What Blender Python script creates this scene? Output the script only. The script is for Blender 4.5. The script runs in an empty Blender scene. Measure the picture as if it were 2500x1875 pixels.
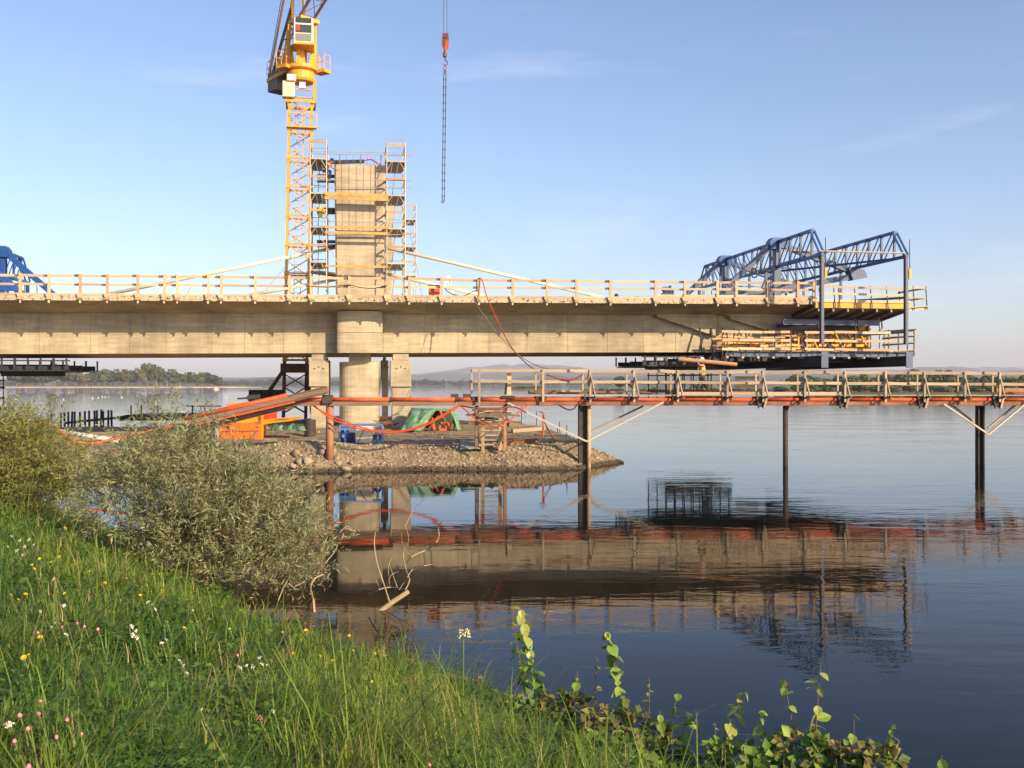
import bpy, bmesh, math, random
import numpy as np
from mathutils import Vector, Matrix, Euler, noise as mnoise
random.seed(7); RNG = np.random.default_rng(7)
sc = bpy.context.scene
COL = sc.collection

# ------------------------------------------------------------------ camera, sky, sun, exposure
F = 2431.0; H0 = 938.0; CAMZ = 4.0          # focal length and horizon in pixels of a 2500 px wide frame, eye height over the water
cam = bpy.data.objects.new('camera', bpy.data.cameras.new('camera')); COL.objects.link(cam)
cam.data.sensor_width = 36.0; cam.data.lens = 36.0 * F / 2500.0
cam.data.clip_start = 0.1; cam.data.clip_end = 40000.0
cam.location = (0, 0, CAMZ); cam.rotation_euler = (math.radians(90.0), 0, 0)
sc.camera = cam

SUN_EL = math.radians(23.0)
SUN_AZ = math.radians(46.0)                  # from "behind the camera" towards the right
to_sun = Vector((math.sin(SUN_AZ) * math.cos(SUN_EL), -math.cos(SUN_AZ) * math.cos(SUN_EL), math.sin(SUN_EL)))
w = bpy.data.worlds.new('World'); sc.world = w; w.use_nodes = True
nt = w.node_tree; nt.nodes.clear()
wo = nt.nodes.new('ShaderNodeOutputWorld'); bg = nt.nodes.new('ShaderNodeBackground')
sky = nt.nodes.new('ShaderNodeTexSky'); sky.sky_type = 'NISHITA'; sky.sun_disc = False
sky.sun_elevation = SUN_EL
sky.sun_rotation = math.atan2(to_sun.x, to_sun.y)
sky.altitude = 200.0; sky.air_density = 1.0; sky.dust_density = 1.2; sky.ozone_density = 1.6
tc = nt.nodes.new('ShaderNodeTexCoord'); mp = nt.nodes.new('ShaderNodeMapping')
mp.inputs['Scale'].default_value = (2.6, 2.6, 16.0); mp.inputs['Rotation'].default_value = (0.05, 0.1, 0.3)
nz = nt.nodes.new('ShaderNodeTexNoise'); nz.inputs['Scale'].default_value = 1.7; nz.inputs['Detail'].default_value = 7; nz.inputs['Roughness'].default_value = 0.55
rp = nt.nodes.new('ShaderNodeValToRGB'); rp.color_ramp.elements[0].position = 0.58; rp.color_ramp.elements[1].position = 0.80
rp.color_ramp.elements[0].color = (0, 0, 0, 1); rp.color_ramp.elements[1].color = (0.16, 0.16, 0.16, 1)
mx = nt.nodes.new('ShaderNodeMix'); mx.data_type = 'RGBA'; mx.inputs['B'].default_value = (7.6, 7.4, 7.6, 1)
L = nt.links.new
L(tc.outputs['Generated'], mp.inputs['Vector']); L(mp.outputs['Vector'], nz.inputs['Vector']); L(nz.outputs['Fac'], rp.inputs['Fac'])
L(rp.outputs['Color'], mx.inputs['Factor']); L(sky.outputs['Color'], mx.inputs['A']); tn = nt.nodes.new('ShaderNodeMix'); tn.data_type = 'RGBA'; tn.blend_type = 'MULTIPLY'; tn.inputs['Factor'].default_value = 1.0; tn.inputs['B'].default_value = (0.97, 0.96, 1.07, 1)   # faint evening cast of the whole sky
L(mx.outputs['Result'], tn.inputs['A']); L(tn.outputs['Result'], bg.inputs['Color'])
bg.inputs['Strength'].default_value = 0.122
L(bg.outputs['Background'], wo.inputs['Surface'])
sun = bpy.data.objects.new('sun', bpy.data.lights.new('sun', 'SUN')); COL.objects.link(sun)
sun.data.energy = 4.8; sun.data.angle = math.radians(0.55); sun.data.color = (1.0, 0.755, 0.46)
sun.rotation_euler = to_sun.to_track_quat('Z', 'Y').to_euler()
vs = sc.view_settings; vs.view_transform = 'Standard'; vs.look = 'None'; vs.exposure = 0.65; vs.gamma = 1.0; vs.use_curve_mapping = False
sc.cycles.use_denoising = True
sc.cycles.max_bounces = 8; sc.cycles.transparent_max_bounces = 8; sc.cycles.volume_bounces = 0
sc.cycles.sample_clamp_indirect = 6.0

# ------------------------------------------------------------------ places
def at(px, py, Y): return Vector(((px - 1250) / F * Y, Y, CAMZ + (H0 - py) / F * Y))
def on(px, py, z): return at(px, py, (CAMZ - z) * F / (py - H0))
TH = math.radians(9.0); CT, ST = math.cos(TH), math.sin(TH); DB = 58.0
def BR(s, t, z): return Vector((s * CT - t * ST, DB + s * ST + t * CT, z))
def s_at(px, t):
    u = (px - 1250) / F
    return (u * (DB + t * CT) + t * ST) / (CT - u * ST)
def z_at(py, s, t): return CAMZ + (H0 - py) / F * BR(s, t, 0).y
def ztop(s): return 9.10 + 0.0075 * s

# ------------------------------------------------------------------ mesh helpers
class G:
    def __init__(self): self.v = []; self.f = []
    def add(self, vs, fs):
        n = len(self.v); self.v += [Vector(p) for p in vs]; self.f += [tuple(i + n for i in q) for q in fs]; return self
    def box(self, c, s, m=None):
        c = Vector(c); h = Vector(s) / 2
        pts = [Vector((x * h.x, y * h.y, z * h.z)) for x in (-1, 1) for y in (-1, 1) for z in (-1, 1)]
        if m is not None: pts = [m @ p for p in pts]
        return self.add([c + p for p in pts], [(0, 1, 3, 2), (4, 6, 7, 5), (0, 4, 5, 1), (2, 3, 7, 6), (0, 2, 6, 4), (1, 5, 7, 3)])
    def beam(self, a, b, wd, ht=None, up=(0, 0, 1)):
        a, b = Vector(a), Vector(b); ht = wd if ht is None else ht
        d = (b - a).normalized(); up = Vector(up)
        if abs(d.dot(up)) > 0.98: up = Vector((CT, ST, 0)) if abs(d.z) > 0.9 else Vector((0, 0, 1))
        x = d.cross(up).normalized() * wd / 2; y = x.cross(d).normalized() * ht / 2
        return self.add([p + i * x + j * y for p in (a, b) for i, j in ((-1, -1), (1, -1), (1, 1), (-1, 1))],
                        [(3, 2, 1, 0), (4, 5, 6, 7), (0, 1, 5, 4), (1, 2, 6, 5), (2, 3, 7, 6), (3, 0, 4, 7)])
    def ibeam(self, a, b, wd, ht, tk=0.025):
        a, b = Vector(a), Vector(b); d = (b - a).normalized(); x = d.cross(Vector((0, 0, 1))).normalized(); y = x.cross(d)
        o = y * (ht / 2 - tk / 2)
        self.beam(a + o, b + o, wd, tk); self.beam(a - o, b - o, wd, tk); self.beam(a, b, tk, ht - 2 * tk); return self
    def tube(self, a, b, r, n=8, r2=None, cap=True):
        a, b = Vector(a), Vector(b); r2 = r if r2 is None else r2; d = (b - a).normalized()
        up = Vector((0, 0, 1)) if abs(d.z) < 0.9 else Vector((1, 0, 0)); x = d.cross(up).normalized(); y = x.cross(d)
        vs = [p + (x * math.cos(k * 2 * math.pi / n) + y * math.sin(k * 2 * math.pi / n)) * q for p, q in ((a, r), (b, r2)) for k in range(n)]
        fs = [(k, (k + 1) % n, n + (k + 1) % n, n + k) for k in range(n)]
        if cap: fs += [tuple(reversed(range(n))), tuple(range(n, 2 * n))]
        return self.add(vs, fs)
    def path(self, pts, r, n=6, r_end=None):
        pts = [Vector(p) for p in pts]; vs = []; m = len(pts)
        for i, p in enumerate(pts):
            d = (pts[min(i + 1, m - 1)] - pts[max(i - 1, 0)]).normalized()
            up = Vector((0, 0, 1)) if abs(d.z) < 0.95 else Vector((1, 0, 0)); x = d.cross(up).normalized(); y = x.cross(d)
            q = r if r_end is None else r + (r_end - r) * i / (m - 1)
            vs += [p + (x * math.cos(k * 2 * math.pi / n) + y * math.sin(k * 2 * math.pi / n)) * q for k in range(n)]
        fs = [(i * n + k, i * n + (k + 1) % n, (i + 1) * n + (k + 1) % n, (i + 1) * n + k) for i in range(m - 1) for k in range(n)]
        fs += [tuple(reversed(range(n))), tuple(range((m - 1) * n, m * n))]
        return self.add(vs, fs)
    def prism(self, poly, d):                      # planar polygon (list of points) pushed along d
        n = len(poly); d = Vector(d); poly = [Vector(p) for p in poly]
        return self.add(poly + [p + d for p in poly], [tuple(reversed(range(n))), tuple(range(n, 2 * n))] + [(k, (k + 1) % n, n + (k + 1) % n, n + k) for k in range(n)])
    def lathe(self, c, prof, n=16):                # prof: list of (r, z)
        c = Vector(c); vs = []; m = len(prof)
        for r, z in prof: vs += [c + Vector((r * math.cos(2 * math.pi * k / n), r * math.sin(2 * math.pi * k / n), z)) for k in range(n)]
        fs = [(i * n + k, i * n + (k + 1) % n, (i + 1) * n + (k + 1) % n, (i + 1) * n + k) for i in range(m - 1) for k in range(n)]
        fs += [tuple(reversed(range(n))), tuple(range((m - 1) * n, m * n))]
        return self.add(vs, fs)

def catmull(pts, k=6):
    pts = [Vector(p) for p in pts]; out = []
    for i in range(len(pts) - 1):
        p0, p1, p2, p3 = pts[max(i - 1, 0)], pts[i], pts[i + 1], pts[min(i + 2, len(pts) - 1)]
        for j in range(k):
            t = j / k
            out.append(0.5 * ((2 * p1) + (p2 - p0) * t + (2 * p0 - 5 * p1 + 4 * p2 - p3) * t * t + (3 * p1 - p0 - 3 * p2 + p3) * t ** 3))
    out.append(pts[-1]); return out

ORG = {}
def thing(name, loc, label, cat, group=None):
    o = bpy.data.objects.new(name, None); COL.objects.link(o); o.location = loc; o.empty_display_size = 0.2
    o['label'] = label; o['category'] = cat
    if group: o['group'] = group
    ORG[o.name] = Vector(loc); return o
def tag(o, label, cat, group=None):
    o['label'] = label; o['category'] = cat
    if group: o['group'] = group
    return o
def obj(name, g, mat, parent=None, smooth=False, bevel=0.0, label=None, kind=None, loc=None):
    off = Vector((0, 0, 0)); base = off
    if parent is not None: off = ORG[parent.name]
    elif loc is not None: off = Vector(loc); base = off
    me = bpy.data.meshes.new(name); me.from_pydata([tuple(p - off) for p in g.v], [], g.f); me.update()
    if smooth:
        me.polygons.foreach_set('use_smooth', [True] * len(me.polygons))
    me.materials.append(mat)
    o = bpy.data.objects.new(name, me); COL.objects.link(o)
    if parent is not None: o.parent = parent
    else: o.location = base
    ORG[o.name] = off
    if bevel:
        b = o.modifiers.new('bevel', 'BEVEL'); b.width = bevel; b.segments = 1; b.limit_method = 'ANGLE'
    if label: o['label'] = label
    if kind: o['kind'] = kind
    return o
def np_mesh(name, V, quads=None, tris=None, col=None, mat=None, smooth=False):
    me = bpy.data.meshes.new(name); V = np.asarray(V, dtype=np.float32)
    arrs = [(a, k) for a, k in ((quads, 4), (tris, 3)) if a is not None and len(a)]
    nl = sum(a.shape[0] * k for a, k in arrs); npol = sum(a.shape[0] for a, k in arrs)
    me.vertices.add(len(V)); me.vertices.foreach_set('co', V.ravel())
    me.loops.add(nl); me.polygons.add(npol)
    me.loops.foreach_set('vertex_index', np.concatenate([np.asarray(a, dtype=np.int32).ravel() for a, k in arrs]))
    starts = []; c = 0
    for a, k in arrs:
        starts.append(np.arange(a.shape[0], dtype=np.int32) * k + c); c += a.shape[0] * k
    me.polygons.foreach_set('loop_start', np.concatenate(starts))
    if smooth: me.polygons.foreach_set('use_smooth', np.ones(npol, dtype=bool))
    if col is not None:
        ca = me.color_attributes.new('Col', 'FLOAT_COLOR', 'POINT')
        c4 = np.ones((len(V), 4), dtype=np.float32); c4[:, :3] = col; ca.data.foreach_set('color', c4.ravel())
    me.update(calc_edges=True); me.validate()
    if mat: me.materials.append(mat)
    return me
def link(name, me, parent=None, loc=None, kind=None):
    o = bpy.data.objects.new(name, me); COL.objects.link(o)
    if parent is not None: o.parent = parent
    if loc is not None: o.location = loc
    if kind: o['kind'] = kind
    return o

# ------------------------------------------------------------------ materials
def M(name, rgb, rough=0.6, metal=0.0, var=0.12, scale=4.0, bump=0.0, bscale=40.0, stretch=(1, 1, 1), dark=None, dlo=0.52, dhi=0.70, dscale=1.5, rnd=0.10, spec=0.4, coords='Object'):
    m = bpy.data.materials.new(name); m.use_nodes = True; t = m.node_tree; p = t.nodes['Principled BSDF']; l = t.links.new; N = t.nodes.new
    p.inputs['Roughness'].default_value = rough; p.inputs['Metallic'].default_value = metal; p.inputs['Specular IOR Level'].default_value = spec
    c = N('ShaderNodeTexCoord'); mp = N('ShaderNodeMapping'); mp.inputs['Scale'].default_value = stretch
    l(c.outputs[coords], mp.inputs['Vector'])
    n1 = N('ShaderNodeTexNoise'); n1.inputs['Scale'].default_value = scale; n1.inputs['Detail'].default_value = 5; n1.inputs['Roughness'].default_value = 0.6
    l(mp.outputs['Vector'], n1.inputs['Vector'])
    mr = N('ShaderNodeMapRange'); mr.inputs['From Min'].default_value = 0.3; mr.inputs['From Max'].default_value = 0.7
    mr.inputs['To Min'].default_value = 1 - var; mr.inputs['To Max'].default_value = 1 + var; l(n1.outputs['Fac'], mr.inputs['Value'])
    oi = N('ShaderNodeObjectInfo'); mr2 = N('ShaderNodeMapRange'); mr2.inputs['To Min'].default_value = 1 - rnd; mr2.inputs['To Max'].default_value = 1 + rnd
    l(oi.outputs['Random'], mr2.inputs['Value'])
    mu = N('ShaderNodeMath'); mu.operation = 'MULTIPLY'; l(mr.outputs['Result'], mu.inputs[0]); l(mr2.outputs['Result'], mu.inputs[1])
    hsv = N('ShaderNodeHueSaturation'); hsv.inputs['Color'].default_value = (*rgb, 1); l(mu.outputs[0], hsv.inputs['Value'])
    out = hsv.outputs['Color']
    if dark is not None:
        n2 = N('ShaderNodeTexNoise'); n2.inputs['Scale'].default_value = dscale; n2.inputs['Detail'].default_value = 7; n2.inputs['Roughness'].default_value = 0.65
        l(mp.outputs['Vector'], n2.inputs['Vector'])
        r = N('ShaderNodeMapRange'); r.inputs['From Min'].default_value = dlo; r.inputs['From Max'].default_value = dhi; l(n2.outputs['Fac'], r.inputs['Value'])
        mix = N('ShaderNodeMix'); mix.data_type = 'RGBA'; l(r.outputs['Result'], mix.inputs['Factor']); l(out, mix.inputs['A']); mix.inputs['B'].default_value = (*dark, 1)
        out = mix.outputs['Result']
    l(out, p.inputs['Base Color'])
    if bump:
        n3 = N('ShaderNodeTexNoise'); n3.inputs['Scale'].default_value = bscale; n3.inputs['Detail'].default_value = 4; l(mp.outputs['Vector'], n3.inputs['Vector'])
        b = N('ShaderNodeBump'); b.inputs['Strength'].default_value = 1.0; b.inputs['Distance'].default_value = bump
        l(n3.outputs['Fac'], b.inputs['Height']); l(b.outputs['Normal'], p.inputs['Normal'])
    return m
def foliage(name, rgb=None, trans=0.35, rough=0.5, var=0.25, scale=3.0):
    m = bpy.data.materials.new(name); m.use_nodes = True; t = m.node_tree; t.nodes.clear(); N = t.nodes.new; l = t.links.new
    o = N('ShaderNodeOutputMaterial'); p = N('ShaderNodeBsdfPrincipled'); tr = N('ShaderNodeBsdfTranslucent'); mx = N('ShaderNodeMixShader')
    p.inputs['Roughness'].default_value = rough; p.inputs['Specular IOR Level'].default_value = 0.35
    if rgb is None:
        a = N('ShaderNodeVertexColor'); a.layer_name = 'Col'; src = a.outputs['Color']
    else:
        a = N('ShaderNodeRGB'); a.outputs[0].default_value = (*rgb, 1); src = a.outputs[0]
    c = N('ShaderNodeTexCoord'); n = N('ShaderNodeTexNoise'); n.inputs['Scale'].default_value = scale; n.inputs['Detail'].default_value = 3; l(c.outputs['Object'], n.inputs['Vector'])
    mr = N('ShaderNodeMapRange'); mr.inputs['From Min'].default_value = 0.3; mr.inputs['From Max'].default_value = 0.7; mr.inputs['To Min'].default_value = 1 - var; mr.inputs['To Max'].default_value = 1 + var
    l(n.outputs['Fac'], mr.inputs['Value'])
    oi = N('ShaderNodeObjectInfo'); mr2 = N('ShaderNodeMapRange'); mr2.inputs['To Min'].default_value = 0.8; mr2.inputs['To Max'].default_value = 1.2; l(oi.outputs['Random'], mr2.inputs['Value'])
    mu = N('ShaderNodeMath'); mu.operation = 'MULTIPLY'; l(mr.outputs['Result'], mu.inputs[0]); l(mr2.outputs['Result'], mu.inputs[1])
    h = N('ShaderNodeHueSaturation'); l(src, h.inputs['Color']); l(mu.outputs[0], h.inputs['Value'])
    l(h.outputs['Color'], p.inputs['Base Color']); l(h.outputs['Color'], tr.inputs['Color'])
    mx.inputs[0].default_value = trans; l(p.outputs[0], mx.inputs[1]); l(tr.outputs[0], mx.inputs[2]); l(mx.outputs[0], o.inputs['Surface'])
    return m

WOOD = M('sawn timber', (0.52, 0.37, 0.23), 0.75, var=0.18, scale=6, stretch=(1, 1, 6), rnd=0.24, dark=(0.28, 0.20, 0.13), dlo=0.58, dhi=0.8, dscale=3)
WOODW = M('weathered timber', (0.38, 0.30, 0.215), 0.85, var=0.2, scale=6, stretch=(1, 1, 5), rnd=0.26, dark=(0.15, 0.115, 0.09), dlo=0.55, dhi=0.8, dscale=3)
WOODD = M('dark old timber', (0.15, 0.11, 0.075), 0.9, var=0.25, scale=6, rnd=0.2)
YELLOW = M('yellow formwork', (0.66, 0.36, 0.035), 0.5, var=0.12, rnd=0.08, dark=(0.35, 0.2, 0.04), dlo=0.6, dhi=0.85)
CRANE = M('crane yellow paint', (0.72, 0.34, 0.03), 0.42, var=0.10, rnd=0.06, dark=(0.36, 0.15, 0.04), dlo=0.60, dhi=0.85, dscale=2.5)
CRANEW = M('crane cabin paint', (0.75, 0.72, 0.66), 0.4, var=0.05)
BLUE = M('blue steel paint', (0.026, 0.075, 0.255), 0.42, var=0.12, rnd=0.10, dark=(0.03, 0.04, 0.08), dlo=0.58, dhi=0.85, dscale=2)
BLUEG = M('blue grey steel paint', (0.07, 0.105, 0.19), 0.45, var=0.12, rnd=0.08, dark=(0.07, 0.08, 0.11), dlo=0.58, dhi=0.85)
BLUEB = M('bright blue steel paint', (0.015, 0.075, 0.29), 0.42, var=0.15)
STEELD = M('dark steel', (0.035, 0.038, 0.045), 0.6, var=0.2)
GALV = M('galvanised tube', (0.40, 0.365, 0.31), 0.55, 0.2, var=0.12, rnd=0.1)
RUST = M('rusty steel', (0.20, 0.085, 0.045), 0.85, var=0.3, scale=5, bump=0.004, bscale=30, dark=(0.075, 0.045, 0.035), dlo=0.48, dhi=0.68, dscale=2.5)
RUSTD = M('dark rusty pile', (0.055, 0.042, 0.036), 0.75, var=0.3, bump=0.004, bscale=25)
RUSTL = M('brown pile coating', (0.31, 0.155, 0.085), 0.75, var=0.2, scale=3, bump=0.003, bscale=30, dark=(0.14, 0.08, 0.05), dlo=0.55, dhi=0.8)
BEAMG = M('grey brown girder', (0.20, 0.135, 0.095), 0.75, var=0.22, stretch=(0.3, 1, 3), dark=(0.09, 0.06, 0.045), dlo=0.52, dhi=0.75)
ORANGE = M('orange pipe', (0.62, 0.09, 0.025), 0.55, var=0.2, rnd=0.16, dark=(0.22, 0.06, 0.035), dlo=0.48, dhi=0.72, dscale=2.2)
ORANGEP = M('orange machine paint', (0.74, 0.15, 0.015), 0.5, var=0.12, dark=(0.32, 0.09, 0.03), dlo=0.54, dhi=0.8)
ORANGEY = M('orange yellow machine paint', (0.85, 0.28, 0.012), 0.42, var=0.07, dark=(0.45, 0.16, 0.03), dlo=0.62, dhi=0.85)
RED = M('red paint', (0.68, 0.04, 0.015), 0.45, var=0.1)
HOSE = M('red hose', (0.48, 0.06, 0.022), 0.5, var=0.15, rnd=0.1)
CABLE = M('grey cable', (0.22, 0.20, 0.18), 0.6)
CABLED = M('dark hose', (0.04, 0.035, 0.035), 0.5)
DUCT = M('cream stay duct', (0.74, 0.67, 0.50), 0.4, var=0.06)
GREEN = M('green tarpaulin', (0.15, 0.30, 0.19), 0.5, var=0.3, scale=3, bump=0.02, bscale=5)
GREENL = M('grey green tarpaulin', (0.25, 0.29, 0.24), 0.6, var=0.25, bump=0.02, bscale=6)
BLACK = M('black plastic', (0.02, 0.02, 0.022), 0.5)
WHITE = M('white paint', (0.8, 0.79, 0.76), 0.45, var=0.05)
GLASS = M('cabin glass', (0.05, 0.055, 0.06), 0.08, var=0.05, spec=0.8)
BEIGE = M('beige sheet', (0.62, 0.55, 0.40), 0.55, var=0.08)
BOARD = M('scaffold deck board', (0.36, 0.28, 0.18), 0.8, var=0.18, rnd=0.15)
PLANKO = M('orange brown board', (0.50, 0.26, 0.11), 0.7, var=0.15, rnd=0.15)
PLANKY = M('yellow brown board', (0.50, 0.29, 0.10), 0.7, var=0.15, rnd=0.12, dark=(0.3, 0.15, 0.06), dlo=0.5, dhi=0.8)
BARK = M('bark', (0.16, 0.12, 0.08), 0.9, var=0.25, bump=0.01, bscale=30)
DEADWOOD = M('bleached dead wood', (0.40, 0.31, 0.20), 0.85, var=0.2, bump=0.004, bscale=30)
SKIN = M('skin', (0.50, 0.24, 0.14), 0.5, var=0.06)
VEST = M('yellow work vest', (0.62, 0.50, 0.10), 0.7, var=0.1)
TROUSER = M('dark green trousers', (0.055, 0.06, 0.035), 0.85, var=0.2)
NAVY = M('navy overalls', (0.03, 0.04, 0.09), 0.85, var=0.2)
BOOT = M('brown boots', (0.12, 0.08, 0.05), 0.7)

def concrete():
    m = bpy.data.materials.new('board marked concrete'); m.use_nodes = True; t = m.node_tree; p = t.nodes['Principled BSDF']; N = t.nodes.new; l = t.links.new
    p.inputs['Roughness'].default_value = 0.85; p.inputs['Specular IOR Level'].default_value = 0.25
    c = N('ShaderNodeTexCoord')
    mp = N('ShaderNodeMapping'); mp.inputs['Scale'].default_value = (0.55, 0.55, 4.2); l(c.outputs['Object'], mp.inputs['Vector'])
    n1 = N('ShaderNodeTexNoise'); n1.inputs['Scale'].default_value = 1.3; n1.inputs['Detail'].default_value = 8; n1.inputs['Roughness'].default_value = 0.62; l(mp.outputs['Vector'], n1.inputs['Vector'])
    mp2 = N('ShaderNodeMapping'); mp2.inputs['Scale'].default_value = (2.2, 2.2, 0.35); l(c.outputs['Object'], mp2.inputs['Vector'])
    n2 = N('ShaderNodeTexNoise'); n2.inputs['Scale'].default_value = 1.4; n2.inputs['Detail'].default_value = 8; n2.inputs['Roughness'].default_value = 0.7; l(mp2.outputs['Vector'], n2.inputs['Vector'])
    n4 = N('ShaderNodeTexNoise'); n4.inputs['Scale'].default_value = 0.45; n4.inputs['Detail'].default_value = 5; l(c.outputs['Object'], n4.inputs['Vector'])
    r1 = N('ShaderNodeMapRange'); r1.inputs['From Min'].default_value = 0.3; r1.inputs['From Max'].default_value = 0.72; r1.inputs['To Min'].default_value = 0.74; r1.inputs['To Max'].default_value = 1.12; l(n1.outputs['Fac'], r1.inputs['Value'])
    r2 = N('ShaderNodeMapRange'); r2.inputs['From Min'].default_value = 0.32; r2.inputs['From Max'].default_value = 0.66; r2.inputs['To Min'].default_value = 0.82; r2.inputs['To Max'].default_value = 1.06; l(n2.outputs['Fac'], r2.inputs['Value'])
    r4 = N('ShaderNodeMapRange'); r4.inputs['From Min'].default_value = 0.35; r4.inputs['From Max'].default_value = 0.65; r4.inputs['To Min'].default_value = 0.76; r4.inputs['To Max'].default_value = 1.12; l(n4.outputs['Fac'], r4.inputs['Value'])
    oi = N('ShaderNodeObjectInfo'); r3 = N('ShaderNodeMapRange'); r3.inputs['To Min'].default_value = 0.90; r3.inputs['To Max'].default_value = 1.05; l(oi.outputs['Random'], r3.inputs['Value'])
    # fine horizontal lift lines left by the boards, broken up along their length
    sx = N('ShaderNodeSeparateXYZ'); l(c.outputs['Object'], sx.inputs[0])
    fr = N('ShaderNodeMath'); fr.operation = 'PINGPONG'; fr.inputs[1].default_value = 0.26; l(sx.outputs['Z'], fr.inputs[0])
    ln = N('ShaderNodeMapRange'); ln.inputs['From Min'].default_value = 0.0; ln.inputs['From Max'].default_value = 0.018; ln.inputs['To Min'].default_value = 1.0; ln.inputs['To Max'].default_value = 0.0; l(fr.outputs[0], ln.inputs['Value'])
    nb = N('ShaderNodeMapRange'); nb.inputs['From Min'].default_value = 0.48; nb.inputs['From Max'].default_value = 0.6; nb.inputs['To Max'].default_value = 0.45; l(n1.outputs['Fac'], nb.inputs['Value'])
    lm = N('ShaderNodeMath'); lm.operation = 'MULTIPLY'; l(ln.outputs[0], lm.inputs[0]); l(nb.outputs[0], lm.inputs[1])
    inv = N('ShaderNodeMath'); inv.operation = 'SUBTRACT'; inv.inputs[0].default_value = 1.0; l(lm.outputs[0], inv.inputs[1])
    out = r1.outputs['Result']
    for q in (r2.outputs['Result'], r3.outputs['Result'], r4.outputs['Result'], inv.outputs[0]):
        mu = N('ShaderNodeMath'); mu.operation = 'MULTIPLY'; l(out, mu.inputs[0]); l(q, mu.inputs[1]); out = mu.outputs[0]
    h = N('ShaderNodeHueSaturation'); h.inputs['Color'].default_value = (0.485, 0.42, 0.305, 1); l(out, h.inputs['Value']); l(h.outputs['Color'], p.inputs['Base Color'])
    n3 = N('ShaderNodeTexNoise'); n3.inputs['Scale'].default_value = 14; n3.inputs['Detail'].default_value = 6; l(c.outputs['Object'], n3.inputs['Vector'])
    b = N('ShaderNodeBump'); b.inputs['Distance'].default_value = 0.012; b.inputs['Strength'].default_value = 0.7; l(n3.outputs['Fac'], b.inputs['Height']); l(b.outputs['Normal'], p.inputs['Normal'])
    return m
CONC = concrete()
CONCR = M('rough fascia concrete', (0.46, 0.39, 0.29), 0.9, var=0.25, scale=9, bump=0.05, bscale=9, dark=(0.10, 0.075, 0.05), dlo=0.54, dhi=0.62, dscale=6)
JOINT = M('joint shadow concrete', (0.22, 0.18, 0.13), 0.9, var=0.1)

# ------------------------------------------------------------------ setting: water
def water_material():
    m = bpy.data.materials.new('river water'); m.use_nodes = True; t = m.node_tree; p = t.nodes['Principled BSDF']; N = t.nodes.new; l = t.links.new
    p.inputs['Base Color'].default_value = (0.004, 0.006, 0.005, 1); p.inputs['Roughness'].default_value = 0.02; p.inputs['IOR'].default_value = 1.21
    p.inputs['Specular IOR Level'].default_value = 0.5
    g = N('ShaderNodeNewGeometry')
    def nse(scale, sx, sy, rot, det, dist=0.0):
        mp = N('ShaderNodeMapping'); mp.inputs['Scale'].default_value = (sx, sy, 1); mp.inputs['Rotation'].default_value = (0, 0, math.radians(rot)); l(g.outputs['Position'], mp.inputs['Vector'])
        n = N('ShaderNodeTexNoise'); n.inputs['Scale'].default_value = scale; n.inputs['Detail'].default_value = det; n.inputs['Distortion'].default_value = dist; l(mp.outputs['Vector'], n.inputs['Vector']); return n.outputs['Fac']
    a = nse(1.0, 0.55, 1.7, 14, 3, 0.4); b = nse(3.2, 0.6, 1.5, -9, 3, 0.3); cc = nse(0.16, 0.8, 1.6, 20, 2)
    # calm water in the lee of the gravel spit, breeze out on the open river, in drifting patches
    sx = N('ShaderNodeSeparateXYZ'); l(g.outputs['Position'], sx.inputs[0])
    mr = N('ShaderNodeMapRange'); mr.inputs['From Min'].default_value = -4.0; mr.inputs['From Max'].default_value = 14.0; mr.inputs['To Min'].default_value = 0.12; mr.inputs['To Max'].default_value = 1.0
    l(sx.outputs['X'], mr.inputs['Value'])
    my = N('ShaderNodeMapRange'); my.inputs['From Min'].default_value = 50; my.inputs['From Max'].default_value = 95; my.inputs['To Min'].default_value = 0.0; my.inputs['To Max'].default_value = 1.0; l(sx.outputs['Y'], my.inputs['Value'])
    mxm = N('ShaderNodeMath'); mxm.operation = 'MAXIMUM'; l(mr.outputs[0], mxm.inputs[0]); l(my.outputs[0], mxm.inputs[1])
    pr = N('ShaderNodeMapRange'); pr.inputs['From Min'].default_value = 0.35; pr.inputs['From Max'].default_value = 0.65; pr.inputs['To Min'].default_value = 0.35; pr.inputs['To Max'].default_value = 1.25; l(cc, pr.inputs['Value'])
    st = N('ShaderNodeMath'); st.operation = 'MULTIPLY'; l(mxm.outputs[0], st.inputs[0]); l(pr.outputs[0], st.inputs[1])
    ad = N('ShaderNodeMath'); ad.operation = 'MULTIPLY_ADD'; l(b, ad.inputs[0]); ad.inputs[1].default_value = 0.30; l(a, ad.inputs[2])
    hm = N('ShaderNodeMath'); hm.operation = 'MULTIPLY'; l(ad.outputs[0], hm.inputs[0]); l(st.outputs[0], hm.inputs[1])
    bp = N('ShaderNodeBump'); bp.inputs['Strength'].default_value = 1.0; bp.inputs['Distance'].default_value = 0.012; l(hm.outputs[0], bp.inputs['Height']); l(bp.outputs['Normal'], p.inputs['Normal'])
    return m
g = G().add([(-9000, -60, 0), (9000, -60, 0), (9000, 14000, 0), (-9000, 14000, 0)], [(0, 1, 2, 3)])
water = obj('water', g, water_material(), kind='structure')

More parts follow.
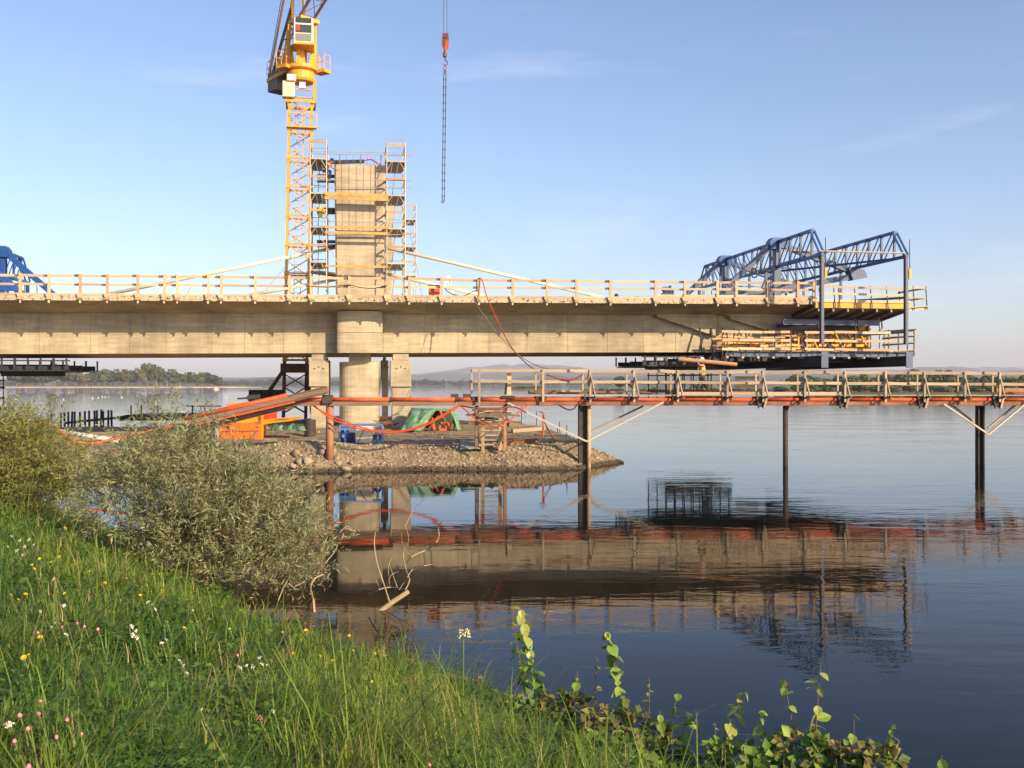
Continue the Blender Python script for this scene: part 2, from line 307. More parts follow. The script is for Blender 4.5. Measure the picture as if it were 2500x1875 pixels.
# ------------------------------------------------------------------ setting: near bank
def fbm(x, y, s, o=3, seed=0.0):
    return mnoise.fractal(Vector((x * s + seed, y * s - seed, seed)), 1.0, 2.0, o)
def bank_d(x, y):                               # metres inland from the water's edge
    return (x - 1.5) * -0.804 + (y - 10.0) * -0.595
def bank_z(x, y):
    d = bank_d(x, y) + 0.45 * fbm(x, y, 0.22, 2, 3.1) - 1.3 * math.exp(-((x + 4.0) ** 2 / 5 + (y - 16.0) ** 2 / 5))
    z = 0.34 * d if d < 7.6 else 2.584 + 0.06 * (d - 7.6)
    if d < 0: z = 0.5 * d
    return max(z, -1.5) + 0.07 * fbm(x, y, 0.9, 3, 8.0)
xs = np.arange(-34, 12.01, 0.4); ys = np.arange(-6, 40.01, 0.4); V = []; Q = []
for j, y in enumerate(ys):
    for i, x in enumerate(xs): V.append((x, y, bank_z(x, y)))
nx = len(xs)
for j in range(len(ys) - 1):
    for i in range(nx - 1):
        k = j * nx + i
        if max(V[k][2], V[k + 1][2], V[k + nx][2], V[k + nx + 1][2]) > -1.2: Q.append((k, k + 1, k + nx + 1, k + nx))
SOIL = M('damp bank soil', (0.060, 0.050, 0.028), 0.95, var=0.35, scale=2.5, bump=0.05, bscale=8, dark=(0.03, 0.045, 0.014), dlo=0.45, dhi=0.6)
bank = link('bank', np_mesh('bank', V, quads=np.array(Q), mat=SOIL, smooth=True), kind='structure')

# ------------------------------------------------------------------ setting: gravel spit under the bridge
SPIT = [(-75, 42), (-40, 43.6), (-22, 45.2), (-12, 45.9), (-9.2, 45.2), (-5, 46.0), (0, 46.1), (2.9, 46.7), (5.5, 50.4), (4.9, 55), (3.4, 62), (2.2, 67), (-2, 71), (-8, 80), (-20, 84), (-24, 78.5), (-40, 79), (-75, 84)]
SP = np.array(SPIT, dtype=float)
def spit_d(x, y):
    best = 1e9; ins = False; n = len(SPIT)
    for i in range(n):
        ax, ay = SPIT[i]; bx, by = SPIT[(i + 1) % n]
        ex, ey = bx - ax, by - ay; tt = max(0, min(1, ((x - ax) * ex + (y - ay) * ey) / (ex * ex + ey * ey)))
        best = min(best, math.hypot(x - ax - tt * ex, y - ay - tt * ey))
        if (ay > y) != (by > y) and x < ax + (y - ay) * ex / ey: ins = not ins
    return best if ins else -best
GZ = 0.95
def spit_z(x, y):
    d = spit_d(x, y) + 0.28 * fbm(x, y, 0.5, 3, 5.0)
    if d < 0: z = d * 0.6
    elif d < 1.9: z = GZ * (d / 1.9) ** 0.8
    else: z = GZ
    if d > 0: z += 0.045 * min(max(y - 49.5, 0.0), 11.0) * min(1, d / 1.9) * min(1.0, max(0.0, (x + 19.0) / 5.0))
    if x < -16: z -= 0.012 * max(y - 56.0, 0.0) * min(1.0, (-16 - x) / 4.0)
    z += (0.05 * fbm(x, y, 0.45, 3, 1.0) + 0.03 * fbm(x, y, 1.6, 2, 2.0)) * (1 if d > 0 else 0.2)
    z += 0.95 * math.exp(-((x + 25.3) ** 2 / 3.2 + (y - 50.5) ** 2 / 5))             # sand heap at the left
    z += 0.35 * math.exp(-((x + 9.6) ** 2 / 5.0 + (y - 47.6) ** 2 / 0.9))               # rough rise below the orange machine
    z += 0.18 * math.exp(-((x + 21) ** 2 / 14.0 + (y - 58) ** 2 / 6))
    return max(z, -0.8)
xs = np.concatenate([np.arange(-75, -30, 1.5), np.arange(-30, 7.6, 0.33)]); ys = np.concatenate([np.arange(41, 50.5, 0.28), np.arange(50.5, 87, 0.8)])
V = [(x, y, spit_z(x, y)) for y in ys for x in xs]; nx = len(xs); Q = []
for j in range(len(ys) - 1):
    for i in range(nx - 1):
        k = j * nx + i
        if max(V[k][2], V[k + 1][2], V[k + nx][2], V[k + nx + 1][2]) > -0.7: Q.append((k, k + 1, k + nx + 1, k + nx))
GRAVEL = M('packed gravel', (0.27, 0.21, 0.14), 0.95, var=0.30, scale=1.6, bump=0.05, bscale=9, dark=(0.15, 0.115, 0.08), dlo=0.47, dhi=0.62, dscale=0.9)
def wet_edge(m, z0, z1, k):
    t_ = m.node_tree; p_ = t_.nodes['Principled BSDF']; src = p_.inputs['Base Color'].links[0].from_socket
    g_ = t_.nodes.new('ShaderNodeNewGeometry'); sx_ = t_.nodes.new('ShaderNodeSeparateXYZ'); t_.links.new(g_.outputs['Position'], sx_.inputs[0])
    r_ = t_.nodes.new('ShaderNodeMapRange'); r_.inputs['From Min'].default_value = z0; r_.inputs['From Max'].default_value = z1; r_.inputs['To Min'].default_value = k; t_.links.new(sx_.outputs['Z'], r_.inputs['Value'])
    h_ = t_.nodes.new('ShaderNodeHueSaturation'); t_.links.new(src, h_.inputs['Color']); t_.links.new(r_.outputs['Result'], h_.inputs['Value']); t_.links.new(h_.outputs['Color'], p_.inputs['Base Color'])
wet_edge(GRAVEL, 0.05, 0.30, 0.3)
spit = link('gravel_spit', np_mesh('gravel_spit', V, quads=np.array(Q), mat=GRAVEL, smooth=True), kind='structure')

# pale sand spread over the left part of the spit
xs2 = np.arange(-27, -13.9, 0.6); ys2 = np.arange(53, 77.1, 0.8); V = [(x + 0.5 * math.sin(y * 0.9), y, spit_z(x, y) + 0.03) for y in ys2 for x in xs2]; nx = len(xs2)
Q = [(j * nx + i, j * nx + i + 1, (j + 1) * nx + i + 1, (j + 1) * nx + i) for j in range(len(ys2) - 1) for i in range(nx - 1) if fbm(xs2[i], ys2[j], 0.3, 3, 7.7) > -0.25]
link('sand_sheet', np_mesh('sand_sheet', V, quads=np.array(Q), mat=M('yellow sand', (0.42, 0.32, 0.19), 0.95, var=0.2, scale=0.7, bump=0.03, bscale=4), smooth=True), kind='structure')
# pebbles on the slope of the spit: nobody could count them
def ico(sub=1):
    bm = bmesh.new(); bmesh.ops.create_icosphere(bm, subdivisions=sub, radius=1.0)
    v = np.array([p.co[:] for p in bm.verts]); f = np.array([[q.index for q in p.verts] for p in bm.faces]); bm.free(); return v, f
IV, IF = ico(1)
def stones_mesh(name, pts, sizes, mat, cols, iv=IV, jag=0.25):
    n = len(pts); k = len(iv); V = np.zeros((n * k, 3)); T = np.zeros((n * len(IF), 3), dtype=np.int64); C = np.zeros((n * k, 3))
    for i in range(n):
        a = RNG.uniform(0, 6.28); sc3 = sizes[i] * RNG.uniform(0.6, 1.25, 3) * np.array([1.1, 1.1, 0.7])
        v = iv * (1 + RNG.uniform(-jag, jag, (k, 1))) * sc3
        c, s = math.cos(a), math.sin(a); v = np.stack([v[:, 0] * c - v[:, 1] * s, v[:, 0] * s + v[:, 1] * c, v[:, 2]], 1)
        V[i * k:(i + 1) * k] = v + pts[i]; T[i * len(IF):(i + 1) * len(IF)] = IF + i * k; C[i * k:(i + 1) * k] = cols[i]
    return np_mesh(name, V, tris=T, col=C, mat=mat)
STONE = foliage('pale stone', None, trans=0.0, rough=0.9, var=0.2, scale=4)
pts = []; sz = []; co = []
while len(pts) < 12000:
    if random.random() < 0.8: x = random.uniform(-13, 6); y = random.uniform(44.8, 51.5)
    else: x = random.uniform(-24, 6); y = random.uniform(46, 62)
    d = spit_d(x, y)
    if d < -0.25 or (d > 2.2 and random.random() > 0.25): continue
    s = random.uniform(0.02, 0.05) if random.random() < 0.94 else random.uniform(0.05, 0.11)
    pts.append((x, y, spit_z(x, y) + s * 0.2)); sz.append(s); b = random.uniform(0.4, 1.15); wet = 0.3 if spit_z(x, y) < 0.16 else 1.0
    co.append((0.34 * b * wet, 0.275 * b * wet, 0.185 * b * wet))
peb = link('gravel_pebbles', stones_mesh('gravel_pebbles', np.array(pts), sz, STONE, co), kind='stuff'); tag(peb, 'pale loose pebbles covering the slope of the gravel spit', 'gravel')
bl = np_mesh('boulder', *(lambda v: (v,))(IV * (1 + RNG.uniform(-0.22, 0.22, (len(IV), 1)))), tris=IF, mat=M('boulder stone', (0.34, 0.275, 0.195), 0.9, var=0.25, bump=0.04, bscale=6))
where = ['leftmost', 'second', 'third', 'fourth', 'fifth', 'sixth', 'seventh', 'eighth', 'ninth', 'tenth', 'eleventh', 'twelfth']
bp = sorted((random.uniform(-11.6, -7.4), random.uniform(45.3, 47.2)) for _ in range(12))
for i, (x, y) in enumerate(bp):
    o = link('boulder', bl, loc=(x, y, spit_z(x, y) + 0.05)); bs_ = random.uniform(0.12, 0.30); o.scale = [bs_ * q * random.uniform(0.8, 1.25) for q in (1.2, 1, 0.7)]; o.rotation_euler = (random.random(), random.random(), random.random() * 6)
    tag(o, ('leftmost pale boulder' if i == 0 else 'rightmost pale boulder' if i == 11 else where[i] + ' pale boulder from the left') + ' heaped by the brown steel pile', 'boulder', 'boulders by the pile')

# ------------------------------------------------------------------ setting: far shores and hills
LAND = M('meadow land', (0.09, 0.105, 0.04), 0.95, var=0.3, scale=0.02)
SAND = M('sand bar', (0.50, 0.42, 0.30), 0.95, var=0.15, scale=0.05)
def strip(name, poly, h, mat):
    g = G().prism([(x, y, -0.5) for x, y in poly], (0, 0, 0.5 + h)); return obj(name, g, mat, kind='structure')
def pxw(px, Y): return (px - 1250) / F * Y
strip('island_ground', [(pxw(-400, 1180), 1180), (pxw(560, 1180), 1180), (pxw(600, 1290), 1290), (pxw(-400, 1500), 1500)], 0.7, SAND)
strip('sand_bar', [(pxw(470, 1130), 1130), (pxw(640, 1230), 1230), (pxw(640, 1250), 1250), (pxw(450, 1200), 1200)], 0.3, SAND)
strip('right_shore', [(pxw(1880, 425), 425), (pxw(2900, 400), 400), (pxw(2900, 900), 900), (pxw(1760, 900), 900)], 0.5, LAND)
strip('reed_island', [(pxw(1225, 790), 790), (pxw(1335, 790), 790), (pxw(1320, 830), 830), (pxw(1230, 830), 830)], 0.4, LAND)
strip('low_spit', [(pxw(1400, 520), 520), (pxw(1890, 500), 500), (pxw(1890, 560), 560), (pxw(1420, 560), 560)], 0.35, LAND)
strip('far_shore', [(-4000, 2600), (4000, 2500), (4000, 3600), (-4000, 3600)], 1.0, LAND)

HILL = M('wooded hill', (0.045, 0.06, 0.028), 0.95, var=0.35, scale=0.006, bump=0)
def ridge(name, Y, tops, depth, seed):
    """tops: (px, py) outline of the crest as seen from the water; the hill falls away on both sides."""
    tops = sorted(tops); V = []; Q = []; N = 150; R = 7
    p0, p1 = tops[0][0], tops[-1][0]
    for i in range(N + 1):
        px = p0 + (p1 - p0) * i / N
        for (a, b) in zip(tops, tops[1:]):
            if a[0] <= px <= b[0]:
                k = (px - a[0]) / (b[0] - a[0]); k = k * k * (3 - 2 * k); py = a[1] + (b[1] - a[1]) * k; break
        h = (H0 - py) / F * Y + CAMZ; h += 0.06 * h * fbm(px, seed, 0.02, 4, seed)
        for j in range(R):
            q = j / (R - 1); f = math.sin(math.pi * min(1, q * 1.0)) if q <= 0.5 else math.sin(math.pi * q)
            yy = Y + (q - 0.5) * depth
            V.append(((px - 1250) / F * Y, yy, max(-4, h * f * (1 + 0.10 * fbm(px, j * 3.0, 0.03, 3, seed)) if 0 < j < R - 1 else -4)))
    for i in range(N):
        for j in range(R - 1):
            k = i * R + j; Q.append((k, k + R, k + R + 1, k + 1))
    return link(name, np_mesh(name, V, quads=np.array(Q), mat=HILL, smooth=True), kind='structure')
ridge('near_hill', 4300, [(-300, 928), (200, 930), (560, 927), (680, 921), (760, 922), (900, 926), (1100, 931), (1230, 925), (1330, 915), (1400, 921), (1500, 920), (1620, 917), (1800, 919), (2000, 915), (2200, 912), (2300, 914), (2420, 910), (2560, 905), (2800, 915)], 1100, 2.0)
ridge('middle_hill', 6800, [(-300, 925), (600, 922), (900, 920), (1010, 916), (1100, 909), (1180, 911), (1260, 900), (1400, 897), (1500, 908), (1660, 897), (1760, 906), (1950, 903), (2180, 905), (2270, 896), (2320, 895), (2370, 904), (2480, 902), (2800, 908)], 1600, 5.0)
ridge('far_hill', 9500, [(-300, 930), (800, 926), (1040, 912), (1150, 898), (1260, 888), (1350, 892), (1500, 905), (1700, 890), (1900, 900), (2300, 903), (2400, 897), (2560, 901), (2800, 910)], 2000, 9.0)

# trees: crown of many small leaf clumps over a tapered trunk with limbs
def crown_arrays(n, seed, rx=1.0, rz=1.0, size=0.16, lobes=7):
    r = np.random.default_rng(seed); C = r.normal(size=(lobes, 3)); C /= np.linalg.norm(C, axis=1)[:, None]; C *= r.uniform(0.25, 0.62, (lobes, 1)); C[:, 2] *= 0.9
    R = r.uniform(0.36, 0.56, lobes); k = r.integers(0, lobes, n)
    d = r.normal(size=(n, 3)); d /= np.linalg.norm(d, axis=1)[:, None]
    p = C[k] + d * (R[k] * r.uniform(0.72, 1.06, n))[:, None]
    nrm = d + r.normal(size=(n, 3)) * 0.55; nrm /= np.linalg.norm(nrm, axis=1)[:, None]
    a = np.cross(nrm, r.normal(size=(n, 3))); a /= np.linalg.norm(a, axis=1)[:, None]; b = np.cross(nrm, a)
    s = (size * r.uniform(0.6, 1.3, n))[:, None]
    V = np.stack([p - a * s, p - b * s * 0.7, p + a * s, p + b * s * 0.7], 1).reshape(-1, 3); V[:, 0] *= rx; V[:, 1] *= rx; V[:, 2] *= rz
    col = r.uniform(0.7, 1.25, n)
    return V, np.arange(n * 4).reshape(n, 4), np.repeat(col, 4)
FARLEAF = foliage('far tree leaves', None, trans=0.15, rough=0.7, var=0.3, scale=0.6)
TREES = []
for sd, (rgb, rx, rz) in enumerate([((0.065, 0.098, 0.026), 1.0, 1.0), ((0.095, 0.122, 0.032), 0.8, 1.15), ((0.125, 0.125, 0.036), 0.9, 0.95), ((0.050, 0.080, 0.026), 1.1, 0.85)]):
    V, Q, c = crown_arrays(520, 40 + sd, rx, rz); cm = np_mesh('crown', V, quads=Q, col=c[:, None] * np.array(rgb), mat=FARLEAF)
    g = G(); g.path([(0, 0, -1.75), (0.03, 0, -0.9), (0, 0.05, -0.2), (0.05, 0, 0.4)], 0.085, 7, 0.02)
    for k in range(5):
        an = k * 1.3 + sd; g.path([(0, 0, -0.9 + k * 0.18), (0.25 * math.cos(an), 0.25 * math.sin(an), -0.5 + k * 0.18), (0.5 * math.cos(an), 0.5 * math.sin(an), -0.15 + k * 0.16)], 0.035, 5, 0.012)
    tm = bpy.data.meshes.new('trunk'); tm.from_pydata([tuple(p) for p in g.v], [], g.f); tm.materials.append(BARK); TREES.append((cm, tm))
ORD = ['first', 'second', 'third', 'fourth', 'fifth', 'sixth', 'seventh', 'eighth', 'ninth', 'tenth', 'eleventh', 'twelfth', 'thirteenth', 'fourteenth', 'fifteenth', 'sixteenth', 'seventeenth', 'eighteenth', 'nineteenth', 'twentieth',
       'twenty-first', 'twenty-second', 'twenty-third', 'twenty-fourth', 'twenty-fifth', 'twenty-sixth', 'twenty-seventh', 'twenty-eighth', 'twenty-ninth', 'thirtieth', 'thirty-first', 'thirty-second', 'thirty-third', 'thirty-fourth', 'thirty-fifth', 'thirty-sixth']
def tree(px, Y, h, wd, kind, label, group, gz=0.5):
    h *= 1.0; loc = (pxw(px, Y), Y, gz)
    t = thing('tree', loc, label, 'tree', group); cm, tm = TREES[kind]
    kz = h / 2.45 * (1.0 if kind != 1 else 0.94); kx = wd / 2.0
    for nm, me in (('trunk', tm), ('crown', cm)):
        o = link(nm, me, t, (0, 0, 1.4 * kz)); o.scale = (kx, kx, kz); o.rotation_euler = (0, 0, random.uniform(0, 6.28)) if nm == 'crown' else (0, 0, 0)
row = [30 + 520 * (i + 0.5) / 36 + random.uniform(-6, 6) for i in range(36)]
for i, px in enumerate(row):
    prof = 15.0 + 3.5 * math.sin(px * 0.021) + 2 * math.sin(px * 0.055) - (4 if px > 525 else 0) + (3.0 if 110 < px < 360 else 0) - (3 if px < 110 else 0)
    Y = 1190 + 60 * (i % 3)
    tree(px, Y, (prof + random.uniform(-1.5, 2.0)) * Y / 1000 * 1.12, random.uniform(20, 30), random.choice([0, 0, 1, 2, 3]),
         ORD[i] + ' tree from the left on the wooded island', 'trees on the island')
row = sorted([1940, 1968, 2000, 2033, 2068, 2098, 2125, 2152, 2180, 2210, 2258, 2285, 2332, 2358, 1955, 1985, 2015, 2050, 2085, 2110, 2140, 2165, 2195, 2225, 2245, 2270, 2300, 2318, 2345, 2370, 2400, 2425, 2450, 2480, 2505, 2530])
for i, px in enumerate(row):
    tall = {2225: 12.2, 2245: 12.5, 2195: 10.5, 2300: 11.6, 2318: 11.0}.get(px, random.uniform(7.0, 9.2))
    tree(px, random.uniform(470, 560), tall * 1.05, random.uniform(10, 15), random.choice([0, 1, 2, 2, 3]), ORD[i] + ' tree from the left along the right shore', 'trees along the right shore')
for i, (px, h) in enumerate([(1905, 3.6), (1945, 4.6), (1980, 5.0), (2020, 3.8), (2058, 4.4), (2100, 5.2), (2140, 4.0), (2180, 4.5), (2222, 5.2), (2262, 4.6), (2300, 4.2), (2338, 5.0), (2378, 4.0), (2415, 5.0), (2452, 4.4), (2490, 4.8)]):
    tree(px, 426, h * 1.15, random.uniform(9, 12), [3, 2, 1, 2, 0, 2, 3, 1, 2][i % 9], ORD[i] + ' low bush from the left at the edge of the right shore', 'bushes on the right shore', -0.9)
tree(1512, 560, 9.0, 11.0, 3, 'dark round tree on the low spit behind the walkway', 'trees on the low spit', 0.2)
tree(1543, 545, 6.6, 9.0, 2, 'small olive tree at the right of the dark round tree', 'trees on the low spit', 0.2)
tree(1712, 545, 5.2, 10.0, 2, 'low olive tree on the low spit below the walking man', 'trees on the low spit', 0.2)
tree(1770, 555, 5.8, 10.0, 0, 'low green tree on the low spit, the rightmost there', 'trees on the low spit', 0.2)
# reeds on the little island and the far wood that reads as one mass
def clump_mass(name, pts, size, rgbs, label, cat):
    VV = []; QQ = []; CC = []; n0 = 0
    for i, (x, y, z, rx, rz) in enumerate(pts):
        V, Q, c = crown_arrays(46, 900 + i, rx, rz, size, 4); V = V + np.array([x, y, z]); VV.append(V); QQ.append(Q + n0); n0 += len(V); CC.append(c[:, None] * np.array(rgbs[i % len(rgbs)]))
    o = link(name, np_mesh(name, np.concatenate(VV), quads=np.concatenate(QQ), col=np.concatenate(CC), mat=FARLEAF), kind='stuff'); tag(o, label, cat)
pts = []
for i in range(420):
    px = random.uniform(-100, 2620); Y = random.uniform(2560, 2760); pts.append((pxw(px, Y), Y, random.uniform(4, 8), random.uniform(14, 26), random.uniform(7, 13)))
clump_mass('far_wood', pts, 0.30, [(0.05, 0.065, 0.025), (0.06, 0.07, 0.025), (0.04, 0.055, 0.022)], 'hazy green wood along the far shore of the river', 'wood')
pts = [(pxw(random.uniform(1232, 1328), 805), random.uniform(795, 825), 1.2, random.uniform(2, 4), random.uniform(0.9, 1.8)) for _ in range(30)]
pts += [(pxw(random.uniform(1420, 1880), 530), random.uniform(520, 550), 0.8, random.uniform(2, 5), random.uniform(0.6, 1.5)) for _ in range(60)]
clump_mass('reed_bed', pts, 0.3, [(0.13, 0.11, 0.04), (0.10, 0.10, 0.035)], 'low yellowish reeds on the flat islets far behind the walkway', 'reeds')

# ------------------------------------------------------------------ bridge
bridge = thing('bridge', BR(-9, 9, GZ), 'unfinished concrete box girder bridge with short pylons, standing on round piers', 'bridge')
SEC = [(0, 0), (0, -0.38), (3.0, -0.86), (3.0, -3.18), (12.5, -3.18), (15.7, -0.86), (18.7, -0.38), (18.7, 0)]
def section(s, sec): return [BR(s, t, ztop(s) + z) for t, z in sec]
def sweep(g, s0, s1, sec):
    a, b = section(s0, sec), section(s1, sec); n = len(sec)
    g.add(a + b, [tuple(reversed(range(n))), tuple(range(n, 2 * n))] + [(k, (k + 1) % n, n + (k + 1) % n, n + k) for k in range(n)]); return g
S_END = 18.5; cuts = [S_END, 13.7, 8.8, 3.95, -0.95, -4.9, -9.95, -13.2, -17.3, -21.9, -26.8, -31.7, -37]
for a, b in zip(cuts, cuts[1:]):
    sg = obj('girder_segment', sweep(G(), b + 0.008, a - 0.008, SEC), CONC, bridge)
    mid = (a + b) / 2 + random.uniform(-0.4, 0.4)
    obj('form_joint', G().beam(BR(mid, 2.997, ztop(mid) - 3.15), BR(mid, 2.997, ztop(mid) - 0.9), 0.022, 0.012), JOINT, sg)
    obj('form_joint', G().beam(BR(b + 0.02, 2.998, ztop(b) - 2.05), BR(a - 0.02, 2.998, ztop(a) - 2.05), 0.010, 0.02), JOINT, sg)
    for k in range(3):
        for zz_ in (-1.35, -2.6):
            q_ = b + (a - b) * (k + 0.5) / 3; obj('tie_hole', G().tube(BR(q_, 2.994, ztop(q_) + zz_), BR(q_, 3.02, ztop(q_) + zz_), 0.022, 6), JOINT, sg)
SEC2 = [(0.04, -0.03), (0.04, -0.36), (3.025, -0.84), (3.025, -3.155), (12.4, -3.155), (15.6, -0.88), (18.66, -0.36), (18.66, -0.03)]
obj('girder_core', sweep(G(), -37, S_END - 0.05, SEC2), JOINT, bridge)
# rough cast edge of the slab
for a, b in zip(cuts, cuts[1:]):
    obj('slab_edge', sweep(G(), b + 0.01, a - 0.01, [(-0.05, -0.10), (-0.05, -0.37), (-0.003, -0.375), (-0.003, -0.10)]), CONCR, bridge)
    obj('kerb_board', sweep(G(), b + 0.02, a - 0.02, [(-0.06, 0.03), (-0.06, -0.095), (-0.004, -0.095), (-0.004, 0.03)]), WOOD, bridge)
# diagonal anchor ribs under the slab near the free end
for x0, y0, x1, y1 in ((1602, 775, 1744, 818), (1780, 780, 1930, 823)):
    sa, sb = s_at(x0, 2.8), s_at(x1, 2.8); za, zb = z_at(y0, sa, 2.8) + 0.1, z_at(y1, sb, 2.8)
    a, b = BR(sa, 2.82, za), BR(sb, 2.82, zb)
    obj('anchor_rib', G().beam(a, b, 0.5, 0.16), CONC, bridge)
    obj('anchor_block', G().prism([BR(sa - 0.3, 2.6, ztop(sa) - 0.8), BR(sb, 2.6, ztop(sb) - 0.8), BR(sb, 2.6, zb + 0.05), BR(sa, 2.6, za + 0.05)], BR(0, 0.42, 0) - BR(0, 0, 0)), CONC, bridge)
# pylons, flaring upwards, with the rounded bay below
def pylon(px_tl, px_tr, px_bl, px_br, t0, th, y_top, ds):
    s0, s1, s2, s3 = (s_at(p, t0) + ds for p in (px_bl, px_br, px_tr, px_tl))
    zb = ztop(s0) + 0.02; zt = z_at(y_top, s2, t0) if ds == 0 else 16.95
    g = G(); N = 6
    for i in range(N + 1):
        q = i / N; a = s0 + (s3 - s0) * q; b = s1 + (s2 - s1) * q; z = zb + (zt - zb) * q
        ch = 0.10
        g.v += [BR(a + ch, t0, z), BR(b - ch, t0, z), BR(b, t0 + ch, z), BR(b, t0 + th - ch, z), BR(b - ch, t0 + th, z), BR(a + ch, t0 + th, z), BR(a, t0 + th - ch, z), BR(a, t0 + ch, z)]
    g.f += [(i * 8 + k, i * 8 + (k + 1) % 8, (i + 1) * 8 + (k + 1) % 8, (i + 1) * 8 + k) for i in range(N) for k in range(8)]
    g.f += [tuple(range(N * 8, N * 8 + 8))]
    p = obj('pylon', g, CONC, bridge)
    # starter bars and a dark spreader beam on the head
    for k in range(15):
        a = s3 + (s2 - s3) * (k + 0.5) / 15; tt = t0 + (0.12 if k % 2 else th - 0.15)
        big = k in (1, 7, 13)
        obj('starter_bar', G().tube(BR(a, tt, zt - 0.1), BR(a + random.uniform(-0.03, 0.03), tt, zt + (0.62 if big else random.uniform(0.3, 0.6))), 0.035 if big else 0.012, 5), RUSTL if big else RUST, p)
    if ds == 0:
        # formwork seams: shallow vertical battens left on the face
        for k in range(1, 7):
            q = k / 7
            obj('form_seam', G().beam(BR(s0 + (s1 - s0) * q, t0 - 0.003, zb + 3.5), BR(s3 + (s2 - s3) * q, t0 - 0.003, zt - 0.02), 0.045, 0.012), JOINT, p)
        for q in (0.42, 0.75):
            obj('form_seam', G().beam(BR(s0 + (s3 - s0) * q, t0 - 0.003, zb + (zt - zb) * q), BR(s1 + (s2 - s1) * q, t0 - 0.003, zb + (zt - zb) * q), 0.012, 0.03), JOINT, p)
    return p, s3, s2, zt
py1, PS0, PS1, PZT = pylon(816, 942, 820, 935, 2.0, 1.7, 405, 0.0)
pylon(816, 942, 820, 935, 15.0, 1.7, 405, 0.6)
obj('spreader_beam', G().beam(BR(PS0 - 0.9, 2.5, PZT + 0.16), BR(PS0 + 1.75, 2.4, PZT + 0.30), 0.16, 0.2), STEELD, bridge)
obj('red_strut', G().path(catmull([BR(PS0 + 1.75, 2.4, PZT + 0.35), BR(PS0 + 2.2, 2.3, PZT + 0.38), BR(PS0 + 2.75, 2.2, PZT - 0.02)], 4), 0.04), RED, bridge)
# rounded bay on the web below the pylon
sa, sb = s_at(822, 2.4), s_at(934, 2.4); sm = (sa + sb) / 2
for nm, z0, z1 in (('bay_lower', -3.2, -2.02), ('bay_upper', -2.0, -0.75)):
    poly = [BR(sa, 3.05, ztop(sa) + z0)]
    for k in range(25):
        an = math.pi * k / 24; poly.append(BR(sm - (sb - sa) / 2 * math.cos(an), 3.0 - 0.85 - 0.32 * math.sin(an) ** 0.8, ztop(sm) + z0))
    poly.append(BR(sb, 3.05, ztop(sb) + z0))
    obj(nm, G().prism(poly, (0, 0, z1 - z0)), CONC, bridge)
# piers: a rounded column with a bearing block under each pylon, two squared temporary supports beside it
def pier(t, smid, near):
    p0, p1 = (828, 928); zc = z_at(884, smid, t); hw = (s_at(928, 3.2) - s_at(828, 3.2)) / 2
    poly = []
    for k in range(32):
        an = 2 * math.pi * k / 32; cx = math.copysign(abs(math.cos(an)) ** 0.6, math.cos(an)); cy = math.copysign(abs(math.sin(an)) ** 0.8, math.sin(an))
        poly.append(BR(smid + hw * cx, t + 1.1 + 1.1 * cy, 0.5))
    obj('pier_column', G().prism(poly, (0, 0, zc - 0.5)), CONC, bridge)
    obj('bearing_block', G().box(BR(smid, t + 0.75, (zc + ztop(smid) - 3.18) / 2), (1.30, 1.1, ztop(smid) - 3.18 - zc + 0.04), Matrix.Rotation(TH, 3, 'Z')), CONC, bridge)
SM = (s_at(828, 3.2) + s_at(928, 3.2)) / 2
pier(3.2, SM, True); pier(13.0, SM + 0.2, False)
def support(px0, px1, t, ydrop):
    a, b = s_at(px0, t), s_at(px1, t); mid = (a + b) / 2; zl = z_at(ydrop, mid, t); zu = z_at(880, mid, t); zt2 = ztop(mid) - 3.2; R3 = Matrix.Rotation(TH, 3, 'Z')
    obj('support_column', G().box(BR(mid + 0.05, t + 0.65, (zl + 0.6) / 2 + 0.1), (b - a - 0.12, 1.0, zl - 0.4), R3), CONC, bridge, bevel=0.02)
    obj('support_head', G().box(BR(mid, t + 0.60, (zl + zu) / 2), (b - a, 1.2, zu - zl), R3), CONC, bridge, bevel=0.03)
    obj('support_cap', G().box(BR(mid, t + 0.60, (zu + zt2) / 2 + 0.01), (b - a - 0.3, 0.9, zt2 - zu), R3), CONC, bridge, bevel=0.02)
    for k in range(3): obj('tie_hole', G().tube(BR(mid - 0.25 + 0.25 * k, t - 0.004, zu - 0.5 + 0.1 * (k % 2)), BR(mid - 0.25 + 0.25 * k, t + 0.05, zu - 0.5 + 0.1 * (k % 2)), 0.05, 6), BLACK, bridge)
support(754, 802, 3.0, 944); support(953, 1004, 3.0, 945); support(764, 806, 12.6, 930); support(930, 948, 12.2, 930)
# stay ducts
def stay(px0, py0, px1, py1, t0, t1, r=0.095):
    s0, s1 = s_at(px0, t0), s_at(px1, t1); obj('stay_duct', G().tube(BR(s0, t0, z_at(py0, s0, t0)), BR(s1, t1, z_at(py1, s1, t1)), r, 10), DUCT, bridge, smooth=True)
stay(944, 606, 1490, 731, 2.85, 2.85); stay(936, 668, 1180, 722, 2.85, 2.85); stay(823, 604, 255, 721, 2.85, 2.85); stay(826, 682, 600, 723, 2.85, 2.85)

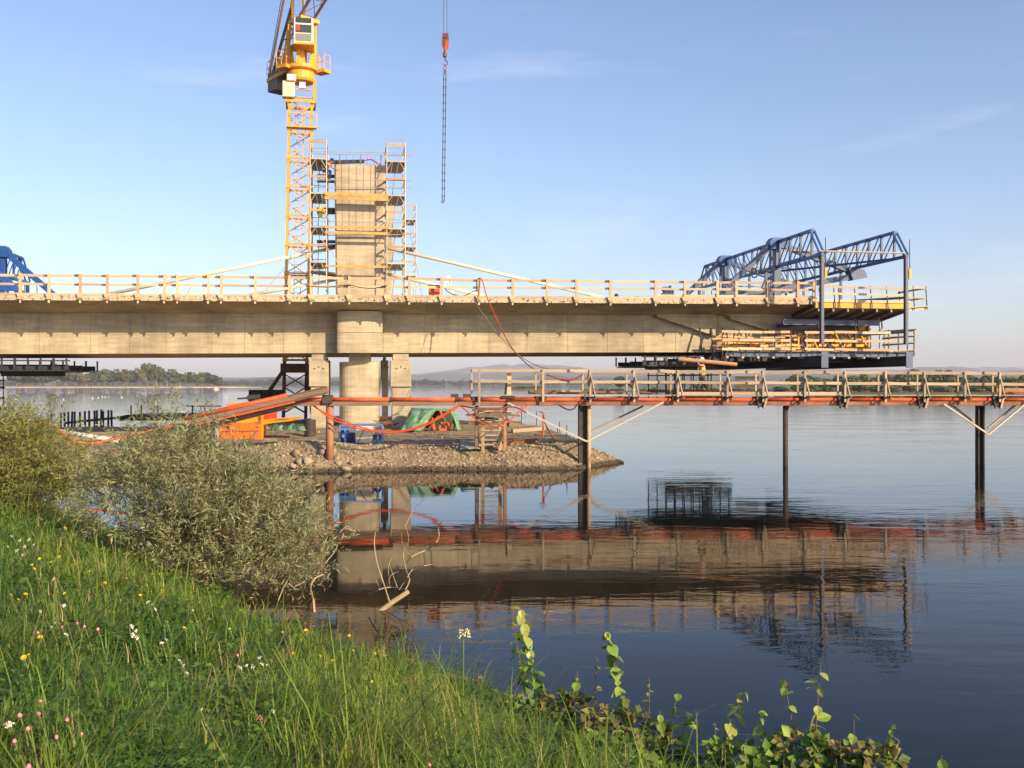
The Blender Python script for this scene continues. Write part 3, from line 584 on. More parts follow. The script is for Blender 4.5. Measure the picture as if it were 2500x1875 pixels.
# ------------------------------------------------------------------ timber guard rail on the deck edge
rail = thing('guard_rail', BR(0, -0.1, ztop(0) - 0.4), 'pale timber guard rail clamped along the concrete deck edge', 'guard rail')
POSTS = [-30, 50, 120, 196, 262, 337, 401, 433, 508, 540, 623, 707, 760, 853, 945, 999, 1078, 1169, 1251, 1335, 1407, 1490, 1600, 1672, 1752, 1798, 1875, 1948, 1986]
RX = Matrix.Rotation(TH, 3, 'Z'); last = None; prev = None
for i, px in enumerate(POSTS):
    s = s_at(px, -0.12); z0 = ztop(s); hgt = 1.05 if px < 1100 else 1.0
    lean = random.uniform(-0.02, 0.02)
    ps = obj('post', G().beam(BR(s, -0.13, z0 - 0.30), BR(s + lean, -0.13, z0 + hgt + random.uniform(0, 0.06)), 0.15, 0.07, up=(-ST, CT, 0)), WOOD, rail)
    obj('wedge', G().prism([BR(s - 0.20, -0.19, z0 + 0.02), BR(s + 0.20, -0.19, z0 + 0.02), BR(s + 0.13, -0.19, z0 - 0.20), BR(s - 0.13, -0.19, z0 - 0.20)], BR(0, 0.05, 0) - BR(0, 0, 0)), WOOD, ps)
    obj('clamp', G().box(BR(s, -0.20, z0 - 0.28), (0.24, 0.18, 0.09), RX), WOODW, ps)
    obj('clamp_bolt', G().box(BR(s, -0.17, z0 - 0.42), (0.09, 0.06, 0.2), RX), WOOD, ps)
    if prev is not None:
        for hz, wd in ((hgt - 0.08, 0.14), (0.50, 0.13)):
            a, b = prev, s; j = random.uniform(-0.035, 0.035)
            obj('rail_plank', G().beam(BR(a - 0.12, -0.055 + 0.012 * (i % 2), ztop(a) + hz + j), BR(b + 0.10, -0.055 + 0.012 * (i % 2), z0 + hz - j), 0.035, wd), WOOD, rail)
            obj('plank_end', G().box(BR(b - 0.20, -0.078, z0 + hz - j), (0.22, 0.012, wd - 0.01), RX), WOODD, rail)
        if px > 1640: obj('toe_board', G().beam(BR(prev, -0.062, ztop(prev) + 0.10), BR(s, -0.062, z0 + 0.10), 0.03, 0.12), WOOD, rail)
    prev = s

# ------------------------------------------------------------------ scaffold towers round the pylon
def scaffold(name, s0, wd, t0, t1, z0, ztops, lifts, label, big=True, side=-1):
    root = thing(name, BR(s0, t0, z0), label, 'scaffold', 'scaffold towers')
    cor = [(s0, t0), (s0 + wd, t0), (s0, t1), (s0 + wd, t1)]
    for i, (s, t) in enumerate(cor):
        obj('standard', G().tube(BR(s, t, z0), BR(s, t, ztops[i] if isinstance(ztops, (list, tuple)) else ztops), 0.035, 6), GALV, root)
    for z in lifts:
        for k in range(3):
            a = s0 + wd * (k + 0.04) / 3; b = s0 + wd * (k + 0.96) / 3
            obj('deck_board', G().beam(BR((a + b) / 2, t0 + 0.02, z), BR((a + b) / 2, t1 - 0.02, z), b - a, 0.06), BOARD, root)
        obj('transom', G().beam(BR(s0, t0, z - 0.02), BR(s0 + wd, t0, z - 0.02), 0.06, 0.08), GALV, root); obj('transom', G().beam(BR(s0, t1, z - 0.06), BR(s0 + wd, t1, z - 0.06), 0.05, 0.05), GALV, root)
        obj('corner_brace', G().tube(BR(s0 + 0.02, t0, z - 0.55), BR(s0 + 0.30, t0, z - 0.06), 0.022, 5), GALV, root)
        obj('corner_brace', G().tube(BR(s0 + wd - 0.02, t0, z - 0.55), BR(s0 + wd - 0.30, t0, z - 0.06), 0.022, 5), GALV, root)
        for hz in (0.5, 1.0):
            for s in (s0, s0 + wd): obj('guard_tube', G().tube(BR(s, t0, z + hz), BR(s, t1, z + hz), 0.02, 5), GALV, root)
            obj('guard_tube', G().tube(BR(s0, t1, z + hz), BR(s0 + wd, t1, z + hz), 0.02, 5), GALV, root)
        obj('toe_board', G().beam(BR(s0, t0 - 0.02, z + 0.95), BR(s0 + wd, t0 - 0.02, z + 0.95), 0.03, 0.12), PLANKO, root)
        if big:
            for s in (s0 - 0.02, s0 + wd + 0.02):
                obj('side_board', G().beam(BR(s, t0, z + 0.10), BR(s, t1, z + 0.10), 0.03, 0.15), BOARD, root)
                obj('side_board', G().beam(BR(s, t0, z + 0.95), BR(s, t1 - 0.6, z + 0.95), 0.03, 0.12), PLANKO, root)
            sd = s0 if side < 0 else s0 + wd
            obj('diagonal', G().tube(BR(sd, t0, z - 2.0), BR(sd, t1, z - 0.1), 0.022, 5), GALV, root)
            obj('ladder_stile', G().tube(BR(s0 + wd * 0.35, t1 - 0.5, z - 2.0), BR(s0 + wd * 0.55, t1 - 1.4, z + 0.1), 0.025, 5), WOODW, root)
    return root
zl = [z_at(y, s_at(790, 1.2), 1.2) for y in (388, 472, 554, 640)]
SL0 = s_at(757, 1.15); SLW = s_at(797, 1.15) - SL0
SR0 = s_at(944, 1.15); SRW = s_at(989, 1.15) - SR0
zt1 = z_at(340, SL0, 1.15); zb = ztop(SL0) + 0.02
scafL = scaffold('scaffold_tower', SL0, SLW, 1.15, 4.2, zb, zt1, zl, 'galvanised scaffold tower between the yellow crane mast and the concrete pylon')
scafR = scaffold('scaffold_tower', SR0, SRW, 1.15, 4.2, zb, zt1, zl, 'galvanised scaffold tower on the right flank of the concrete pylon', side=1)
sf = s_at(990, 14.2)
scaffold('scaffold_tower', sf, 0.75, 14.2, 16.6, zb, z_at(497, sf, 14.2), [z_at(y, sf, 14.2) for y in (535, 602, 672)], 'small far scaffold tower seen behind the right flank scaffold', big=False)
# upper handrails of the two towers and tubes running across the pylon face
for root, a, b in ((scafL, SL0, SL0 + SLW), (scafR, SR0, SR0 + SRW)):
    for y in (341, 362): obj('guard_tube', G().tube(BR(a, 1.15, z_at(y, a, 1.15)), BR(b, 1.15, z_at(y, b, 1.15)), 0.025, 6), GALV, root)
for y0, y1 in ((370, 374), (376, 379), (440, 441), (458, 459), (540, 545), (575, 573)):
    a, b = SL0 + 0.1, SR0 + SRW + 0.35
    obj('face_tube', G().tube(BR(a, 1.22, z_at(y0, a, 1.22)), BR(b, 1.22, z_at(y1, b, 1.22)), 0.025, 6), GALV, scafR)
for nm, y0, y1, wd in (('face_board', 473, 479, 0.20), ('face_board', 483, 487, 0.20), ('face_board', 555, 556, 0.13), ('face_board', 568, 571, 0.15), ('face_board', 650, 652, 0.12)):
    a, b = s_at(797, 1.08), s_at(944, 1.08)
    obj(nm, G().beam(BR(a - 0.1, 1.08, z_at(y0, a, 1.08)), BR(b + 0.1, 1.08, z_at(y1, b, 1.08)), 0.06, wd), PLANKY, scafL)
for y in (430, 442, 511, 519, 590, 600):
    a = s_at(803, 2.4); obj('bracket_beam', G().beam(BR(a - 0.7, 2.5, z_at(y, a, 2.4)), BR(a + 0.55, 2.5, z_at(y, a, 2.4)), 0.2, 0.17), STEELD, scafL)
a = s_at(806, 2.2); obj('corner_platform', G().prism([BR(a - 1.2, 1.6, z_at(664, a, 2.2)), BR(a + 0.35, 1.6, z_at(672, a, 2.2)), BR(a + 0.35, 3.4, z_at(672, a, 2.2)), BR(a - 1.2, 3.4, z_at(664, a, 2.2))], (0, 0, 0.08)), BOARD, scafL)
for (x0, y0, x1, y1) in ((784, 505, 806, 540), (812, 615, 838, 674), (786, 585, 803, 612)):
    a, b = s_at(x0, 1.1), s_at(x1, 1.1); obj('loose_lath', G().beam(BR(a, 1.1, z_at(y0, a, 1.1)), BR(b, 1.1, z_at(y1, b, 1.1)), 0.05, 0.05), PLANKY, scafL)
g = G(); c = BR(s_at(783, 1.5), 1.5, z_at(516, s_at(783, 1.5), 1.5)); g.lathe(c + Vector((0, 0, -0.35)), [(0.02, 0), (0.14, 0.05), (0.2, 0.25), (0.16, 0.5), (0.1, 0.66), (0.02, 0.7)], 9)
tag(obj('work_bag', g, M('yellow fabric', (0.70, 0.52, 0.03), 0.8, var=0.2), smooth=True, loc=c), 'bright yellow cloth bag hanging on the left scaffold tower', 'bag')

# ------------------------------------------------------------------ form travellers
def traveller(sT, q, label, blue, blueg, back=-6.6, boff=0.0):
    root = thing('form_traveller', BR(sT, 9, ztop(sT)), label, 'form traveller', 'form travellers')
    DZ = ztop(sT) - 9.234
    def P(ds, t, z): return BR(sT + q * ds, t, z + DZ)
    zd = 9.234; zh = 13.25
    for t in (3.5, 12.5):
        fr = obj('main_frame_post', G().beam(P(0, t, zd + 0.05), P(0, t, zh - 0.3), 0.46, 0.36, up=(-ST, CT, 0)), blueg, root)
        obj('head_box', G().prism([P(-0.55, t - 0.36, zh - 0.6), P(0.6, t - 0.36, zh - 0.5), P(0.75, t - 0.36, zh + 0.15), P(-0.4, t - 0.36, zh + 0.15), P(-0.6, t - 0.36, zh - 0.1)], P(0, 0.72, 0) - P(0, 0, 0)), blue, fr)
        obj('back_stay', G().beam(P(-0.4, t, zh - 0.35), P(-4.25, t, zd + 0.15), 0.36, 0.34), blueg, root)
        obj('front_strut', G().beam(P(0.5, t, zh - 0.35), P(5.5, t, 11.25), 0.32, 0.34), blueg, root)
        obj('front_node', G().prism([P(4.8, t - 0.35, 11.55), P(5.9, t - 0.35, 11.45), P(6.1, t - 0.35, 10.95), P(5.1, t - 0.35, 10.75)], P(0, 0.7, 0) - P(0, 0, 0)), blueg, root)
        obj('bottom_beam', G().beam(P(-0.2, t, 10.05), P(5.7, t, 11.1), 0.32, 0.36), blueg, root)
        obj('rear_tie', G().beam(P(-3.6, t, 9.85), P(-0.2, t, 10.0), 0.3, 0.3), blueg, root)
        obj('rail_shoe', G().prism([P(-1.2, t - 0.3, zd + 0.02), P(1.2, t - 0.3, zd + 0.02), P(0.5, t - 0.3, zd + 0.45), P(-0.6, t - 0.3, zd + 0.45)], P(0, 0.6, 0) - P(0, 0, 0)), blue, root)
        obj('anchor_shoe', G().prism([P(-5.3, t - 0.25, zd + 0.02), P(-3.6, t - 0.25, zd + 0.02), P(-4.0, t - 0.25, zd + 0.42), P(-4.9, t - 0.25, zd + 0.25)], P(0, 0.5, 0) - P(0, 0, 0)), blue, root)
        for k in range(2): obj('tie_rod', G().tube(P(-4.4 - 0.5 * k, t, zd), P(-4.4 - 0.5 * k, t, zd + 0.95), 0.025, 5), STEELD, root)
    # two transverse trusses, the rear one over the last slab edge, the front one a segment further out
    for ds in (0.0, 5.3):
        tr = thing_part('cross_truss', root)
        zb, zt = 11.55, 13.15; ts = [-1.5 + 1.5 * k for k in range(13)]
        obj('top_chord', G().beam(P(ds, -1.6, zt), P(ds, 16.6, zt), 0.18, 0.17), blue, tr)
        obj('bottom_chord', G().beam(P(ds, -2.9, zb), P(ds, 18.1, zb), 0.18, 0.17), blue, tr)
        for k, t in enumerate(ts): obj('truss_post', G().beam(P(ds, t, zb), P(ds, t, zt), 0.13, 0.13), blueg, tr)
        for o in (-0.14, 0.14):
            obj('end_diagonal', G().beam(P(ds + o, -2.75, zb + 0.1), P(ds + o, -1.5, zt), 0.09, 0.09), blue, tr); obj('end_diagonal', G().beam(P(ds + o, 18.0, zb + 0.1), P(ds + o, 16.5, zt), 0.09, 0.09), blue, tr)
            for k in range(12):
                a, b = (ts[k + 1], ts[k]) if k < 6 else (ts[k], ts[k + 1])
                obj('truss_diagonal', G().beam(P(ds + o, a, zb), P(ds + o, b, zt), 0.055, 0.055), blue, tr)
        for t, nm in ((-2.8, 'hanger_leg'), (18.0, 'hanger_leg')):
            lg = obj(nm, G().beam(P(ds, t, 6.35), P(ds, t, zb + 0.1), 0.16, 0.17), blueg, tr)
            obj('leg_flange', G().beam(P(ds - q * 0.10, t - 0.02, 6.35), P(ds - q * 0.10, t - 0.02, zb), 0.05, 0.22, up=(-ST, CT, 0)), STEELD, lg)
            obj('hanger_rod', G().tube(P(ds + 0.22, t, zb - 1.2), P(ds + 0.22, t, zb + 1.0), 0.025, 5), STEELD, lg)
            obj('jack', G().beam(P(ds + 0.22, t, zb - 1.35), P(ds + 0.22, t, zb - 0.75), 0.14), YELLOW, lg)
        for t in (5.2, 8.0, 10.8, 13.8): obj('hanger_leg', G().beam(P(ds, t, zd + 0.4), P(ds, t, zb), 0.14, 0.14), blueg, tr)
        if ds > 3:
            for k, t in enumerate((3.0, 6.5, 9.5)): obj('hanger_rod', G().tube(P(ds - 1.2, t, zd), P(ds - 1.2, t, zb - 0.4 + 0.2 * k), 0.03, 5), STEELD, tr)
    for t, z in ((-2.7, 11.75), (3.2, 12.6), (12.5, 12.6), (17.9, 11.75)): obj('link_tube', G().tube(P(0, t, z), P(5.3, t, z), 0.055, 6), GALV, root)
    obj('cross_bracing', G().beam(P(0, -2.4, 11.5), P(5.3, 7.0, 11.5), 0.12, 0.12), blue, root); obj('cross_bracing', G().beam(P(5.3, -2.4, 11.5), P(0, 7.0, 11.5), 0.12, 0.12), blue, root)
    # rope coils hung on the truss
    for ds, t, z in ((-3.0, 4.0, 10.3), (-0.9, 5.0, 11.3)):
        pts = [P(ds + 0.22 * math.cos(a), t, z + 0.30 * math.sin(a)) for a in np.linspace(0, 6.28, 14)]
        obj('rope_coil', G().path(pts, 0.05, 5), M('rope', (0.35, 0.28, 0.10), 0.9), root)
    # lower platform under the new segment
    lp = thing_part('lower_platform', root)
    for ds in (0.0, 5.3):
        obj('cross_beam', G().ibeam(P(ds, -3.1, 5.35), P(ds, 17.5, 5.35), 0.30, 0.62, 0.06), STEELD, lp)
        obj('beam_end', G().box(P(ds, -3.13, 5.42), (0.42, 0.06, 0.95), RX), blueg, lp)
    for k, t in enumerate((-0.2, 1.2, 3.5, 6.0, 8.5, 11.0)):
        if k < 2: obj('floor_beam', G().ibeam(P(max(back, -5.2 if k == 1 else -4.9), t, 5.80), P(7.3, t, 5.80), 0.22, 0.30, 0.03), blueg, lp)
        else: obj('floor_beam', G().ibeam(P(max(back, -4.9), t, 5.62), P(7.3, t, 5.62), 0.2, 0.34, 0.03), STEELD, lp)
    for k in range(13):
        if -5.6 + k < max(back, -5.0): continue
        obj('floor_plank', G().beam(P(-5.6 + k * 1.0, -0.45, 5.985), P(-5.6 + k * 1.0, 2.3, 5.985), 0.9, 0.05), WOODW, lp)
    for k in range(14):
        if -5.9 + k * 0.97 < max(back, -5.2): continue
        obj('joist_end', G().beam(P(-5.9 + k * 0.97, -0.62, 5.60), P(-5.9 + k * 0.97, 0.1, 5.60), 0.14, 0.12), WOOD, lp)
    xs_ = [-5.2, -4.9, -4.5, -3.7, -2.85, -1.9, -0.85, 0.1, 0.5, 1.2, 2.4, 3.3, 4.3, 5.2]
    for d in [v for v in xs_ if v > back]: obj('rail_post', G().beam(P(d, -0.5, 5.7), P(d, -0.5, 7.22), 0.06, 0.05), STEELD, lp)
    for z in (6.10, 6.62, 7.14):
        for a, b in ((-5.25, -4.2), (-4.15, -2.7), (-2.65, -0.95), (0.0, 1.9), (1.95, 3.6), (3.65, 5.6)):
            if a < back: continue
            obj('rail_plank', G().beam(P(a, -0.54 - random.uniform(0, 0.02), z + random.uniform(-0.03, 0.03)), P(b, -0.54, z + random.uniform(-0.03, 0.03)), 0.04, 0.15), WOOD, lp)
    for k in range(12):
        if -4.6 + k > back - 0.5: obj('under_panel', G().box(P(-4.6 + k, 9.0, 5.42), (0.96, 13.0, 0.06), RX), STEELD, lp)
    # stacked timber and props lying on the platform
    for k in range(44):
        a = random.uniform(max(back, -5.5), max(-1.5, back + 1)); ln = random.uniform(1.2, 3.4); t = random.uniform(-0.2, 1.7); z = 6.05 + random.uniform(0, 0.9) * (1 if k % 3 else 0.3)
        obj('stacked_timber', G().beam(P(a, t, z), P(a + ln, t + random.uniform(-0.1, 0.1), z + random.uniform(-0.08, 0.12)), 0.10, 0.09), random.choice([PLANKY, WOOD, PLANKO, YELLOW]), lp)
    for k in range(12):
        d = -5.0 + k * 0.55
        if d > back: obj('prop', G().beam(P(d, 1.4, 6.0), P(d, 1.4, 6.95 + random.uniform(-0.3, 0.2)), 0.09, 0.09), random.choice([WOODW, YELLOW, WOOD]), lp)
    # end cage
    for d in (5.6, 6.25, 6.85, 7.3): obj('cage_post', G().beam(P(d, -0.3, 5.75), P(d, -0.3, 7.35), 0.06, 0.05), STEELD, lp); 
    for z in (6.08, 6.55, 6.98, 7.33):
        obj('cage_rail', G().beam(P(5.5, -0.3, z - 0.05), P(7.45, -0.3, z + 0.05), 0.05, 0.07), STEELD if z > 7.2 else WOODW, lp)
        obj('cage_rail', G().beam(P(7.35, -0.3, z), P(7.35, 3.5, z), 0.05, 0.12), WOOD, lp)
    if back < -4: obj('red_box', G().box(P(-3.1, 0.3, 6.35), (0.42, 0.4, 0.5), RX), ORANGE, lp)
    # outer web form: yellow walers, panels and dark uprights
    wf = thing_part('web_form', root)
    for k in range(5): obj('form_panel', G().box(P(1.3 + 1.05 * k, 2.75, 6.95), (1.02, 0.10, 2.1), RX), YELLOW if k % 2 else PLANKY, wf)
    for k in range(6): obj('form_waler', G().beam(P(0.3, 2.45, 6.1 + 0.36 * k), P(5.9, 2.45, 6.1 + 0.36 * k), 0.16, 0.13), YELLOW, wf)
    for k in range(7): obj('form_upright', G().beam(P(0.5 + 0.85 * k, 2.25, 5.95), P(0.5 + 0.85 * k, 2.25, 8.05), 0.10, 0.12), STEELD, wf)
    for k in range(6): obj('raking_prop', G().beam(P(0.9 + 0.85 * k, 1.1, 6.0), P(0.75 + 0.85 * k, 2.2, 7.3), 0.09, 0.09), YELLOW if k % 2 else BLUEG, wf)
    for k in range(5): obj('shade_backing', G().box(P(1.1 + 1.0 * k, 3.3, 7.1), (0.97, 0.12, 2.5), RX), STEELD, wf)  # dark panels added to stop the see-through and pass for shadowed forms
    for k in range(8 if back < -4 else 0): obj('inner_prop', G().beam(P(-5.6 + 0.75 * k, 2.0, 6.0), P(-5.5 + 0.75 * k, 2.6, 7.5), 0.09, 0.09), STEELD, wf)
    # slab form: yellow edge beam, ribs, soffit
    sl = thing_part('slab_form', root)
    for k in range(2): obj('edge_beam', G().ibeam(P(0.70 + 3.12 * k, -0.45, 8.80), P(3.80 + 3.12 * k, -0.45, 8.80), 0.14, 0.34, 0.035), YELLOW, sl)
    obj('edge_web', G().beam(P(0.72, -0.51, 8.80), P(6.9, -0.51, 8.80), 0.02, 0.26), YELLOW, sl)
    obj('edge_board', G().beam(P(0.8, -0.56, 9.05), P(6.9, -0.56, 9.05), 0.035, 0.16), WOOD, sl)
    for k in range(7): obj('soffit_panel', G().prism([P(0.68 + 0.90 * k, -0.4, 8.60), P(1.57 + 0.90 * k, -0.4, 8.60), P(1.57 + 0.90 * k, 3.0, 8.15), P(0.68 + 0.90 * k, 3.0, 8.15)], (0, 0, 0.05)), PLANKY, sl)
    for k in range(7): obj('soffit_rib', G().beam(P(0.9 + 0.95 * k, -0.55, 8.50), P(0.9 + 0.95 * k, 3.2, 8.0), 0.10, 0.18), BLUEG, sl)
    obj('shade_fill', G().prism([P(0.72, 0.0, 8.68), P(0.72, 3.0, 8.24), P(0.72, 15.7, 8.24), P(0.72, 18.4, 8.68), P(0.72, 18.4, 8.9), P(0.72, 0.0, 8.9)], P(5.3, 0, 0) - P(0, 0, 0)), RUSTD, sl)  # solid dark block added over the forms, hides the sky wedge as shade would
    for z, t in ((7.85, 1.2), (7.6, 2.2)): obj('carrier_beam', G().ibeam(P(-0.6, t, z), P(5.8 - 0.8 * (t > 2), t, z), 0.25, 0.34, 0.04), BLUEG if t < 2 else STEELD, sl)
    obj('gallows_beam', G().beam(P(4.2, 0.9, 7.1), P(6.6, -0.5, 7.25), 0.22, 0.24), STEELD, sl)
    obj('gallows_beam', G().beam(P(-1.0, 1.5, 7.35), P(1.0, -0.4, 7.5), 0.22, 0.24), STEELD, sl)
    for d in (3.9, 5.5): obj('hanger_rod', G().tube(P(d, 0.6, 6.0), P(d, 0.6, 8.1), 0.03, 5), STEELD, sl); obj('hanger_hook', G().path([P(d - 0.12, 0.6, 8.0), P(d + 0.15, 0.6, 7.9), P(d + 0.18, 0.6, 7.5), P(d, 0.6, 7.35)], 0.05, 5), STEELD, sl)
    # rail on the slab form
    for d in (1.0, 1.95, 2.25, 3.3, 4.35, 5.4): obj('rail_post', G().beam(P(d, -0.62, 8.6), P(d - 0.1, -0.55, 9.98), 0.05, 0.05), STEELD, sl)
    for z in (9.50, 9.90): obj('rail_plank', G().beam(P(0.85, -0.60, z), P(6.85, -0.60, z - 0.06), 0.035, 0.13), WOOD, sl)
    obj('walk_board', G().prism([P(3.9, 3.5, 9.32), P(6.9, -0.3, 9.32), P(7.3, 0.0, 9.32), P(4.6, 4.4, 9.32)], (0, 0, 0.10)), BLUEG, sl)
    # front nose platform
    for t in (-0.2, 2.5): obj('nose_beam', G().beam(P(6.5, t, 8.55), P(8.2, t, 8.72), 0.12, 0.16), GALV, sl)
    obj('nose_floor', G().prism([P(6.6, -0.4, 8.68), P(8.25, -0.4, 8.80), P(8.25, 3.0, 8.80), P(6.6, 3.0, 8.68)], (0, 0, 0.05)), WOOD, sl)
    for d, t in ((8.15, -0.35), (7.3, -0.35), (8.2, 2.8)): obj('nose_post', G().beam(P(d, t, 8.6), P(d - 0.1, t, 10.05), 0.05, 0.05), STEELD, sl)
    for z in (9.35, 9.95):
        obj('nose_rail', G().beam(P(6.8, -0.35, z), P(8.1, -0.35, z), 0.035, 0.11), WOOD, sl); obj('nose_rail', G().beam(P(8.1, -0.35, z), P(8.15, 3.0, z), 0.035, 0.11), WOOD, sl)
    # trailing access platform slung under the finished girder
    def PB(ds, t, z): return P(ds + boff, t, z)
    tp = thing_part('trailing_platform', root)
    for t in (4.0, 7.0, 10.0): obj('runner_beam', G().ibeam(PB(-8.8, t, 5.35), PB(-4.2, t, 5.35), 0.2, 0.30, 0.03), STEELD, tp)
    for k in range(5): obj('deck_panel', G().box(PB(-8.3 + 0.85 * k, 7.0, 5.15), (0.80, 7.5, 0.06), RX), STEELD, tp)
    for k in range(7):
        for t in (3.5, 10.5): obj('suspender', G().beam(PB(-8.8 + 0.7 * k, t, 5.2), PB(-8.8 + 0.7 * k, t, 5.85), 0.10 + 0.12 * (k % 3 == 1), 0.08), STEELD, tp)
    obj('top_rail', G().beam(PB(-9.0, 3.5, 5.72), PB(-4.2, 3.5, 5.72), 0.08, 0.08), STEELD, tp)
    obj('drop_beam', G().ibeam(PB(-8.2, 5.5, 4.98), PB(-4.6, 5.5, 4.98), 0.25, 0.30, 0.04), STEELD, tp)
    def PC(ds, t, z): return P(ds + boff * 2.45, t, z)
    # work basket hanging below
    for k in range(8):
        for t in (6.0, 10.0): obj('basket_post', G().beam(PC(-6.6 + 0.62 * k, t, 2.8), PC(-6.6 + 0.62 * k, t, 5.2), 0.06, 0.06), STEELD, tp)
    for z in (2.85, 3.5, 4.15, 4.6):
        for t in (6.0, 10.0): obj('basket_rail', G().beam(PC(-6.7, t, z), PC(-2.1, t, z), 0.05, 0.13 if z < 4.5 else 0.08), WOODD, tp)
    for k in range(7): obj('basket_panel', G().box(PC(-6.3 + 0.66 * k, 6.02, 3.15), (0.62, 0.03, 0.62), RX), WOODD, tp)
    obj('basket_floor', G().box(PC(-4.4, 8.0, 2.78), (4.8, 4.2, 0.07), RX), WOODD, tp)
    for z in (3.85, 4.4): obj('basket_board', G().beam(PC(-2.2, 5.0, z), PC(-0.6, 5.0, z), 0.04, 0.22), WOOD, tp)
    return root
def thing_part(name, parent):
    o = bpy.data.objects.new(name, None); COL.objects.link(o); o.parent = parent; ORG[o.name] = ORG[parent.name]; o.empty_display_size = 0.2; return o
ST_R = 17.85
traveller(ST_R, 1, 'blue steel form traveller at the free end of the bridge on the right', BLUE, BLUEG)
ST_L = s_at(2, 12.5)
traveller(ST_L, -1, 'bright blue form traveller cut by the left edge of the picture', BLUEB, BLUEB, back=0.3, boff=2.3)

# ------------------------------------------------------------------ tower crane behind the bridge
CX, CY = pxw(722, 79.0), 79.0
crane = thing('tower_crane', (CX, CY, GZ), 'tall yellow lattice tower crane standing behind the bridge', 'crane')
RC = Matrix.Rotation(math.radians(12), 3, 'Z')
def CP(x, y, z): v = RC @ Vector((x, y, 0)); return Vector((CX + v.x + (z - 6) * 0.020, CY + v.y, z))
hw = 0.86; z = 5.9; SEC_H = 2.267; k = 0
while z < 26.0:
    z1 = z + SEC_H; ms = thing_part('mast_section', crane)
    cs = [(-hw, -hw), (hw, -hw), (hw, hw), (-hw, hw)]
    for x, y in cs:
        obj('chord', G().beam(CP(x, y, z), CP(x, y, z1), 0.19, 0.19), CRANE, ms)
        obj('joint_plate', G().box(CP(x, y, z), (0.30, 0.30, 0.30), RC), CRANE, ms)
    for i in range(4):
        a, b = cs[i], cs[(i + 1) % 4]; zm = (z + z1) / 2
        obj('horizontal', G().beam(CP(*a, z), CP(*b, z), 0.11, 0.13), CRANE, ms)
        obj('brace', G().beam(CP(*a, z1), CP(*b, zm), 0.075), CRANE, ms); obj('brace', G().beam(CP(*b, zm), CP(*a, z), 0.075), CRANE, ms)
        if i == 2:
            for r in range(4): obj('ladder_rung', G().beam(CP(-0.25, hw - 0.3, z + 0.3 + r * 0.55), CP(0.25, hw - 0.3, z + 0.3 + r * 0.55), 0.035), CRANE, ms)
            for xx in (-0.25, 0.25): obj('ladder_stile', G().beam(CP(xx, hw - 0.3, z), CP(xx, hw - 0.3, z1), 0.05), CRANE, ms)
    z = z1; k += 1
ZM = z
# climbing cage at the mast head
cg = thing_part('climbing_cage', crane)
for x, y in ((-1, -1), (1, -1), (1, 1), (-1, 1)): obj('cage_post', G().beam(CP(x * 1.05, y * 1.05, ZM - 0.2), CP(x * 1.05, y * 1.05, ZM + 1.5), 0.22), CRANE, cg)
for zz in (ZM - 0.15, ZM + 0.75):
    for a, b in (((-1.15, -1.1), (1.15, -1.1)), ((1.1, -1.15), (1.1, 1.15)), ((-1.15, 1.1), (1.15, 1.1)), ((-1.1, -1.15), (-1.1, 1.15))): obj('cage_beam', G().beam(CP(*a, zz), CP(*b, zz), 0.12, 0.22 if zz < ZM else 0.08), CRANE, cg)
obj('cage_platform', G().box(CP(0.1, -1.0, ZM - 2.2), (2.3, 0.6, 0.10), RC), CRANE, cg)
for xx in (-1.0, 0.2, 1.25): obj('cage_rail', G().beam(CP(xx, -1.3, ZM - 2.2), CP(xx, -1.3, ZM - 1.1), 0.05), CRANE, cg)
obj('cage_rail', G().beam(CP(-1.05, -1.3, ZM - 1.15), CP(1.25, -1.3, ZM - 1.15), 0.05), CRANE, cg)
obj('control_cabinet', G().box(CP(-0.95, -1.1, ZM + 0.65), (0.95, 0.7, 1.25), RC), BEIGE, cg, bevel=0.05)
obj('control_cabinet', G().box(CP(-0.75, -1.35, ZM + 1.5), (0.7, 0.6, 0.5), RC), WHITE, cg, bevel=0.05)
obj('lamp_box', G().box(CP(0.1, -1.2, ZM + 1.05), (0.45, 0.2, 0.45), RC), WHITE, cg)
# slewing part, facing the camera and to the right
JD = Vector((0.70, -0.714, 0)); JS = Vector((0.714, 0.70, 0))
def SP_(f, s, z): b = CP(0, 0, z); return b + JD * f + JS * s
ZS = ZM + 1.6
obj('slew_ring', G().lathe(CP(0, 0, ZS), [(0.95, 0.0), (1.05, 0.15), (1.05, 0.75), (0.85, 0.8)], 24), CRANE, crane, smooth=False)
obj('slew_table', G().lathe(CP(0, 0, ZS + 0.82), [(1.0, 0.0), (1.22, 0.12), (1.22, 0.40), (0.8, 0.5)], 24), CRANE, crane)
tw = thing_part('tower_head', crane)
for f, s in ((0.75, -0.8), (0.75, 0.8), (-0.75, -0.8), (-0.75, 0.8)):
    obj('head_leg', G().beam(SP_(f, s, ZS + 1.2), SP_(f * 0.85, s * 0.95, ZS + 4.6), 0.24), CRANE, tw)
    obj('head_plate', G().prism([SP_(f, s, ZS + 1.25), SP_(f, s * 0.15, ZS + 1.25), SP_(f, s * 0.62, ZS + 3.0), SP_(f, s, ZS + 3.1)], JD * 0.06), CRANE, tw)
    obj('head_brace', G().beam(SP_(f, s, ZS + 3.1), SP_(-f, s, ZS + 4.6), 0.12), CRANE, tw)
obj('head_frame', G().box(SP_(0.2, 0, ZS + 4.75), (1.8, 1.7, 0.30), Matrix.Rotation(math.radians(-45), 3, 'Z')), CRANE, tw)
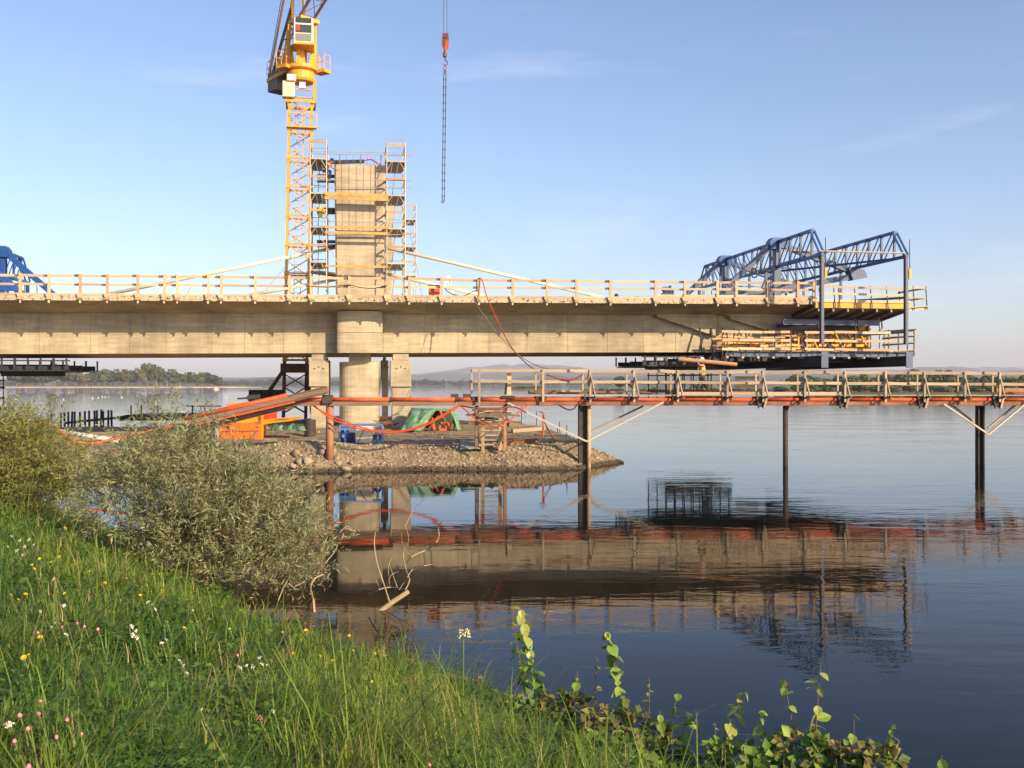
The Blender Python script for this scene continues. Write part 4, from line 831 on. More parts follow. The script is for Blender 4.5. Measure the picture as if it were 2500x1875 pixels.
for s in (-0.55, 0.55):
    obj('a_frame_leg', G().beam(SP_(-0.6, s, ZS + 4.8), SP_(-0.9, s * 0.4, ZS + 12.0), 0.20), CRANE, tw)
    obj('back_stay', G().beam(SP_(-3.9, s, ZS + 1.4), SP_(-0.9, s * 0.4, ZS + 11.8), 0.13), CRANE, tw)
    obj('stay_rope', G().tube(SP_(-3.8, s * 1.3, ZS + 1.6), SP_(-1.2, s * 0.7, ZS + 11.5), 0.03, 5), STEELD, tw)
    obj('back_strut', G().beam(SP_(-3.5, s, ZS + 1.2), SP_(-0.8, s, ZS + 6.0), 0.18), BEAMG, tw)
for r in range(6): obj('strut_lacing', G().beam(SP_(-3.3 + r * 0.42, -0.55, ZS + 1.6 + r * 0.72), SP_(-3.1 + r * 0.42, 0.55, ZS + 2.0 + r * 0.72), 0.07), BEAMG, tw)
# cabin
cb = thing_part('cabin', crane)
cf = SP_(1.15, -0.55, ZS + 2.45); RK = Matrix.Rotation(math.radians(10), 3, 'Z')
def KP(x, y, z): return cf + RK @ Vector((x, y, z))
obj('cabin_shell', G().prism([KP(-0.75, -0.9, 0.0), KP(-0.75, 0.9, 0.0), KP(-0.75, 0.9, 2.05), KP(-0.75, -0.62, 2.05), KP(-0.75, -0.9, 1.5)], KP(1.5, 0, 0) - KP(0, 0, 0)), CRANEW, cb, bevel=0.05)
obj('front_window', G().box(KP(0, -0.905, 1.10), (1.22, 0.03, 0.62), RK), GLASS, cb); obj('lower_window', G().box(KP(0, -0.905, 0.42), (1.22, 0.03, 0.58), RK), M('grey tinted pane', (0.25, 0.24, 0.2), 0.15, var=0.1), cb)
obj('top_window', G().prism([KP(-0.6, -0.905, 1.55), KP(0.6, -0.905, 1.55), KP(0.6, -0.66, 2.0), KP(-0.6, -0.66, 2.0)], RK @ Vector((0, -0.03, 0.015))), GLASS, cb)
obj('side_window', G().box(KP(-0.765, 0.0, 1.25), (0.03, 1.3, 0.9), RK), GLASS, cb); obj('side_window', G().box(KP(0.765, 0.0, 1.25), (0.03, 1.3, 0.9), RK), GLASS, cb)
obj('seat_back', G().box(KP(-0.42, -0.925, 1.15), (0.28, 0.012, 0.4), RK), RED, cb)
obj('cabin_floor', G().box(KP(0, 0, -0.06), (1.6, 1.95, 0.14), RK), CRANE, cb)
# gallery round the slewing part
gl = thing_part('gallery', crane)
for f, s in ((0.75, 1.45), (-0.3, -1.35)):
    c = SP_(f, s, ZS + 1.0); R45 = Matrix.Rotation(math.radians(-30), 3, 'Z')
    obj('gallery_floor', G().box(c, (1.05, 0.8, 0.26), R45), CRANE, gl)
    for x, y in ((-0.5, -0.36), (0, -0.36), (0.5, -0.36), (0.5, 0.36), (-0.5, 0.36)): obj('gallery_post', G().beam(c + R45 @ Vector((x, y, 0.1)), c + R45 @ Vector((x, y, 1.25)), 0.05), CRANE, gl)
    for zz in (0.7, 1.25):
        for a, b in (((-0.5, -0.36), (0.5, -0.36)), ((0.5, -0.36), (0.5, 0.36)), ((-0.5, -0.36), (-0.5, 0.36))): obj('gallery_rail', G().beam(c + R45 @ Vector((*a, zz)), c + R45 @ Vector((*b, zz)), 0.045), CRANE, gl)
# counter jib with ballast and winch
cj = thing_part('counter_jib', crane)
for s in (-0.6, 0.6): obj('jib_beam', G().beam(SP_(-0.8, s, ZS + 1.2), SP_(-4.1, s, ZS + 0.9), 0.2, 0.3), CRANE, cj)
for k in range(5): obj('walkway_plate', G().box(SP_(-1.2 - 0.62 * k, 0, ZS + 1.30 - 0.05 * k), (0.58, 1.2, 0.05), Matrix.Rotation(math.radians(-45), 3, 'Z')), BEAMG, cj)
for k in range(4): obj('ballast_slab', G().box(SP_(-2.9 - 0.34 * k, 0, ZS + 0.75), (0.30, 1.25, 1.6), Matrix.Rotation(math.radians(-45), 3, 'Z')), M('ballast concrete', (0.20, 0.19, 0.175), 0.9, var=0.15), cj, bevel=0.03)
obj('winch_drum', G().tube(SP_(-1.9, -0.5, ZS + 1.75), SP_(-1.9, 0.5, ZS + 1.75), 0.36, 14), STEELD, cj); obj('winch_frame', G().box(SP_(-1.6, -0.8, ZS + 1.65), (1.1, 0.1, 0.9), Matrix.Rotation(math.radians(-45), 3, 'Z')), CRANE, cj)
for s in (-0.8, 0.8):
    for k in range(5): obj('jib_post', G().beam(SP_(-1.1 - 0.7 * k, s, ZS + 1.2), SP_(-1.1 - 0.7 * k, s, ZS + 2.25), 0.05), CRANE, cj)
    for zz in (1.8, 2.35): obj('jib_rail', G().beam(SP_(-1.1, s, ZS + zz), SP_(-3.9, s, ZS + zz), 0.045), CRANE, cj)
# jib
jb = thing_part('jib', crane); ZJ = ZS + 5.0
for s in (-0.62, 0.62): obj('bottom_chord', G().beam(SP_(0.6, s, ZJ), SP_(30, s, ZJ + 19), 0.16), BEAMG, jb)
obj('top_chord', G().beam(SP_(0.6, 0, ZJ + 1.1), SP_(30, 0, ZJ + 20.5), 0.18), BEAMG, jb)
for k in range(22):
    f = 0.8 + k * 1.3; za = ZJ + (f - 0.6) * 0.646; zb_ = ZJ + 1.1 + (f + 0.05) * 0.66
    for s in (-0.62, 0.62):
        obj('jib_lacing', G().beam(SP_(f, s, za), SP_(f + 0.65, 0, zb_), 0.06), CRANE if k % 4 == 1 else BEAMG, jb); obj('jib_lacing', G().beam(SP_(f + 1.3, s, za + 0.84), SP_(f + 0.65, 0, zb_), 0.06), BEAMG, jb)
    obj('jib_tie', G().beam(SP_(f, -0.62, za), SP_(f, 0.62, za), 0.06), BEAMG, jb); obj('jib_lacing', G().beam(SP_(f, -0.62, za), SP_(f + 1.3, 0.62, za + 0.84), 0.05), BEAMG, jb)
# undercarriage under the deck: dark rusty base tower with raking braces
bs = thing_part('base_tower', crane)
for x, y in ((-hw, -hw), (hw, -hw), (hw, hw), (-hw, hw)): obj('base_leg', G().beam(CP(x, y, GZ - 0.1), CP(x, y, 5.9), 0.24), RUST, bs)
for z0, z1 in ((1.7, 2.7), (2.7, 3.75), (3.75, 4.8)):
    for y in (-hw, hw): obj('base_cross', G().beam(CP(-hw, y, z0), CP(hw, y, z1), 0.09), RUSTD, bs); obj('base_cross', G().beam(CP(hw, y, z0), CP(-hw, y, z1), 0.09), RUSTD, bs)
obj('base_head', G().box(CP(0, 0, 5.25), (2.3, 2.3, 0.7), RC), RUST, bs)
for x, y in ((-1, -1), (-1, 1), (1, -1), (1, 1)): obj('raking_brace', G().beam(CP(x * hw, y * hw, 5.2), CP(x * (hw + 2.3 if x < 0 else hw + 0.5), y * (hw + 0.4), 1.6), 0.24), RUST, bs)
obj('base_ballast', G().box(CP(-2.2, -0.9, 3.05), (2.6, 0.8, 1.0), RC), RUSTD, bs); obj('base_frame', G().box(CP(0.3, -1.0, 2.75), (5.4, 0.5, 0.45), RC), RUSTD, bs)
# hook block on its ropes
HX = at(1083, 90, 66.7)
hk = thing('hook_block', at(1083, 150, 66.7), 'orange and brown crane hook block with swivel hook hanging in the sky', 'hook block')
for px0, px1 in ((1083, 1085), (1091, 1092)): obj('hoist_rope', G().tube(at(px0, 84, 66.7), at(px1, -260, 66.7), 0.018, 6), STEELD, hk)
obj('side_plate', G().prism([at(x, y, 66.55) for x, y in ((1081, 82), (1094, 80), (1096, 100), (1094, 120), (1084, 125), (1079, 110), (1079, 90))], (0, 0.08, 0)), M('brown hook block paint', (0.13, 0.05, 0.035), 0.55, var=0.15), hk)
obj('side_plate', G().prism([at(x, y, 66.75) for x, y in ((1081, 82), (1094, 80), (1096, 100), (1094, 120), (1084, 125), (1079, 110), (1079, 90))], (0, 0.08, 0)), RUST, hk)
obj('front_shield', G().prism([at(x, y, 66.5) for x, y in ((1088, 99), (1096, 99), (1095, 112), (1091, 124), (1084, 122))], (0, 0.045, 0)), ORANGE, hk)
obj('sheave', G().tube(at(1087, 96, 66.56), at(1087, 96, 66.8), 0.16, 14), STEELD, hk)
obj('swivel', G().lathe(at(1086, 141, 66.7), [(0.06, 0), (0.13, 0.05), (0.14, 0.28), (0.08, 0.4)], 10), RUST, hk)
hc = at(1087, 154, 66.7)
obj('hook', G().path([hc + Vector((0, 0, 0.38))] + [hc + Vector((-0.15 * math.sin(a), 0, 0.15 * math.cos(a) - 0.0)) for a in np.linspace(0.0, -4.4, 16)], 0.05, 7, 0.02), RUST, hk)
ch = thing('lifting_chain', at(1083, 497, 66.7), 'long double chain hanging straight down from the crane hook', 'chain')
obj('master_ring', G().path([at(1086, 166, 66.7) + Vector((0.09 * math.cos(a), 0, 0.16 * math.sin(a))) for a in np.linspace(0, 6.28, 12)], 0.03, 5), RUST, ch)
obj('shortener', G().box(at(1086, 176, 66.7), (0.16, 0.1, 0.26)), RUST, ch)
for dx in (-2.6, 2.6):
    for k in range(33):
        a, b = 181 + k * 9.5, 181 + (k + 1) * 9.5; q0, q1 = 1086 - 4 * k / 33, 1086 - 4 * (k + 1) / 33
        pa, pb = at(q0 + dx, a, 66.7), at(q1 + dx, b, 66.7)
        obj('chain_link', G().beam(pa, pb + (pa - pb) * 0.12, 0.075 if k % 2 else 0.045, 0.045 if k % 2 else 0.075, up=(0, 1, 0)), STEELD, ch)
obj('end_hook', G().path([at(1081, 492, 66.7) + Vector((0.1 * math.sin(a), 0, 0.1 * math.cos(a))) for a in np.linspace(0, 4.5, 10)], 0.035, 6), RUST, ch)

# ------------------------------------------------------------------ pile trestle with the walkway and the pipeline
def TY(px): u = (px - 1250) / F; return 46.7 / (1 - 0.1 * u)
def TR(px, py, off=0.0): return at(px, py, TY(px) + off)
TDX = Vector((0.995, 0.0995, 0)); TDY = Vector((-0.0995, 0.995, 0)); RT = Matrix.Rotation(math.atan(0.1), 3, 'Z')
tr = thing('trestle_walkway', TR(1430, 1147), 'timber railed walkway and pipe trestle on steel piles over the water', 'walkway')
TPOST = [1170, 1326, 1441, 1548, 1655, 1776, 1863, 1965, 2063, 2162, 2257, 2356, 2441, 2535]
def tz(py, px, off=0.0): return TR(px, py, off).z
# piles
def hpile(px, wd, ytop, zbot, mat, lit):
    c = TR(px, 1000, 0.55); zt_ = tz(ytop, px); R = RT
    p = thing_part('pile', tr)
    obj('pile_web', G().box(Vector((c.x - wd * 0.08, c.y + 0.10, (zt_ + zbot) / 2)), (wd * 0.84, 0.06, zt_ - zbot), R), mat, p)
    obj('pile_flange', G().box(Vector((c.x - wd * 0.48, c.y, (zt_ + zbot) / 2)), (0.05, 0.3, zt_ - zbot), R), mat, p)
    if lit: obj('pile_flange', G().tube(Vector((c.x + wd * 0.36, c.y - 0.08, zbot)), Vector((c.x + wd * 0.36, c.y - 0.08, zt_)), wd * 0.17, 10), lit, p, smooth=True)
    else: obj('pile_flange', G().box(Vector((c.x + wd * 0.42, c.y, (zt_ + zbot) / 2)), (0.06, 0.3, zt_ - zbot), R), mat, p)
    return p
PILEL = M('sunlit pile edge', (0.42, 0.30, 0.17), 0.7, var=0.2, scale=2, dark=(0.16, 0.10, 0.06), dlo=0.5, dhi=0.7)  # sunlight on the pile's right edge, painted as a paler colour
hpile(1427, 0.56, 988, -1.5, RUSTD, PILEL); hpile(2393, 0.30, 988, -1.5, RUSTD, None)
g = G().tube(Vector((TR(1926, 1000).x, TR(1926, 1000).y + 0.6, -1.5)), Vector((TR(1926, 1000).x, TR(1926, 1000).y + 0.6, tz(988, 1926))), 0.125, 10); obj('thin_pile', g, RUSTD, tr, smooth=True)
obj('pile_bracket', G().prism([TR(1911, 989, 0.55), TR(1928, 989, 0.55), TR(1924, 1004, 0.55), TR(1920, 1001, 0.55)], TDY * 0.1), RUSTD, tr)
c = TR(805, 1000, 0.3); obj('round_pile', G().tube(Vector((c.x, c.y, 0.2)), Vector((c.x, c.y, tz(985, 805))), 0.175, 14), RUSTL, tr, smooth=True)
# main girder pieces and the orange pipe lying on them
RUSTF = M('rusty girder face', (0.27, 0.12, 0.065), 0.8, var=0.3, scale=2.5, dark=(0.12, 0.07, 0.05), dlo=0.45, dhi=0.7, dscale=1.2)
BRACE = M('pale brace steel', (0.45, 0.40, 0.32), 0.6, var=0.12)
joins = [712, 802, 955, 1115, 1170, 1240, 1441, 1655, 1863, 2063, 2257, 2441, 2560]
for i, (a, b) in enumerate(zip(joins, joins[1:])):
    for off in (0.15, 1.25):
        ya = 984.5 if a < 1100 else 984
        obj('girder', G().ibeam(TR(a + 1, ya, off), TR(b - 1, 984, off), 0.20, 0.27, 0.03), (BEAMG if b < 1200 else RUST), tr)
    obj('girder_face', G().beam(TR(a + 1, 984.5, 0.06), TR(b - 1, 984.5, 0.06), 0.02, 0.20), BEAMG if b < 1200 else RUSTF, tr)
    obj('orange_pipe', G().tube(TR(a + 0.5, 975.5, 0.05), TR(b - 0.5, 975.5, 0.05), 0.095, 10), ORANGE, tr, smooth=True)
    obj('orange_pipe', G().tube(TR(a + 0.5, 975.5, 0.32), TR(b - 0.5, 975.5, 0.32), 0.095, 10), ORANGE, tr, smooth=True)
    obj('pipe_collar', G().tube(TR(b - 3, 975.5, 0.05), TR(b + 3, 975.5, 0.05), 0.125, 10), RUSTD, tr)
for px in (1110, 1140): obj('pipe_clamp', G().box(TR(px, 968, 0.3), (0.35, 0.5, 0.22), RT), RUSTD, tr)
# deck planks, cross bearers, brackets and the railing on both sides
for i, (a, b) in enumerate(zip(TPOST, TPOST[1:])):
    for k in range(5):
        off = -0.05 + 0.33 * k
        obj('deck_plank', G().beam(TR(a + 1, 965.5, off), TR(b - 1, 965.5, off) + Vector((0, 0, random.uniform(-0.01, 0.01))), 0.30, 0.055), WOODW, tr)
for i, px in enumerate(TPOST):
    obj('cross_bearer', G().beam(TR(px, 970, -0.25), TR(px, 970, 1.85), 0.16, 0.16), WOODD, tr)
    obj('bracket_plate', G().box(TR(px - 7, 972, 0.35), (0.5, 0.9, 0.12), RT), RUSTD, tr)
    if i % 2 == 0 and px > 1700:
        obj('saddle_plate', G().prism([TR(px - 17, 968, -0.12), TR(px + 9, 968, -0.12), TR(px + 2, 998, -0.12), TR(px - 2, 994, -0.12), TR(px - 8, 994, -0.12), TR(px - 11, 998, -0.12)], TDY * 0.10), RUSTD, tr)
        obj('saddle_strut', G().beam(TR(px + 9, 971, -0.2), TR(px + 2, 997, -0.2), 0.09, 0.09), WOODW, tr)
    top = 901 + (px - 1170) * 0.006
    for off, m_ in ((-0.22, WOODW), (1.75, WOODW)):
        dx = 0 if off < 0 else -18
        pst = obj('rail_post', G().beam(TR(px + dx, 982 if off < 0 else 968, off), TR(px + dx, top + 0.5, off), 0.10 if off < 0 else 0.08, 0.09, up=TDY), m_, tr)
    if px > 1400:
        obj('post_brace', G().beam(TR(px + 2, top + 17, -0.26), TR(px + 12, 968, -0.75), 0.055, 0.09), WOODW, tr)
        obj('brace_foot', G().beam(TR(px - 3, 971, -0.1), TR(px + 14, 971, -0.75), 0.09, 0.07), WOODD, tr)
for i, (a, b) in enumerate(zip(TPOST, TPOST[1:])):
    ta = 901 + (a - 1170) * 0.006; tb = 901 + (b - 1170) * 0.006
    mid = a + (b - a) * random.uniform(0.55, 0.7) if i % 2 else None
    for dy, wd in ((3.5, 0.145), (30.0, 0.135)):
        j = random.uniform(-1.6, 1.6)
        segs = [(a, b)] if mid is None else [(a, mid + 4), (mid - 4, b)]
        for n_, (p, q) in enumerate(segs):
            obj('rail_plank', G().beam(TR(p - 3, ta + dy + j, -0.13 - 0.045 * n_), TR(q + 3, tb + dy - j, -0.13 - 0.045 * n_), 0.04, wd), WOODW, tr)
            if n_: obj('plank_end', G().box(TR(p, ta + dy + j, -0.205), (0.06, 0.02, wd), RT), WOODD, tr)
        obj('rail_plank', G().beam(TR(a - 18, ta + dy, 1.68), TR(b - 16, tb + dy, 1.68), 0.04, wd), WOODW, tr)
    if 1640 < a < 1990: obj('toe_board', G().beam(TR(a, 960.5, -0.12), TR(b, 961, -0.12), 0.03, 0.13), WOODW, tr)
obj('tall_post', G().beam(TR(1243, 965, 0.25), TR(1243, 901, 0.25), 0.19, 0.12, up=TDY), WOOD, tr); obj('post_prop', G().beam(TR(1233, 964, 0.4), TR(1240, 918, 0.4), 0.07, 0.07), WOODD, tr)
obj('steel_packer', G().box(TR(1240, 969, 0.1), (0.65, 0.5, 0.14), RT), RUSTD, tr)
# slanting steel braces from girder to pile
for x0, y0, x1, y1, o in ((1240, 984, 1432, 1078, -0.1), (1620, 982, 1432, 1078, -0.05), (1570, 992, 1440, 1054, 1.2), (2304, 987, 2413, 1061, -0.1), (2320, 986, 2396, 1046, 1.1), (2500, 989, 2413, 1061, -0.1), (2478, 990, 2412, 1046, 1.1)):
    obj('slant_brace', G().beam(TR(x0, y0, o), TR(x1, y1, o), 0.09, 0.08), BRACE if o < 1 else WOODW, tr)
obj('mesh_panel', G().beam(TR(1250, 987, 0.5), TR(1300, 987, 0.5), 0.02, 0.05), RUSTD, tr)
# timber stacked along the deck: each baulk its own thing
for i, (x0, x1, py, off, w_, m_, lab) in enumerate([(1290, 1450, 957.5, 1.2, 0.22, WOODD, 'long dark square baulk lying on the walkway deck at its left end'), (1370, 1420, 956, 0.9, 0.12, WOODW, 'short pale plank leaning on the dark baulk on the walkway'),
        (1450, 1500, 958.5, 1.1, 0.2, WOODD, 'dark timber baulk end to end with the long one on the walkway'), (1560, 1590, 960, 1.0, 0.14, WOODD, 'short dark block on the walkway left of the walking man'),
        (2430, 2530, 952.5, 1.2, 0.22, M('reddish log', (0.33, 0.16, 0.09), 0.85, var=0.2), 'reddish log on the walkway at the right edge of the picture'), (2445, 2520, 960, 0.9, 0.16, RUST, 'rusty bar under the reddish log at the right edge')]):
    tag(obj('timber_baulk', G().beam(TR(x0, py, off), TR(x1, py + 0.5, off), w_, w_ * 0.85), m_, loc=TR((x0 + x1) / 2, 962, off), bevel=0.01), lab, 'timber', 'timber on the walkway')
# short timber stair at the left end
la = thing('timber_stair', TR(1200, 1096, -1.5), 'rough timber ladder stair from the gravel up to the walkway', 'stair')
zg = spit_z(TR(1200, 1000, 1.0).x, TR(1200, 1000, 1.0).y)
for px, off in ((1165, 1.3), (1233, 1.3), (1163, 0.35), (1232, 0.35)): p = TR(px, 975, off); obj('tall_leg', G().beam(Vector((p.x, p.y, 0.95)), p, 0.16, 0.13), WOODD if px < 1200 else RUSTL, la)
for px in (1179, 1221): a = TR(px, 1014, 0.1); b = TR(px, 1095, 1.0); obj('front_leg', G().beam(Vector((b.x, b.y, zg - 0.05)), a, 0.15, 0.10, up=TDY), WOOD, la)
for k in range(7): q = k / 6; obj('tread', G().beam(TR(1172, 1016 + 70 * q, 0.12 + 0.75 * q), TR(1230, 1016 + 70 * q, 0.12 + 0.75 * q), 0.24, 0.05), WOODW, la)
obj('top_bearer', G().beam(TR(1161, 1013, -0.5), TR(1236, 1013, -0.5), 0.14, 0.14), WOODD, la)
for y_ in (997, 1001): obj('brace_rail', G().beam(TR(1165, y_, -0.4), TR(1233, y_, -0.4), 0.05, 0.06), RUST, la)
# pipe ramp: the girders dip to the ground on the left
rm = thing('pipe_ramp', TR(600, 1040, 0.3), 'sloping steel beams carrying orange pipe down to the left of the brown pile', 'pipe ramp')
for nm, x0, y0, x1, y1, o, hh in (('upper_beam', 470, 1028, 801, 952, -0.35, 0.34), ('lower_beam', 476, 1046, 716, 987, 0.2, 0.36)):
    obj(nm, G().ibeam(TR(x0, y0, o), TR(x1, y1, o), 0.2, hh, 0.03), BEAMG, rm); obj('beam_face', G().beam(TR(x0, y0 + 1, o - 0.085), TR(x1, y1 + 1, o - 0.085), 0.02, hh * 0.55), BEAMG, rm)
    obj('orange_pipe', G().tube(TR(x0 - 30, y0 - 3, o), TR(x1 - (100 if o < 0 else 0), y1 - 9 + (23 if o < 0 else 0), o), 0.115, 10), ORANGE, rm, smooth=True)
obj('red_stripe_rail', G().beam(TR(480, 1036, -0.46), TR(720, 981, -0.46), 0.03, 0.10), ORANGE, rm)
obj('pipe_bend', G().path(catmull([TR(690, 982, 0.05), TR(715, 977, 0.05), TR(760, 975.5, 0.05)], 4), 0.095, 10), ORANGE, rm, smooth=True)
obj('rest_frame', G().box(TR(800, 975, 0.2), (0.45, 0.6, 0.4), RT), RUSTD, rm)
obj('ramp_trestle', G().beam(Vector((TR(528, 1030).x, TR(528, 1030).y + 0.3, 0.9)), TR(528, 1035, 0.3), 0.14), WOODW, rm)
# hoses
def hose(name, pts, r, mat, label, cat='hose', k=6): 
    tag(obj(name, G().path(catmull(pts, k), r, 7), mat, smooth=True, loc=pts[len(pts) // 2]), label, cat)
hose('red_hose', [TR(760, 988, -0.2), TR(800, 1012, -0.3), TR(870, 1040, -0.35), TR(925, 1053, -0.35), TR(988, 1051, -0.35), TR(1050, 1030, -0.3), TR(1118, 990, -0.1)], 0.034, HOSE, 'upper of two red hoses sagging below the pipe by the stair')
hose('red_hose', [TR(768, 990, -0.3), TR(806, 1021, -0.4), TR(872, 1046, -0.45), TR(930, 1056, -0.45), TR(985, 1054, -0.45), TR(1046, 1036, -0.4), TR(1122, 992, -0.2)], 0.034, HOSE, 'lower of two red hoses sagging below the pipe by the stair')
hose('red_hose', [TR(1120, 990, -0.2), TR(1135, 1000, -0.3), TR(1170, 1030, -0.6), TR(1212, 1042, -0.75), TR(1240, 1030, -0.6), TR(1275, 1000, -0.3), TR(1300, 985, -0.1)], 0.034, HOSE, 'red hose looping in front of the timber stair')
hose('red_hose', [TR(1125, 991, -0.1), TR(1165, 997, -0.3), TR(1210, 998, -0.3), TR(1255, 994, -0.2), TR(1285, 1008, -0.3)], 0.04, M('maroon hose', (0.20, 0.03, 0.025), 0.5), 'dark red hose strung flat behind the top of the stair')
b0 = BR(s_at(1170, -0.2), -0.25, 0); sb0 = s_at(1170, -0.25)
hose('red_hose', [BR(sb0 - 0.1, 0.1, z_at(712, sb0, 0.1)), BR(sb0 - 0.1, -0.1, z_at(684, sb0, -0.1)), BR(sb0 + 0.15, -0.3, z_at(683, sb0, -0.3)), at(1187, 720, 57.0), at(1200, 752, 56.6), at(1222, 800, 55.5), at(1250, 850, 53), at(1285, 888, 50), at(1312, 906, TY(1312) - 0.1)], 0.03, HOSE, 'long red hose hanging from the deck rail down to the walkway')
hose('grey_cable', [BR(s_at(1155, -0.2), -0.1, z_at(730, s_at(1155, 0), 0)), at(1180, 768, 56.3), at(1215, 815, 55), at(1260, 862, 52), at(1310, 893, 49), at(1358, 905, TY(1358) + 0.1)], 0.018, CABLE, 'thin grey cable hanging from deck to walkway beside the red hose', 'cable')
hose('red_hose', [TR(1335, 915, -0.2), TR(1370, 926, -0.2), TR(1400, 927, -0.2), TR(1424, 914, -0.2)], 0.04, M('dark red hose', (0.22, 0.04, 0.03), 0.5), 'dark red hose slung between two walkway posts')
hose('red_hose', [TR(1437, 912, -0.18), TR(1434, 930, -0.16), TR(1440, 950, -0.18), TR(1434, 963, -0.1)], 0.03, HOSE, 'red hose hanging down a walkway post above the thick pile')
hose('black_hose', [TR(1365, 990, -0.1), TR(1385, 1000, -0.3), TR(1400, 999, -0.3), TR(1408, 989, -0.1)], 0.035, CABLED, 'short black hose loop under the girder left of the thick pile')
p5 = on(1366, 1087, 1.0)
hose('red_hose', [at(1328, 1012, 53), at(1329, 1030, 53), at(1340, 1052, 52.5), at(1352, 1074, 52), at(1366, 1088, 51.6), at(1395, 1089, 51.3)], 0.034, HOSE, 'red hose coming down the orange stake onto the gravel tip')
hose('orange_hose', [at(-20, 1034, 44), at(60, 1036, 44), at(118, 1037, 44), at(150, 1056, 43.5), at(180, 1078, 43), at(225, 1083, 43), at(275, 1073, 43.5), at(340, 1058, 44), at(420, 1040, 45), at(480, 1028, 46.5)], 0.06, ORANGE, 'orange hose sagging behind the willows at the left')
sw = s_at(950, 0.3)
hose('black_hose', [BR(s_at(760, -0.2), -0.2, z_at(700, s_at(760, 0), 0)), BR(s_at(800, -0.2), -0.2, z_at(702, s_at(800, 0), 0)), BR(s_at(850, -0.2), -0.22, z_at(697, s_at(850, 0), 0)), BR(s_at(880, -0.2), -0.2, z_at(703, s_at(880, 0), 0)), BR(s_at(912, -0.2), -0.2, z_at(705, s_at(912, 0), 0)), BR(s_at(944, -0.2), -0.2, z_at(698, s_at(944, 0), 0))], 0.025, CABLED, 'thin dark hose strung along the guard rail in front of the pylon')
hose('black_hose', [BR(s_at(1082, 0.2), 0.2, z_at(700, s_at(1082, 0), 0)), BR(s_at(1100, 0.2), 0.2, z_at(716, s_at(1100, 0), 0)), BR(s_at(1130, 0.2), 0.2, z_at(722, s_at(1130, 0), 0)), BR(s_at(1155, 0.1), 0.1, z_at(712, s_at(1155, 0), 0)), BR(s_at(1169, 0), 0.0, z_at(709, s_at(1169, 0), 0))], 0.025, CABLED, 'dark hose hanging in a loop behind the rail right of the orange bin')

# ------------------------------------------------------------------ things on the gravel spit
def gp(px, Y): x = pxw(px, Y); return Vector((x, Y, spit_z(x, Y)))
def BX(px0, py0, px1, py1, Y, dep): 
    a, b = at(px0, py1, Y), at(px1, py0, Y); return ((a + b) / 2 + Vector((0, dep / 2, 0)), (b.x - a.x, dep, b.z - a.z))
mc = thing('concrete_pump', gp(590, 52.6), 'orange concrete pump with box hopper standing under the pipe ramp', 'concrete pump')
c, s = BX(536, 1034, 634, 1074, 52.6, 1.4); obj('hopper', G().box(c, s), ORANGEP, mc, bevel=0.03)
c, s = BX(538, 1052, 632, 1053.5, 52.57, 0.02); obj('hopper_seam', G().box(c, s), RUSTD, mc)
for k, y_ in enumerate((1036, 1040, 1044)): c, s = BX(540, y_, 566 - 5 * k, y_ + 1, 52.56, 0.02); obj('vent_slot', G().box(c, s), RUSTD, mc)
c, s = BX(555, 1041, 559, 1048, 52.56, 0.02); obj('latch', G().box(c, s), BLACK, mc)
obj('tank', G().prism([at(548, 1004, 53.6), at(553, 987, 53.6), at(575, 984, 53.6), at(660, 978, 53.6), at(660, 1000, 53.6), at(556, 1012, 53.6)], (0, 1.2, 0)), ORANGEY, mc, bevel=0.03)
obj('chassis', G().prism([at(555, 1030, 53.0), at(560, 1026, 53.0), at(640, 1008, 53.0), at(640, 1030, 53.0), at(600, 1034, 53.0)], (0, 1.0, 0)), ORANGEY, mc)
c, s = BX(637, 1008, 642, 1072, 52.8, 0.12); obj('mast_post', G().box(c, s), ORANGEY, mc)
c, s = BX(642, 1002, 668, 1024, 53.2, 0.8); obj('red_cabinet', G().box(c, s), RED, mc, bevel=0.03)
c, s = BX(658, 1002, 661, 1023, 53.17, 0.02); obj('cabinet_edge', G().box(c, s), ORANGE, mc)
obj('delivery_arm', G().prism([at(641, 1025, 52.9), at(668, 1022, 52.9), at(737, 1017, 52.9), at(737, 1021, 52.9), at(710, 1029, 52.9), at(668, 1033, 52.9), at(642, 1038, 52.9)], (0, 0.3, 0)), ORANGEY, mc, bevel=0.02)
obj('arm_slot', G().prism([at(670, 1025, 52.88), at(705, 1022, 52.88), at(704, 1024, 52.88), at(670, 1027, 52.88)], (0, 0.015, 0)), RUSTD, mc)
for px in (560, 625):
    cc_ = gp(px, 53.2); obj('wheel', G().tube(cc_ + Vector((0, -0.1, 0.3)), cc_ + Vector((0, 0.15, 0.3)), 0.32, 14), BLACK, mc)
obj('drill_motor', G().tube(at(605, 972, 55), at(634, 970, 55), 0.16, 12), STEELD, mc); obj('drill_rod', G().tube(at(580, 974, 55), at(606, 972, 55), 0.05, 8), STEELD, mc); obj('motor_leg', G().beam(at(628, 972, 55), at(632, 1010, 55), 0.2), STEELD, mc)
